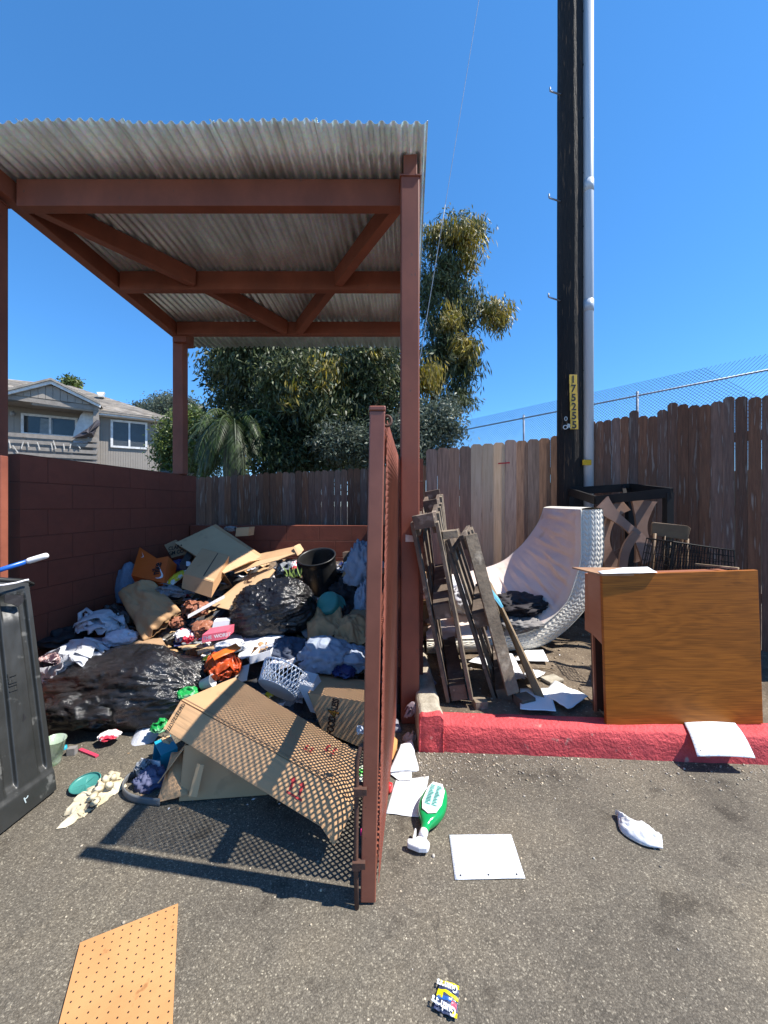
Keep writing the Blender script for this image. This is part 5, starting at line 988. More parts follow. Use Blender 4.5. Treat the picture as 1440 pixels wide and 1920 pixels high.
# ribbed cardboard stack
t = thing('flattened_carton', 'long flattened carton with a folded ribbed end by the black drum', 'carton', tuple(P(500, 1060, 3.8)))
link('panel', sheet([P(482, 1040, 3.95), P(556, 1024, 3.9), P(563, 1036, 3.75), P(468, 1063, 3.6)], .006, 2, 6, 12, .006), M_CB, t, solid=.007)
link('panel', sheet([P(440, 1062, 3.65), P(556, 1036, 3.75), P(520, 1050, 3.6), P(440, 1075, 3.5)], .006, 2, 7, 12, .006), M_CB2, t, solid=.006)
link('folded_end', MB().slab([P(550, 1027, 3.8), P(558, 1023, 3.85), P(565, 1037, 3.72), P(558, 1042, 3.68)], (.005, .02, .015)), M_CB2, t)
link('folded_end', MB().slab([P(555, 1024, 3.88), P(561, 1022, 3.9), P(568, 1033, 3.8), P(562, 1036, 3.76)], (.005, .02, .012)), M_CB2, t)
# box with dark interior
O_ = P(340, 1103, 3.35); ex = P(396, 1121, 3.25) - O_; ey = P(362, 1046, 3.75) - O_; ey = P(340 + 35, 1048, 3.7) - P(340, 1098, 3.35)
t = carton('brown_carton', 'brown carton with a dark slot, half buried beside the orange box', O_, ex, ey, (.005, .03, .13), M_CB, skip=('z0',))
zt_ = O_ + Vector((.005, .03, .131)); link('gap_shade', MB().slab([zt_ + ex * .60 + ey * .1, zt_ + ex * .63 + ey * .1, zt_ + ex * .62 + ey * .97, zt_ + ex * .6 + ey * .97], (0, 0, .0015)), M_DK, t)  # dark strip on the closed top paints the shade of a slot
link('tape', MB().slab([zt_ + ex * .66 + ey * .02, zt_ + ex * .98 + ey * .02, zt_ + ex * .98 + ey * .1, zt_ + ex * .68 + ey * .08], (0, 0, .002)), M_CB2, t)
carton('black_carton', 'narrow black carton with a small white sticker between the orange and brown boxes', P(336, 1066, 3.55), P(343, 1068, 3.5) - P(330, 1063, 3.5), P(352, 1040, 3.9) - P(336, 1066, 3.55), (0, .01, .05), M_BLKP)
single('white_sticker', MB().slab([P(349, 1053, 3.62), P(357, 1054, 3.62), P(357, 1062, 3.56), P(349, 1061, 3.56)], (0, .002, .003)), M_WCB, 'small white barcode sticker on the narrow black carton', 'sticker', smooth=False)
# pizza style carton with ring mark
a, b, c, d = P(388, 1150, 3.22), P(505, 1062, 3.72), P(511, 1070, 3.62), P(445, 1148, 3.05)
a, b, c, d = P(396, 1136, 3.25), P(468, 1076, 3.7), P(512, 1066, 3.62), P(442, 1146, 3.1)
t = thing('flat_carton', 'flat open carton with a round printed mark leaning beside the middle bag', 'carton', tuple(d))
link('panel', sheet([a, b, c, d], .004, 2, 4, 12, .006), M_CB2, t, solid=.006); link('edge_strip', MB().slab([c, c + Vector((.02, .0, -.015)), d + Vector((.03, 0, -.02)), d], (.002, .004, -.004)), M_CB, t)
nn_ = (b - a).cross(d - a).normalized(); nn_ = nn_ if nn_.z > 0 else -nn_; cc_ = a.lerp(b, .72).lerp(d.lerp(c, .72), .5) + nn_ * .012; e1 = (b - a).normalized(); e2 = nn_.cross(e1)
for r0, r1, nm in ((.055, .063, 'printed_ring'), (.03, .047, 'printed_mark')):
    mb = MB(); 
    for k in range(28):
        if nm == 'printed_mark' and k % 9 < 2: continue
        A, B = 2 * math.pi * k / 28, 2 * math.pi * (k + 1) / 28; mb.add([cc_ + (e1 * math.cos(x) + e2 * math.sin(x)) * r for x, r in ((A, r0), (B, r0), (B, r1), (A, r1))], [(0, 1, 2, 3)])
    link(nm, mb, M_BROWNP, t)
# ---- orange shoe box with printed mark
a, b, b2, c, c2, d = P(262, 1026, 3.95), P(294, 1048, 3.9), P(296, 1043, 3.88), P(313, 1043, 3.85), P(308, 1094, 3.5), P(245, 1080, 3.55)
t = thing('shoe_box', 'orange shoe box with a white curved mark near the left wall', 'shoe box', tuple(d))
A3, D3, C3 = P(262, 1026, 3.72), P(246, 1079, 3.42), P(307, 1093, 3.36); pn_ = (C3 - A3).cross(D3 - A3).normalized(); OP = lambda x, y: on_plane(x, y, A3, pn_)
top_ = [A3, OP(315, 1043), C3, D3]
tn_ = (top_[1] - top_[0]).cross(top_[3] - top_[0]).normalized(); tn_ = tn_ if tn_.y < 0 else -tn_
lid_up = [top_[0], OP(294, 1047), OP(288, 1088.5), top_[3]]; link('lid', MB().slab(lid_up, -tn_ * .004).slab([lid_up[1] + tn_ * .001, OP(315, 1043), top_[2], lid_up[2] + tn_ * .001], -tn_ * .004), M_ORG, t)
dn = -tn_ * .09
link('box_body', MB().slab([top_[3], top_[2], top_[2] + dn, top_[3] + dn], Vector((0, .004, .002))).slab([top_[0], top_[3], top_[3] + dn, top_[0] + dn], (.004, 0, 0)).slab([top_[2], top_[1], top_[1] + dn * 1.3 + Vector((.05, 0, 0)), top_[2] + dn + Vector((.05, 0, 0))], (-.004, 0, 0)), M_ORG, t)
u_ = (top_[2] - P(315, 1042, 3.86)).normalized(); w_ = tn_.cross(u_).normalized(); 
M_SWW = mat('white_print', (.8, .78, .78), rough=.6, bump=0)
def swoosh(o, xd, yd, s, parent, n_):   # curved tick mark
    up = [(0, .30), (.05, .12), (.16, .03), (.30, .05), (.55, .17), (1.0, .40)]; lo = [(1.0, .40), (.52, .10), (.28, -.06), (.12, -.08), (.03, .02), (-.02, .16)]
    link('curved_tick', MB().add([Vector(o) + xd * x * s + yd * y * s + n_ * .002 for x, y in up + lo[1:]], [tuple(range(11))]), M_SWW, parent)
r_ = (OP(307, 1060) - OP(290, 1057)).normalized(); up_ = (OP(314, 1046) - OP(306, 1090)).normalized()
ctr = OP(302, 1086) + tn_ * .003
vx = (up_ + r_ * .05).normalized(); vy = -r_ if vx.cross(-r_).dot(tn_) > 0 else r_
swoosh(ctr, vx, vy, .2, t, tn_); text('lettering', 'nike', ctr + vx * .05 + vy * .035 + tn_ * .003, vx, vy, .095, M_BLK, t, bold=.002)
swoosh(OP(268, 1046) + tn_ * .003, vx, vy, .08, t, tn_)
# ---- blue towel, chips, plastic by the wall
single('blue_pillow', blob(P(243, 1108, 3.62), (.11, .11, .26), 6, .12, 2, .1, 3, 50, 40), mat('quilted_blue', (.17, .22, .30), (.13, .175, .25), rough=.9, scale=30, bump=1, bscale=24, bdist=.012), 'quilted blue cushion stuffed between the wall and the orange box', 'cushion')
t = single('snack_bag', sheet([P(306, 1096, 3.4), P(345, 1066, 3.6), P(355, 1072, 3.55), P(318, 1103, 3.33)], .012, 5, 2, 16, .03), M_YW, 'yellow and white snack wrapper under the orange box', 'wrapper', solid=.002)
crump('clear_packet', 'bluish clear plastic packet on top of the kraft bag', 'packet', 318, 1108, 28, 12, M_GBAG, 5, .7, 3.3, tilt=.35)
crump('navy_sack', 'dark navy sack behind the snack wrapper', 'sack', 335, 1062, 14, 12, M_NAVY, 6, .8, 3.8)
# ---- kraft bags
def kraft(name, label, q, bulge, seed, m=M_KRAFT):
    """paper bag: crumpled front and back sheets joined into a pouch"""
    a, b, c, d = [Vector(p) for p in q]; n = (b - a).cross(d - a).normalized(); n = n if n.y < 0 else -n; mb = MB()
    for s in (1, -1):
        def f(u, v, s=s):
            p = a.lerp(b, u).lerp(d.lerp(c, u), v); e = math.sin(math.pi * u) ** .4 * math.sin(math.pi * min(1, .5 + .5 * v)) ** .5
            w = bulge * e * s + (.045 * ridge((u * 2.4 + seed + v, v * 2.2 - u, s), seed) + .03 * fbm((u * 2, v * 2, s), seed)) * (s > 0) + .014 * ridge((u * 7 - v * 4, v * 6, s), seed); return p + n * w
        mb.grid(f, 34, 34)
    return single(name, mb, m, label, 'paper bag', solid=.002)
kraft('paper_bag', 'large crushed brown paper bag lying open against the blue cushion', [P(229, 1126, 3.35), P(296, 1100, 3.45), P(342, 1150, 3.1), P(272, 1206, 2.95)], .11, 6)
kraft('paper_bag', 'flattened brown paper bag in the shade below the teal tub', [P(575, 1160, 3.25), P(640, 1150, 3.3), P(650, 1195, 2.95), P(578, 1212, 2.9)], .06, 5)
kraft('paper_bag', 'pale brown paper bag pressed against the gate in the shade', [P(622, 1178, 3.1), P(690, 1164, 3.2), P(692, 1210, 2.85), P(630, 1215, 2.85)], .05, 7)
crump('paper_bag', 'small brown paper bag with a dark mouth between the white boxes', 'paper bag', 487, 1222, 27, 22, M_KRAFT, 11, .8, 2.95, .35, 2, .4, 3)
crump('terracotta_bag', 'rust coloured crumpled plastic bag above the kraft bag', 'plastic bag', 369, 1142, 27, 20, M_TERRA, 12, .8, 3.15, .3, 2.4, .4, 5)
crump('terracotta_bag', 'small rust coloured crumpled bag beside the kraft bag mouth', 'plastic bag', 332, 1166, 16, 15, M_TERRA, 13, .8, 3.08, .3, 2.4, .4, 5)
crump('terracotta_bag', 'rust coloured carrier bag wrapped round the pink carton', 'plastic bag', 385, 1180, 27, 20, M_TERRA, 14, .8, 3.0, .3, 2, .4, 4)
carton('plastic_tray', 'white foam tray lying across the rust coloured bag', P(352, 1160, 3.0), P(352 + 52, 1131, 3.15) - P(352, 1160, 3.0), (.04, .09, .02), (0, 0, .03), M_WCB, skip=('z1',), cat='tray')
crump('red_white_bag', 'red and white plastic bag below the kraft bag', 'plastic bag', 350, 1192, 23, 16, M_RWB, 15, .8, 2.95, .3, 2, .35, 5)
t = carton('pink_carton', 'pink carton with white lettering wrapped in the rust coloured bag', P(378, 1206, 2.82), P(424, 1198, 2.85) - P(378, 1206, 2.82), (.02, .1, .02), (0, .01, .06), M_PINK)
text('lettering', 'THE  WORST', P(381, 1203, 2.80) + Vector((0, -.004, .012)), P(424, 1198, 2.83) - P(378, 1206, 2.80), (0, .1, 1), .034, M_SWW, t, bold=.001)
carton('milk_carton', 'small blue and white carton standing in the rust coloured bag', P(396, 1184, 2.95), (.12, .02, 0), (0, .05, .01), (.01, .02, .075), M_WCB)
single('blue_band', MB().slab([P(402, 1186, 2.93), P(424, 1183, 2.93), P(424, 1176, 2.94), P(402, 1179, 2.94)], (0, .002, 0)), M_CYAN, 'pale blue label band on the small white carton', 'label', smooth=False)
# ---- white bags and rags on the left
def openbag(name, label, c, rad, seed, m, cat='carrier bag', rz=0):
    """carrier bag lying with an open mouth: a lump with a dented top"""
    c = Vector(c); mb = blob(c, rad, seed, .35, 1.8, .3, 3, 64, 44, rz, .6)
    for i, v in enumerate(mb.v):
        d = v - c; e = math.exp(-((d.x / rad[0] + .35) ** 2 + (d.y / rad[1] + .3) ** 2) * 5); mb.v[i] = v - Vector((0, 0, e * rad[2] * 1.1)) * (d.z > -rad[2] * .3)
    return single(name, mb, m, label, cat)
single('carrier_bag', folds(P(140, 1248, 2.66), (.30, .20, .19), 4, 6, -.3), M_WBAG, 'bright white carrier bag spilling dark wrappers next to the black bin', 'carrier bag', solid=.001)
crump('food_wrapper', 'dark and pink food wrapper in the mouth of the bright white bag', 'wrapper', 92, 1236, 20, 16, mat('dark_pink_wrap', (.45, .3, .28), (.04, .02, .03), rough=.3, scale=12, contrast=(.45, .5), bump=.4), 21, .8, 2.42)
single('carrier_bag', folds(P(190, 1172, 3.05), (.20, .16, .14), 9, 6), M_WBAG, 'bluish white carrier bag with looped handles at the left wall', 'carrier bag', solid=.001)
single('plastic_loop', MB().tube([P(152, 1175, 3.0), P(150, 1150, 3.05), P(162, 1142, 3.08), P(172, 1150, 3.05), P(172, 1175, 3.0)], [.02, .016, .014, .016, .02], 8), M_WBAG, 'looped white handle of the carrier bag by the left wall', 'bag handle')
crump('checked_rag', 'crumpled white checked dishcloth below the carrier bag', 'cloth', 226, 1197, 27, 14, M_CHECK, 22, .8, 2.95, .2, 2, .2, 5)
cpanel('cardboard_sheet', 'torn curved cardboard under the dishcloth and kraft bag', [P(208, 1205, 2.98), P(300, 1196, 3.0), P(318, 1222, 2.78), P(240, 1238, 2.72)], M_CB3, seed=4, cut=.02, bow=.02)
single('egg_tray', sheet([P(168, 1196, 2.98), P(202, 1196, 2.98), P(212, 1238, 2.72), P(175, 1236, 2.74)], .0, 2, 1, 20, .0, rg=.0), mat('lavender_foam', (.36, .36, .44), (.3, .3, .38), bump=1, bscale=30, bdist=.02), 'lavender grey foam tray propped on the bright white bag', 'tray', solid=.012)
t = single('paper_plate', MB().lathe([(0, 0), (.05, 0), (.075, .012), (.09, .016)], P(228, 1232, 2.86), Matrix.Rotation(-.5, 3, 'X') @ Matrix.Rotation(.3, 3, 'Y'), 28), mat('plate_red', (.3, .03, .04), (.5, .42, .42), scale=26, contrast=(.5, .56)), 'red paper plate with pale checked rim behind the big black bag', 'plate', solid=.002)
mb = MB(); Mr = Matrix.Rotation(-.5, 3, 'X') @ Matrix.Rotation(.3, 3, 'Y'); pc = P(228, 1232, 2.86)
for k in range(26):
    A, B = 2 * math.pi * k / 26, 2 * math.pi * (k + .55) / 26; mb.add([pc + Mr @ Vector((r * math.cos(x), r * math.sin(x), z)) for x, r, z in ((A, .072, .0135), (B, .072, .0135), (B, .088, .0185), (A, .088, .0185))], [(0, 1, 2, 3)])
link('rim_pattern', mb, M_WCB, t)
# ---- centre
cpanel('cardboard_strip', 'narrow torn cardboard piece over the big black bag', [P(335, 1212, 2.9), P(378, 1208, 2.92), P(382, 1214, 2.84), P(345, 1219, 2.8)], M_CB2, seed=5, cut=.015)
cpanel('cardboard_strip', 'second torn cardboard piece under the pink carton', [P(368, 1219, 2.85), P(412, 1208, 2.88), P(418, 1213, 2.82), P(372, 1227, 2.75)], M_CB2, seed=6, cut=.015)
cpanel('white_board', 'large white sheet of board lying under the middle black bag', [P(428, 1192, 3.1), P(540, 1180, 3.15), P(520, 1212, 2.9), P(432, 1215, 2.92)], M_WCB, 'board', seed=7, bow=.015)
crump('tissue_wad', 'wad of white tissue between the orange bag and the white board', 'tissue', 430, 1212, 32, 12, M_WBAG, 25, .8, 2.85, .35, 2.5, .35, 5)
crump('orange_bag', 'bright orange plastic bag on the right of the big black bag', 'plastic bag', 420, 1247, 33, 33, M_ORB, 16, .8, 2.62, .28, 2, .45, 3.5)
cpanel('orange_strip', 'flat orange plastic strip edge across the orange bag', [P(396, 1228, 2.6), P(442, 1207, 2.72), P(452, 1216, 2.66), P(402, 1238, 2.52)], mat('bright_orange', (.75, .16, .02), rough=.4), 'plastic strip', seed=3)
a = P(450, 1275, 2.5); carton('white_box', 'open white cardboard box with folded flaps beside the orange bag', P(468, 1246, 2.75), P(508, 1234, 2.8) - P(468, 1246, 2.75), (.03, .14, .02), (-.005, .0, .06), M_WCB, skip=('z1',), flaps=((P(468, 1246, 2.75) + Vector((0, 0, .06)), (-.01, .14, .03), (-.1, -.02, -.03)), (P(450, 1250, 2.7), (.07, .0, .02), (-.01, -.02, -.11))))
carton('white_box', 'low white box with black print behind the diamond holed basket', P(500, 1262, 2.72), P(560, 1246, 2.8) - P(500, 1262, 2.72), (.02, .14, .01), (0, .0, .05), mat('spotted_box', (.62, .58, .6), (.18, .1, .12), scale=36, contrast=(.62, .68), bump=0))
# basket with diamond lattice, lying on its side
bs = thing('laundry_basket', 'white plastic basket with diamond lattice sides lying mouth up', 'basket', tuple(P(515, 1300, 2.45)))
bc = P(522, 1288, 2.42); Mb = Matrix.Rotation(R(-50), 3, 'X') @ Matrix.Rotation(R(18), 3, 'Y') @ Matrix.Rotation(.4, 3, 'Z')
def bp_(a, t): 
    r = .115 + .03 * t; return bc + Mb @ Vector((r * 1.15 * math.cos(a), r * math.sin(a), -.02 + .13 * t))
M_BSK = mat('white_basket_plastic', (.68, .72, .78), (.6, .65, .72), rough=.4, bump=0); mb = MB()
for k in range(34):
    for sg in (1, -1):
        mb.tube([bp_(2 * math.pi * (k + sg * t * 2.2) / 34, t) for t in (0, .25, .5, .75, 1)], .003, 5)
link('lattice_side', mb, M_BSK, bs, smooth=True)
link('rim', MB().tube([bp_(2 * math.pi * k / 40, 1) for k in range(41)], .006, 8), M_BSK, bs, smooth=True); link('base', MB().add([bp_(2 * math.pi * k / 40, 0) for k in range(40)], [tuple(range(40))]), M_BSK, bs, solid=.004)
# white sneaker / box behind printed box
carton('white_carton', 'white carton standing behind the printed brown box', P(582, 1335, 2.4), P(606, 1338, 2.4) - P(578, 1330, 2.42), (.01, .18, 0), (-.09, .0, .19), M_WCB)
crump('denim_cloth', 'dark blue denim cloth in the shade right of the brown bag', 'clothes', 540, 1220, 34, 20, M_JEAN, 26, .9, 2.95, .3, 2, .35, 3)
crump('blue_jacket', 'pale blue crumpled jacket in the shade beside the gate', 'clothes', 610, 1230, 42, 29, M_BLUE, 27, .9, 2.8, .28, 1.8, .3, 2.6, nu=70, nv=44)
crump('blue_jeans', 'folded pale blue sleeve trailing towards the gate post', 'clothes', 662, 1238, 34, 22, M_BLUE, 28, .8, 2.8, .3, 2, .35, 3)
crump('navy_packet', 'navy packet with a white label below the pale jacket', 'packet', 645, 1258, 24, 12, M_NAVY, 29, .8, 2.65)
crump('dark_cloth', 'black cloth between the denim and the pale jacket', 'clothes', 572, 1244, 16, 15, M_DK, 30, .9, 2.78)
cpanel('grey_board', 'dull grey board in the shade under the second bag', [P(560, 1178, 3.2), P(600, 1170, 3.2), P(608, 1190, 3.0), P(572, 1196, 3.0)], M_GREYC, 'board', seed=9)
cpanel('cardboard_sheet', 'dull cardboard sheet wedged beside the teal tub', [P(635, 1150, 3.3), P(692, 1136, 3.4), P(692, 1160, 3.15), P(640, 1165, 3.15)], M_CB3, seed=10)
# ---- black drum
dr = thing('black_drum', 'open black cylindrical waste bin standing tilted on the heap', 'waste bin', tuple(P(605, 1120, 3.75)))
Md = Matrix.Rotation(-.10, 3, 'Y') @ Matrix.Rotation(.34, 3, 'X'); dc = P(594, 1045, 3.75); rr_ = 35 / F * 3.7
prof = [(rr_ * .88, -.46), (rr_ * .98, -.06), (rr_, 0), (rr_ + .008, .004), (rr_ + .008, .014), (rr_ - .006, .014), (rr_ - .012, 0), (rr_ * .93, -.06), (rr_ * .84, -.44), (0, -.44)]
link('drum_body', MB().lathe(prof, dc, Md, 48), M_BLKP, dr, smooth=True)
# ---- teal tub
tt = thing('teal_tub', 'upturned teal plastic tub beneath the black drum', 'tub', tuple(P(612, 1145, 3.3))); Mt = Matrix.Rotation(.9, 3, 'X') @ Matrix.Rotation(-.35, 3, 'Y')
link('tub_body', MB().lathe([(0, .0), (.085, .0), (.1, -.012), (.108, -.03), (.118, -.13), (.122, -.13)], P(612, 1128, 3.22), Mt, 36), M_TEAL, tt, smooth=True)
crump('under_tub_bag', 'dark grey bag under the teal tub', 'bin bag', 632, 1148, 22, 18, M_DK, 31, .9, 3.3)  # dark grey lump below the tub
# ---- cluster right of the drum
t = carton('labelled_carton', 'opened brown carton with a white shipping label right of the black drum', P(633, 1100, 3.75), P(662, 1086, 3.8) - P(633, 1100, 3.75), (.02, .1, .02), P(652, 1050, 3.9) - P(633, 1098, 3.75), M_CB, skip=())
q0 = P(641, 1068, 3.72); link('shipping_label', MB().slab([q0, P(648, 1066, 3.72), P(651, 1052, 3.76), P(645, 1054, 3.76)], (0, -.002, 0)), M_WCB, t)
link('barcode', MB().slab([P(645, 1060, 3.725), P(648, 1059, 3.725), P(649, 1056, 3.73), P(646, 1057, 3.73)], (0, -.002, 0)), M_BLK, t)
carton('dark_carton', 'dark brown carton standing against the back wall corner', P(648, 1120, 3.85), (.13, .02, 0), (.02, .12, 0), (-.04, .06, .46), mat('dark_carton', (.09, .06, .045)), cat='carton')
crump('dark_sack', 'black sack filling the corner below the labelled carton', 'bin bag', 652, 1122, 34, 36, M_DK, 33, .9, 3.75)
single('blue_garment', blob(P(677, 1075, 3.62), (.13, .1, .26), 34, .3, 2.2, .3, 4, 60, 50), M_BLUE, 'pale blue garment hanging down the corner beside the gate', 'clothes')
single('blue_garment', blob(P(680, 1145, 3.4), (.07, .08, .2), 35, .3, 2.2, .3, 4, 50, 40), M_BLUE, 'lower bunch of pale blue cloth squeezed against the gate', 'clothes')
crump('clear_bag', 'grey clear bag with a few leaves behind the middle black bag', 'plastic bag', 540, 1068, 30, 24, M_GBAG, 36, .8, 3.75)
lv = MB(); rnd = random.Random(8)
for k in range(26):
    p = P(548 + rnd.uniform(-10, 16), 1085 + rnd.uniform(-8, 2), 3.55); d = Vector((rnd.uniform(-.5, .5), rnd.uniform(-.4, .1), rnd.uniform(.5, 1))).normalized(); s_ = d.orthogonal().normalized(); l = rnd.uniform(.05, .12); lv.add([p, p + d * l * .5 + s_ * .006, p + d * l, p + d * l * .5 - s_ * .006], [(0, 1, 2, 3)])
single('leaf_tuft', lv, mat('fresh_leaf', (.3, .42, .12), (.2, .3, .08), sss=.2), 'tuft of fresh green leaves sticking out behind the middle bag', 'leaves', smooth=False)
cpanel('red_label_packet', 'small packet with red label beside the drum', [P(546, 1054, 3.7), P(556, 1050, 3.72), P(556, 1066, 3.6), P(548, 1068, 3.6)], M_RWB, 'packet')
# ============================================================ FRONT
# long carton
A_ = P(340, 1313, 2.02); B_ = P(440, 1271, 2.36); C_ = P(600, 1360, 2.03); D2 = P(622, 1470, 1.63); dnv = Vector((-.03, -.11, -.09))
t = thing('long_carton', 'long brown carton with red print in the gate shadow at the front', 'carton', tuple(P(520, 1480, 1.75)))
def lerp3(a, b, t_): return a + (b - a) * t_
Bx, Cx = B_, P(640, 1392, 1.98)
link('top_panel', sheet([A_, Bx, Cx, D2], .004, 3, 3, 24, .006), M_CB, t, solid=.006)
Dd = D2 + dnv * 1.0; link('front_panel', sheet([A_ + Vector((0, -.004, -.003)), D2 + Vector((0, -.004, -.003)), Dd, A_ + dnv], .004, 3, 5, 24, .006), M_CB, t, solid=.006)
link('end_panel', sheet([A_ + Vector((-.003, 0, -.002)), Bx + Vector((-.003, 0, -.002)), Bx + dnv, A_ + dnv], .003, 3, 6, 8), M_CB3, t, solid=.006)
link('bottom_panel', sheet([A_ + dnv, Bx + dnv, Cx + dnv, Dd], .003, 3, 6, 8), M_CB3, t, solid=.006)
link('back_panel', sheet([Bx, Cx, Cx + dnv, Bx + dnv], .003, 3, 6, 8), M_CB3, t, solid=.006)
link('flap', sheet([D2, Cx, P(672, 1412, 1.86), P(664, 1513, 1.58)], .008, 3, 8, 12, .01), M_CB, t, solid=.006)
link('flap', sheet([D2 + Vector((0, -.004, 0)), P(664, 1513, 1.57), P(627, 1585, 1.485), Dd], .008, 3, 9, 12, .015), M_CB, t, solid=.006)
fn = (D2 - A_).cross(dnv).normalized(); fn = fn if fn.y < 0 else -fn
xd = dnv.normalized(); yd = (D2 - A_).normalized(); yd2 = yd if xd.cross(yd).dot(fn) > 0 else -yd
text('date_code', '0620217712', A_ + (D2 - A_) * .025 + dnv * .08 + fn * .011, xd, yd2, .034, M_BLK, t)
def redmark(o, xd, yd, s, n_, parent):    # upward arrow pair with a bar
    mb = MB()
    def poly(pts): mb.add([o + xd * x * s + yd * y * s + n_ * .0095 for x, y in pts], [tuple(range(len(pts)))])
    for k in (0, 1.1): poly([(k + .2, 0), (k + .5, 0), (k + .5, .7), (k + .2, .7)]); poly([(k - .05, .72), (k + .75, .72), (k + .35, 1.15)])
    poly([(0, -.32), (1.9, -.32), (1.9, -.14), (0, -.14)]); return link('red_print', mb, M_REDP, parent)
yup = -dnv.normalized()
redmark(A_ + (D2 - A_) * .80 + dnv * .66, (D2 - A_).normalized(), yup, .045, fn, t)
tn2 = (Bx - A_).cross(D2 - A_).normalized(); tn2 = tn2 if tn2.z > 0 else -tn2; ey_ = (Bx - A_).normalized()
redmark(lerp3(A_, D2, .84) + (Bx - A_) * .45, (D2 - A_).normalized(), ey_, .035, tn2, t)
redmark(lerp3(A_, D2, .76) + (Bx - A_) * .28, (D2 - A_).normalized(), ey_, .028, tn2, t)
link('crease', MB().slab([A_ + ey_ * .012 + tn2 * .006, D2 + ey_ * .012 + tn2 * .006, D2 + ey_ * .016 + tn2 * .007, A_ + ey_ * .016 + tn2 * .007], tn2 * .001), M_CB3, t)
# printed grocery carton
a, b, c = P(577, 1300, 2.34), P(700, 1320, 2.22), P(700, 1412, 2.17)
d = on_plane(604, 1370, a, (b - a).cross(c - a).normalized())
t = thing('grocery_carton', 'brown grocery carton with bold vertical lettering beside the gate', 'carton', tuple(zk(c, .0)))
bk = P(600, 1264, 2.72) - a
link('front_panel', MB().slab([a, b, c, d], (0, .006, 0)), M_CB, t); link('top_panel', sheet([a + bk, b + bk, b, a], .004, 2, 4, 12, .006), M_CB, t, solid=.006)
link('side_panel', MB().slab([a, a + bk, d + bk, d], (.006, 0, 0)), M_CB3, t); link('side_panel', MB().slab([b, b + bk, c + bk, c], (-.006, 0, 0)), M_CB3, t)
fn = (b - a).cross(d - a).normalized(); fn = fn if fn.y < 0 else -fn
s0 = P(627, 1377, 2.27); s1 = P(637, 1309, 2.285); vx = (s1 - s0).normalized(); vy = (a - b).normalized()
if vx.cross(vy).dot(fn) < 0: vy = -vy
pj = lambda p: p - fn * ((p - a).dot(fn)) + fn * .0015
M_OR4 = mat('orange_print', (.5, .2, .02))
text('lettering', 'FOOD', pj(s0), vx, vy, .064, M_BROWNP, t, bold=.002, xs=.6); text('lettering', 'LESS', pj(s0 + vx * .148), vx, vy, .06, M_BROWNP, t, bold=.002, xs=.56)
text('numeral_outline', '4', pj(s0 + vx * .106 - vy * .012), vx, vy, .098, M_BROWNP, t, bold=.005, xs=.75); text('numeral_fill', '4', pj(s0 + vx * .106 - vy * .012) + fn * .0014, vx, vy, .098, M_OR4, t, xs=.75)
# lower carton
a = P(322, 1408, 1.98); t = carton('crushed_carton', 'crushed brown carton underneath the long carton', P(335, 1503, 1.80), (.42, .04, 0), (-.02, .2, 0), (.0, .05, .24), M_CB, skip=('z1',), flaps=((P(335, 1503, 1.80) + Vector((0, .04, .23)), (-.02, .3, 0), (-.1, -.05, -.14)),))
link('torn_flap', sheet([P(322, 1412, 1.95), P(348, 1408, 1.93), P(352, 1490, 1.80), P(294, 1505, 1.78)], .01, 3, 4, 12, .03), M_CB, t, solid=.005); link('packing_tape', MB().slab([P(370, 1432, 1.79), P(383, 1434, 1.79), P(370, 1494, 1.78), P(354, 1492, 1.78)], (0, -.003, 0)), M_CB2, t)
single('corrugated_scrap', sheet([P(296, 1388, 2.14), P(318, 1380, 2.16), P(330, 1398, 2.1), P(305, 1405, 2.08)], .012, 4, 4, 10, .02), M_CB2, 'torn cardboard scrap at the left end of the long carton', 'cardboard', smooth=False, solid=.005)
# cyan carton + cloth + strap
a = P(262, 1420, 2.05); t = carton('cyan_carton', 'crushed cyan and white carton under the left end of the long carton', P(298, 1456, 1.98), P(330, 1440, 2.05) - P(298, 1456, 1.98), (-.10, .1, .01), (-.0, .02, .10), M_CYAN, skip=('x0',))
link('white_side', MB().slab([P(264, 1422, 2.02), P(300, 1428, 1.965), P(302, 1458, 1.95), P(268, 1448, 2.0)], (0, .004, 0)), M_WCB, t)
crump('silver_film', 'crumpled silvery plastic film on the cyan carton', 'film', 268, 1440, 16, 20, M_GBAG, 41, .8, 1.96)
crump('lavender_cloth', 'crumpled dark lavender cloth under the cyan carton', 'cloth', 284, 1466, 26, 20, M_LAV, 42, .8, 1.93, .3, 2.2, .4, 4)
st = MB(); pth = [P(270, 1452, 2.0), P(243, 1462, 1.95), P(232, 1478, 1.90), P(231, 1496, 1.86), P(240, 1508, 1.82), P(262, 1514, 1.795), P(300, 1519, 1.78)]
pth = [cr([tuple(p) for p in pth], k / 30) for k in range(31)]
def stf(u, v): p = pth[min(30, int(round(u * 30)))]; return (p[0], p[1], .004 + v * .034)
single('plastic_strap', MB().grid(stf, 30, 3), mat('grey_strap', (.16, .165, .17), rough=.45), 'curved grey plastic strip standing on edge on the asphalt', 'strip', solid=.006)
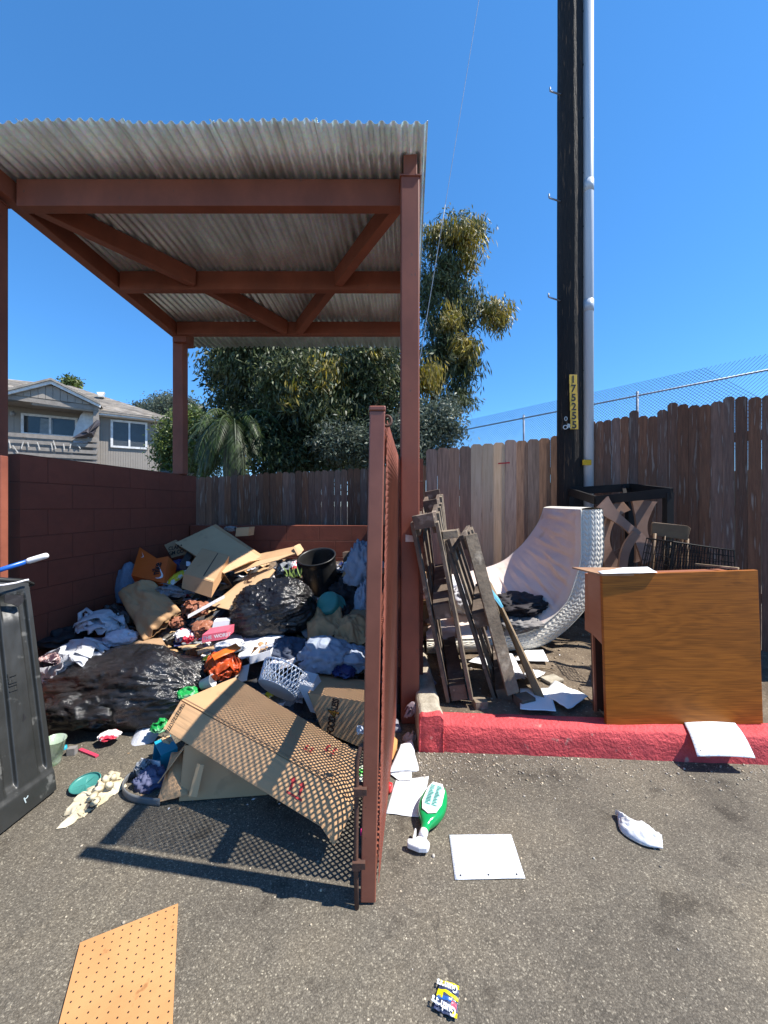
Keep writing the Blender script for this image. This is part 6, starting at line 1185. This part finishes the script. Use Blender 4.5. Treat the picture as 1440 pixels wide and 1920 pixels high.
# rag / glove heap
def ragf(u, v):
    a = G(95, 1552), ; p0, p1, p2, p3 = G(132, 1512), G(218, 1446), G(238, 1476), G(118, 1557); p = Vector(p0).lerp(p1, u).lerp(Vector(p3).lerp(p2, u), v); e = (math.sin(math.pi * u) * math.sin(math.pi * v)) ** .5
    ed = Vector((fbm((u * 4, v * 4, 1), 3), fbm((u * 4, v * 4, 5), 3), 0)) * .03; return p + ed + Vector((0, 0, .004 + e * (.03 + .03 * fbm((u * 3, v * 3, 2), 5) + .016 * ridge((u * 5, v * 4, 0), 4))))
single('stained_rag', MB().grid(ragf, 60, 40), mat('offwhite_stained_cloth', (.56, .5, .38), (.42, .34, .2), rough=.9, scale=7, bump=.7, bscale=40, bdist=.006, c3=(.05, .045, .04), c3scale=9, c3at=(.6, .63)), 'stained cream and black rag on the asphalt by the teal lid', 'rag')
gl_ = MB()
for k, (x, y, x2, y2) in enumerate(((178, 1490, 166, 1500), (190, 1478, 176, 1482), (200, 1466, 196, 1456), (212, 1462, 214, 1454), (208, 1474, 200, 1470), (182, 1500, 172, 1508))): gl_.tube([G(x, y, .04), (G(x, y, .055) + G(x2, y2, .055)) / 2, G(x2, y2, .042)], [.016, .015, .011], 8)
single('glove_fingers', gl_, mat('cream_rubber', (.6, .55, .42), (.5, .43, .28), scale=20, bump=.3), 'fingers of a cream work glove bunched on the stained rag', 'glove')
single('teal_disc', MB().lathe([(0, .003), (.055, .003), (.062, .008), (.066, .014), (.062, .016)], G(160, 1472, .01), Matrix.Rotation(.12, 3, 'X'), 30), M_TEAL, 'round teal plastic lid on the asphalt above the stained rag', 'lid', solid=.002)
single('pink_straw', MB().beam(G(150, 1405, .006), G(182, 1418, .006), .018, .009), mat('pink_plastic', (.6, .06, .12), rough=.4), 'flat pink plastic strip on the asphalt left of the cyan carton', 'strip', smooth=False)
single('grey_block', MB().box(G(135, 1408, .02), (.045, .03, .045), rz=.2), M_GREYC, 'small grey foam cube on the asphalt near the pink strip', 'block', smooth=False, bevel=.003)
single('bottle_top', MB().lathe([(0, .018), (.012, .018), (.014, 0)], G(121, 1404), n=14), M_CYAN, 'tiny blue bottle cap beside the grey foam cube', 'bottle cap')
cup = single('clear_cup', MB().lathe([(.035, 0), (.038, .02), (.05, .14), (.052, .14)], G(98, 1432), Matrix.Rotation(.12, 3, 'Y'), 20), mat('clear_plastic', (.5, .58, .52), (.35, .5, .3), rough=.15, trans=.45, bump=.5, scale=12), 'crushed clear plastic cup standing beside the black bin', 'cup', solid=.001)
cpanel('green_white_sheet', 'white plastic sheet with green edge under the big black bag', [P(268, 1345, 2.45), P(318, 1340, 2.45), P(285, 1398, 2.25), P(235, 1412, 2.2)], M_WBAG, 'plastic sheet', seed=12, bow=.03, th=.001)
crump('green_bag', 'bright green plastic bag scrap squeezed under the big black bag', 'plastic bag', 300, 1362, 18, 15, M_GREEN, 44, .8, 2.28, .35, 2.5, .4, 5)
crump('green_bag', 'small green and white scrap between the big bag and long carton', 'plastic bag', 352, 1300, 20, 12, M_GREEN, 45, .8, 2.42, .35, 2.5, .4, 5)
crump('yellow_scrap', 'small yellow and black wrapper at the right end of the big bag', 'wrapper', 392, 1235, 12, 10, M_YW, 46, .8, 2.7)
single('fallen_white_cup', MB().lathe([(.03, 0), (.04, .08), (.043, .082)], P(378, 1284, 2.5), Matrix.Rotation(1.2, 3, 'Y'), 20), M_WCB, 'white paper cup under the right end of the big bag', 'cup', solid=.001)
crump('pink_scrap', 'red and pale wrapper in the dark gap below the big bag', 'wrapper', 205, 1378, 20, 7, M_RWB, 47, .8, 2.25)
cpanel('green_packet', 'bright green and white packet on the flap of the long carton', [P(648, 1452, 1.86), P(682, 1434, 1.9), P(690, 1465, 1.78), P(668, 1474, 1.76)], mat('green_white_packet', (.1, .55, .1), (.7, .75, .6), scale=9, contrast=(.5, .53), bump=0), 'packet', seed=13)
crump('pink_cup_scrap', 'magenta plastic scrap behind the foot of the gate', 'plastic scrap', 679, 1560, 4, 11, mat('magenta', (.6, .02, .2), rough=.4), 48, 1, 1.62)
crump('white_tissue', 'white tissue caught on the gate bolt rod', 'tissue', 676, 1370, 8, 14, M_WBAG, 49, .7, 1.66, .4, 2.5, .4, 5)
# ============================================================ litter: fine scraps over the heap
rnd = random.Random(11); lit = MB(); LM = [M_WCB, M_KRAFT, M_GBAG, M_RWB, M_JEAN, M_CB2, M_WBAG, M_YW, M_GREYC, M_DK, M_NAVY]
for k in range(300):
    y = rnd.uniform(2.5, 4.2); x = rnd.uniform(-2.35 + (y - 2.7) * .1, -.05); s_ = rnd.uniform(.02, .085); z = hz(x, y) + rnd.uniform(0, .03); az = rnd.uniform(0, 6.28); sd_ = rnd.random() * 99
    e1 = Vector((math.cos(az), math.sin(az), rnd.uniform(-.4, .4))) * s_; e2 = Vector((-math.sin(az), math.cos(az), rnd.uniform(-.4, .5))) * s_ * rnd.uniform(.5, 1.1); c0 = Vector((x, y, z + .01)); mi = rnd.choices(range(11), (7, 6, 3, 1, 1, 6, 4, .6, 2, 2, 1))[0]
    lit.grid(lambda u, v: c0 + e1 * (u * 2 - 1) + e2 * (v * 2 - 1) + Vector((0, 0, .35 * s_ * fbm((u * 2, v * 2, sd_), 1) + .1 * s_ * ridge((u * 4, v * 4, sd_), 1))), 6, 6, mi)
tag(link('litter', lit, LM, solid=.001), 'small mixed scraps of paper, film and card strewn over the heap', 'litter', kind='stuff')
rnd = random.Random(21); lit = MB()
for k in range(120):
    a = G(rnd.uniform(240, 660), rnd.uniform(1405, 1520)); 
    if rnd.random() < .5: a = Vector((rnd.uniform(.45, 2.0), rnd.uniform(2.4, 4.2), 0)); a.z = dz(a.x, a.y) 
    s_ = rnd.uniform(.003, .013); az = rnd.uniform(0, 6.28); e1 = Vector((math.cos(az), math.sin(az), .1)) * s_; e2 = Vector((-math.sin(az), math.cos(az), .2)) * s_ * .5; lit.add([a + Vector((0, 0, .003)) - e1, a + e2 + Vector((0, 0, .003)), a + e1 + Vector((0, 0, .003)), a - e2 + Vector((0, 0, .003))], [(0, 1, 2, 3)], rnd.randrange(3))
tag(link('leaf_litter', lit, [M_CB3, M_CB2, M_WCB]), 'dry leaf bits and crumbs on the ground', 'leaf litter', kind='stuff')
# ============================================================ FOREGROUND AND RIGHT OF THE GATE
# ---- black wheeled bin, tipped, at the left edge
M_BINP = mat('scuffed_black_plastic', (.017, .018, .017), (.027, .028, .027), rough=.42, scale=5, bump=.2, bscale=60, bdist=.002, c3=(.10, .10, .095), c3scale=13, c3at=(.62, .7), spec=.5)
bn_ = thing('wheeled_bin', 'scuffed black plastic wheeled bin with ribbed side at the left edge', 'bin', tuple(G(60, 1530)))
TL, TR, BR, BL = P(-190, 1075, 1.62), P(54, 1092, 1.98), G(104, 1480, .01), G(-190, 1715, .01)
bnn = (TR - TL).cross(BL - TL).normalized(); bnn = bnn if bnn.y < 0 else -bnn
def binf(u, v):
    p = TL.lerp(TR, u).lerp(BL.lerp(BR, u), v)
    def sm(x, a, b): t_ = min(1, max(0, (x - a) / (b - a))); return t_ * t_ * (3 - 2 * t_)
    def rib(c, w): return sm(u, c - w - .02, c - w) * (1 - sm(u, c + w, c + w + .02))
    dpt = -.022 * rib(.915, .022) - .022 * rib(.66, .035) - .022 * rib(.40, .04); dpt *= sm(v, .04, .1) * (1 - sm(v, .86, .89))
    dpt += .012 * sm(v, .90, .915) + .01 * (sm(u, .72, .735) - sm(u, .87, .885)) * sm(v, .06, .09) * (1 - sm(v, .12, .2)) * -1.5
    return p + bnn * (dpt + .004 * fbm((u * 5, v * 5, 0), 3))
link('bin_wall', MB().grid(binf, 150, 90), M_BINP, bn_, smooth=True)
bk = -bnn * .5 + Vector((-.12, 0, 0))
link('side_wall', MB().slab([TR, BR, BR + bk * .9, TR + bk], (-.006, 0, 0)).slab([TL, BL, BL + bk * .9, TL + bk], (.006, 0, 0)).slab([TL + bk, TR + bk, BR + bk * .9, BL + bk * .9], (0, .006, 0)), M_BINP, bn_)
link('rim', MB().tube([TL, TL.lerp(TR, .5) + Vector((0, 0, .004)), TR + Vector((-.01, 0, .006)), TR + Vector((.012, .006, -.01)), TR + bk], .012, 10), M_BINP, bn_, smooth=True)
link('white_cord', MB().tube([P(-30, 1098, 1.80), P(6, 1097, 1.86), P(30, 1093, 1.91), P(48, 1088, 1.945), P(54, 1087, 1.955)], .005, 8), M_WCB, bn_, smooth=True)
link('grip_hole', MB().slab([P(8, 1116, 1.86), P(42, 1116, 1.915), P(44, 1128, 1.915), P(34, 1138, 1.90), P(22, 1133, 1.88), P(8, 1130, 1.86)], bnn * .004), M_DK, bn_)
uu = lambda u, v, o=.0: Vector(binf(u, v)) + bnn * o
link('triangle_sticker', MB().add([uu(.80, .64, .003), uu(.83, .63, .003), uu(.812, .605, .003)], [(0, 1, 2)]), M_BLK, bn_)
text('moulded_letters', 'LIFT', uu(.79, .5, .002), uu(.79, .40) - uu(.79, .5), uu(.6, .45) - uu(.79, .45), .05, M_BINP, bn_, ex=.003)
text('stencil_letter', 'P', uu(.735, .96, .004), uu(.8, .96) - uu(.735, .96), uu(.735, .9) - uu(.735, .96), .05, mat('pale_stencil', (.3, .36, .38)), bn_)
bh = thing('broom_handle', 'blue broom handle with white cap poking out above the black bin', 'broom handle', tuple(P(0, 1069, 2.0)))
h0, h1, h2 = P(-120, 1106, 1.9), P(50, 1053, 2.05), P(91, 1040.5, 2.09)
link('blue_pole', MB().tube([h0, h1], .0125, 16), mat('blue_handle', (.01, .1, .45), rough=.3, bump=0), bh, smooth=True)
link('white_cap', MB().tube([h1, h1.lerp(h2, .12), h1.lerp(h2, .85), h1.lerp(h2, .95), h2], [.0125, .0165, .0165, .014, .006], 16), M_SWW, bh, smooth=True)
# ---- pegboard
pb = thing('pegboard', 'broken orange brown pegboard lying flat at the bottom of the picture', 'board', tuple(G(230, 1850)))
pts = [G(150, 1772), G(334, 1698), G(322, 1960), G(80, 2040)]
M_PEG = mat('tan_hardboard', (.50, .26, .105), (.43, .21, .08), rough=.6, scale=4, bump=.15, c3=(.3, .14, .05), c3scale=22, c3at=(.66, .74))
link('board', MB().slab([p + Vector((0, 0, .004)) for p in pts], (0, 0, .005)), M_PEG, pb, bevel=.0008)
hm = MB(); ex = (G(322, 1960) - G(334, 1698)).normalized(); ey = Vector((-ex.y, ex.x, 0)) * -1; o_ = G(334, 1698)
def inside(p, poly):
    s_ = 0
    for i in range(len(poly)):
        a, b = poly[i], poly[(i + 1) % len(poly)]; c_ = (b.x - a.x) * (p.y - a.y) - (b.y - a.y) * (p.x - a.x)
        if abs(c_) / (b - a).length < .008: return False
        s_ += 1 if c_ > 0 else -1
    return abs(s_) == len(poly)
for i in range(-20, 30):
    for j in range(-30, 40):
        p = o_ + ex * (i * .0254 + .012) + ey * (j * .0254 + .012)
        if inside(p, pts): hm.add([(p.x + .0028 * math.cos(k * 1.047), p.y + .0028 * math.sin(k * 1.047), .0094) for k in range(6)], [tuple(range(6))])
tag(link('peg_holes', hm, M_BLK, pb), None, None)
# ---- snack wrapper with bright print
wr = thing('snack_wrapper', 'small glossy yellow and navy snack wrapper on the asphalt', 'wrapper', tuple(G(836, 1875)))
wq = [G(826, 1839, .006), G(861, 1851, .006), G(857, 1914, .006), G(812, 1893, .006)]
def wf(u, v): p = wq[0].lerp(wq[1], u).lerp(wq[3].lerp(wq[2], u), v); return p + Vector((0, 0, .002 + .008 * math.sin(math.pi * u) * math.sin(math.pi * v) + .0035 * ridge((u * 4, v * 6, 0), 3)))
M_FOIL = mat('navy_foil', (.02, .03, .10), (.08, .09, .12), rough=.25, scale=14, bump=.3); M_YF = mat('yellow_foil', (.75, .66, .01), (.6, .5, .0), rough=.3, scale=18, bump=.3); M_WF = mat('white_foil', (.75, .8, .85), rough=.3, bump=.2)
link('foil', MB().grid(wf, 24, 34), M_FOIL, wr, smooth=True, solid=.0004)
def decal(name, u0, u1, v0, v1, m, sh=0, o=.0012, n=8):
    link(name, MB().grid(lambda u, v: Vector(wf(min(1, max(0, u0 + (u1 - u0) * u)), min(1, max(0, v0 + (v1 - v0) * v + sh * u)))) + Vector((0, 0, o)), n, n), m, wr, smooth=True)
decal('yellow_band', .0, 1, .0, .06, M_YF); decal('yellow_patch', .02, .3, .04, .13, M_YF, .04); decal('yellow_patch', .45, 1, .03, .10, M_YF, .06)
decal('yellow_band', .0, 1, .32, .42, M_YF, .1); decal('yellow_patch', .0, .3, .4, .58, M_YF, .05); decal('yellow_patch', .8, 1.0, .85, .99, M_YF)
decal('pink_patch', .72, .95, .58, .76, mat('pink_foil', (.6, .1, .16), rough=.3)); decal('blue_patch', .05, .7, .56, .66, mat('blue_foil', (.03, .12, .4), rough=.3))
for nm, v0, sz_ in (('lettering', .27, .030), ('lettering', .92, .034)):
    p = Vector(wf(.9, v0)) + Vector((0, 0, .004)); text(nm, 'Gushers', Vector(wf(.95, v0 - .14)) + Vector((0, 0, .0065)), Vector(wf(.1, v0 - .20)) - Vector(wf(.95, v0 - .14)), Vector(wf(.5, .9)) - Vector(wf(.5, .1)), sz_ * .85, M_WF, wr, bold=.0008, xs=.72)
# ---- punched ruled sheet
def flatpaper(label, px, holes, amp=.002, seed=1, z=.004, m=None):
    q = [G(x, y, z) for x, y in px]; return paper(label, q, amp, seed, 0, m or M_RULE, [G(x, y, z) + Vector((0, 0, .001)) for x, y in holes], name='notebook_sheet')
flatpaper('flat ruled notebook sheet with three punched holes on the asphalt', [(842, 1565), (958, 1564), (985, 1647), (853, 1649)], [(864, 1642), (916, 1641), (969, 1640)])
flatpaper('white sheet under the green spray bottle near the gate', [(742, 1462), (804, 1455), (790, 1533), (723, 1525)], [], .003, 2, .004, M_PAPER)
# 
paper('white sheet folded up into a peak against the gate foot', [P(752, 1395, 2.18), P(772, 1387, 2.25), P(786, 1447, 2.02), P(728, 1448, 1.98)], .006, 3, .04)
paper('lower half of a folded letter beside the red capped bottle', [G(728, 1448, .01), G(772, 1447, .01), G(771, 1462, .01), G(748, 1463, .01)], .003, 4)
# ---- spray bottle
sb = thing('spray_bottle', 'green spray cleaner bottle with white trigger lying on the asphalt', 'spray bottle', tuple(G(815, 1520)))
M_GRN = mat('translucent_green', (.01, .42, .12), (.01, .35, .1), rough=.18, bump=0, coat=.4, sss=.35); zb_ = .038
neck = G(795, 1560, zb_); base = G(822, 1478, zb_); ax = (base - neck); Lb = ax.length; ax.normalize(); sd = ax.cross(Vector((0, 0, 1))).normalized(); upz = Vector((0, 0, 1))
prof = [(0, .016), (.06, .018), (.12, .02), (.2, .032), (.32, .052), (.45, .063), (.6, .065), (.78, .059), (.92, .048), (.98, .036), (1, .001)]
mb = MB(); nn_ = 28; k0 = 0
for t_, r in prof:
    for j in range(nn_):
        a = 2 * math.pi * j / nn_; sq = (abs(math.cos(a)) ** 3 + abs(math.sin(a)) ** 3) ** (-1 / 3) if t_ > .15 else 1; mb.v.append(neck + ax * (t_ * Lb) + sd * math.cos(a) * r * sq + upz * math.sin(a) * min(r, .03) * sq * .95)
for i in range(len(prof) - 1):
    for j in range(nn_): mb.f.append([i * nn_ + j, i * nn_ + (j + 1) % nn_, (i + 1) * nn_ + (j + 1) % nn_, (i + 1) * nn_ + j]); mb.mi.append(0)
link('bottle_body', mb, M_GRN, sb, smooth=True, sub=1)
lp = [(.34, -.028), (.5, -.040), (.8, -.036), (.93, -.022), (.93, .02), (.8, .038), (.52, .042), (.34, .030), (.28, .0)]
M_LBL = mat('pale_label', (.45, .68, .62), (.35, .6, .55), rough=.4, scale=40, bump=0)
ztp = .0345
def lab_pts(s, z): c_ = (.62, 0); return [neck + ax * ((c_[0] + (x - c_[0]) * s) * Lb) + sd * y * s + Vector((0, 0, z - (abs(y) / .05) ** 2 * .004)) for x, y in lp]
link('label_border', MB().slab(lab_pts(1.12, ztp - .004), (0, 0, .0035)), M_SWW, sb, bevel=.001); link('back_label', MB().slab(lab_pts(1.0, ztp - .001), (0, 0, .002)), M_LBL, sb)
tx = MB(); rnd = random.Random(2)
for i in range(14):
    for (y0, y1) in ((-.028, -.002), (.004, .028)):
        t_ = .42 + i * .034; w_ = rnd.uniform(.5, 1); tx.slab([neck + ax * (t_ * Lb) + sd * y0 + Vector((0, 0, ztp + .0012)), neck + ax * (t_ * Lb) + sd * (y0 + (y1 - y0) * w_) + Vector((0, 0, ztp + .0012)), neck + ax * ((t_ + .014) * Lb) + sd * (y0 + (y1 - y0) * w_) + Vector((0, 0, ztp + .0012)), neck + ax * ((t_ + .014) * Lb) + sd * y0 + Vector((0, 0, ztp + .0012))], (0, 0, .0004))
link('small_print', tx, mat('print_green', (.08, .3, .27)), sb)
link('collar', MB().tube([neck - ax * .022, neck + ax * .004], .018, 18), M_SWW, sb, smooth=True)
hd = neck - ax * .045
link('trigger_head', MB().slab([hd - sd * .058 - ax * .008, hd - sd * .052 - ax * .03, hd - sd * .0 - ax * .032, hd + sd * .034 - ax * .02, hd + sd * .036 + ax * .008, hd + sd * .012 + ax * .026, hd - sd * .02 + ax * .022, hd - sd * .03 + ax * .002], (0, 0, -.026)), M_SWW, sb, bevel=.006)
link('trigger_lever', MB().slab([hd - sd * .03 + ax * .0, hd - sd * .038 + ax * .002, hd - sd * .043 + ax * .052, hd - sd * .036 + ax * .05, hd - sd * .028 + ax * .02], (0, 0, -.014)), M_SWW, sb, bevel=.003)
# ---- napkin
nq = [G(1154, 1527), G(1232, 1560), G(1243, 1596), G(1160, 1558)]
def nf(u, v):
    c = [G(1153, 1528), G(1200, 1545), G(1240, 1572), G(1243, 1596), G(1205, 1588), G(1165, 1562)]
    p = c[0].lerp(c[2], u) if v < 2 else None; a = Vector(cr([tuple(c[0]), tuple(c[1]), tuple(c[2])], u)); b = Vector(cr([tuple(c[0] + Vector((.004, -.012, 0))), tuple(c[5]), tuple(c[4]), tuple(c[3])], u)); p = a.lerp(b, v)
    e = math.sin(math.pi * v) ** .6 * (.35 + .65 * math.sin(math.pi * min(1, u * .8 + .1))); return p + Vector((0, 0, .003 + e * (.022 + .020 * ridge((u * 3.5 + v, v * 2.5 - u, 0), 5) + .010 * ridge((u * 8, v * 7, 0), 6)) + .008 * u * v))
single('crumpled_napkin', MB().grid(nf, 50, 30), mat('napkin_white', (.74, .74, .75), (.68, .68, .7), rough=.9, scale=12, bump=.6, bscale=25, bdist=.006, sss=.1), 'crumpled white paper napkin on the open asphalt at the right', 'napkin', solid=.001)
# ---- things between gate and kerb end
rc = thing('red_capped_bottle', 'small dark bottle with red cap poking out beside the gate', 'bottle', tuple(G(735, 1482)))
r0, r1 = G(722, 1474, .025), G(741, 1480, .025); dv = (r1 - r0).normalized(); link('bottle', MB().tube([r0 - dv * .05, r0], .02, 16), M_DK, rc, smooth=True); link('red_cap', MB().tube([r0, r0 + dv * .001, r0 + dv * .032, r0 + dv * .036], [.02, .023, .023, .019], 18), mat('red_cap', (.6, .02, .02), rough=.35, bump=0), rc, smooth=True)
single('orange_card', MB().slab([P(737, 1382, 2.28), P(747, 1388, 2.26), P(746, 1404, 2.22), P(736, 1424, 2.1), P(728, 1424, 2.1)], (-.03, .06, -.01)), mat('orange_tan_card', (.5, .27, .1), (.42, .2, .07), bump=.1), 'orange tan cardboard piece wedged behind the gate foot', 'cardboard', smooth=False)
single('grey_tube_roll', MB().tube([P(738, 1352, 2.45), P(744, 1372, 2.36)], .032, 20), mat('grey_cup', (.25, .25, .29), rough=.5), 'grey cylindrical can at the foot of the brown wall', 'can')
crump('paper_wad', 'crumpled pale paper wad on the asphalt beside the kerb end', 'paper', 768, 1384, 15, 14, mat('dull_paper', (.4, .34, .31), (.22, .18, .16), bump=.6), 61, .8, 2.3, .35, 2.5, .4, 4)
crump('torn_wrapper', 'dull mauve torn wrapper leaning on the kerb end block', 'wrapper', 771, 1335, 12, 22, mat('mauve_wrap', (.3, .24, .26), (.14, .1, .12), bump=.5), 62, .5, 2.36, .4, 2.5, .4, 4, tilt=.4)
crump('foil_wrapper', 'small blue and silver wrapper on the shaded kerb return', 'wrapper', 806, 1280, 12, 6, mat('foil_blue', (.2, .22, .3), (.05, .06, .12), rough=.3, bump=.5), 63, .8, 2.6)
crump('paper_chip', 'small tan paper chip against the right edge of the gate foot', 'paper', 716, 1625, 3, 6, M_KRAFT, 64, .8, 1.5)
# ---- clutter beyond the pallets
zr_ = .13
crump('white_bedding', 'bundle of white bedding behind the tall pallet', 'bedding', 812, 1102, 52, 20, mat('white_bedding', (.62, .62, .66), (.5, .5, .55), bump=.5, scale=5), 71, .8, 4.05, .3, 2, .3, 3)
crump('white_bedding', 'grey and white sheet heaped at the mattress end behind the shorter pallet', 'bedding', 880, 1130, 40, 26, mat('grey_bedding', (.4, .4, .44), (.62, .62, .64), bump=.5, scale=3, contrast=(.45, .55)), 72, .8, 3.7, .3, 2, .3, 3)
carton('brown_carton', 'brown box seen through the tall pallet on the dirt', P(786, 1172, 3.55), (.16, .02, 0), (.0, .15, 0), (0, 0, .2), M_CB, skip=('z1',), flaps=((P(786, 1172, 3.55) + Vector((0, 0, .2)), (.16, .02, 0), (0, -.06, .05)),))
carton('pale_carton', 'pale box on the white bedding behind the pallet', P(798, 1085, 3.95), (.1, .01, 0), (0, .1, 0), (0, 0, .06), M_CB2)
single('peach_cup', MB().lathe([(0, 0), (.045, 0), (.055, .1)], P(792, 1180, 3.45) + Vector((0, 0, -.05)), n=18), M_KRAFT, 'tan cup on the dirt just right of the brown post', 'cup', solid=.002)
paper('white paper in the shade right of the brown post', [G(783, 1186, .14), G(812, 1184, .14), G(820, 1200, .14), G(786, 1202, .14)], .006, 21, .01)
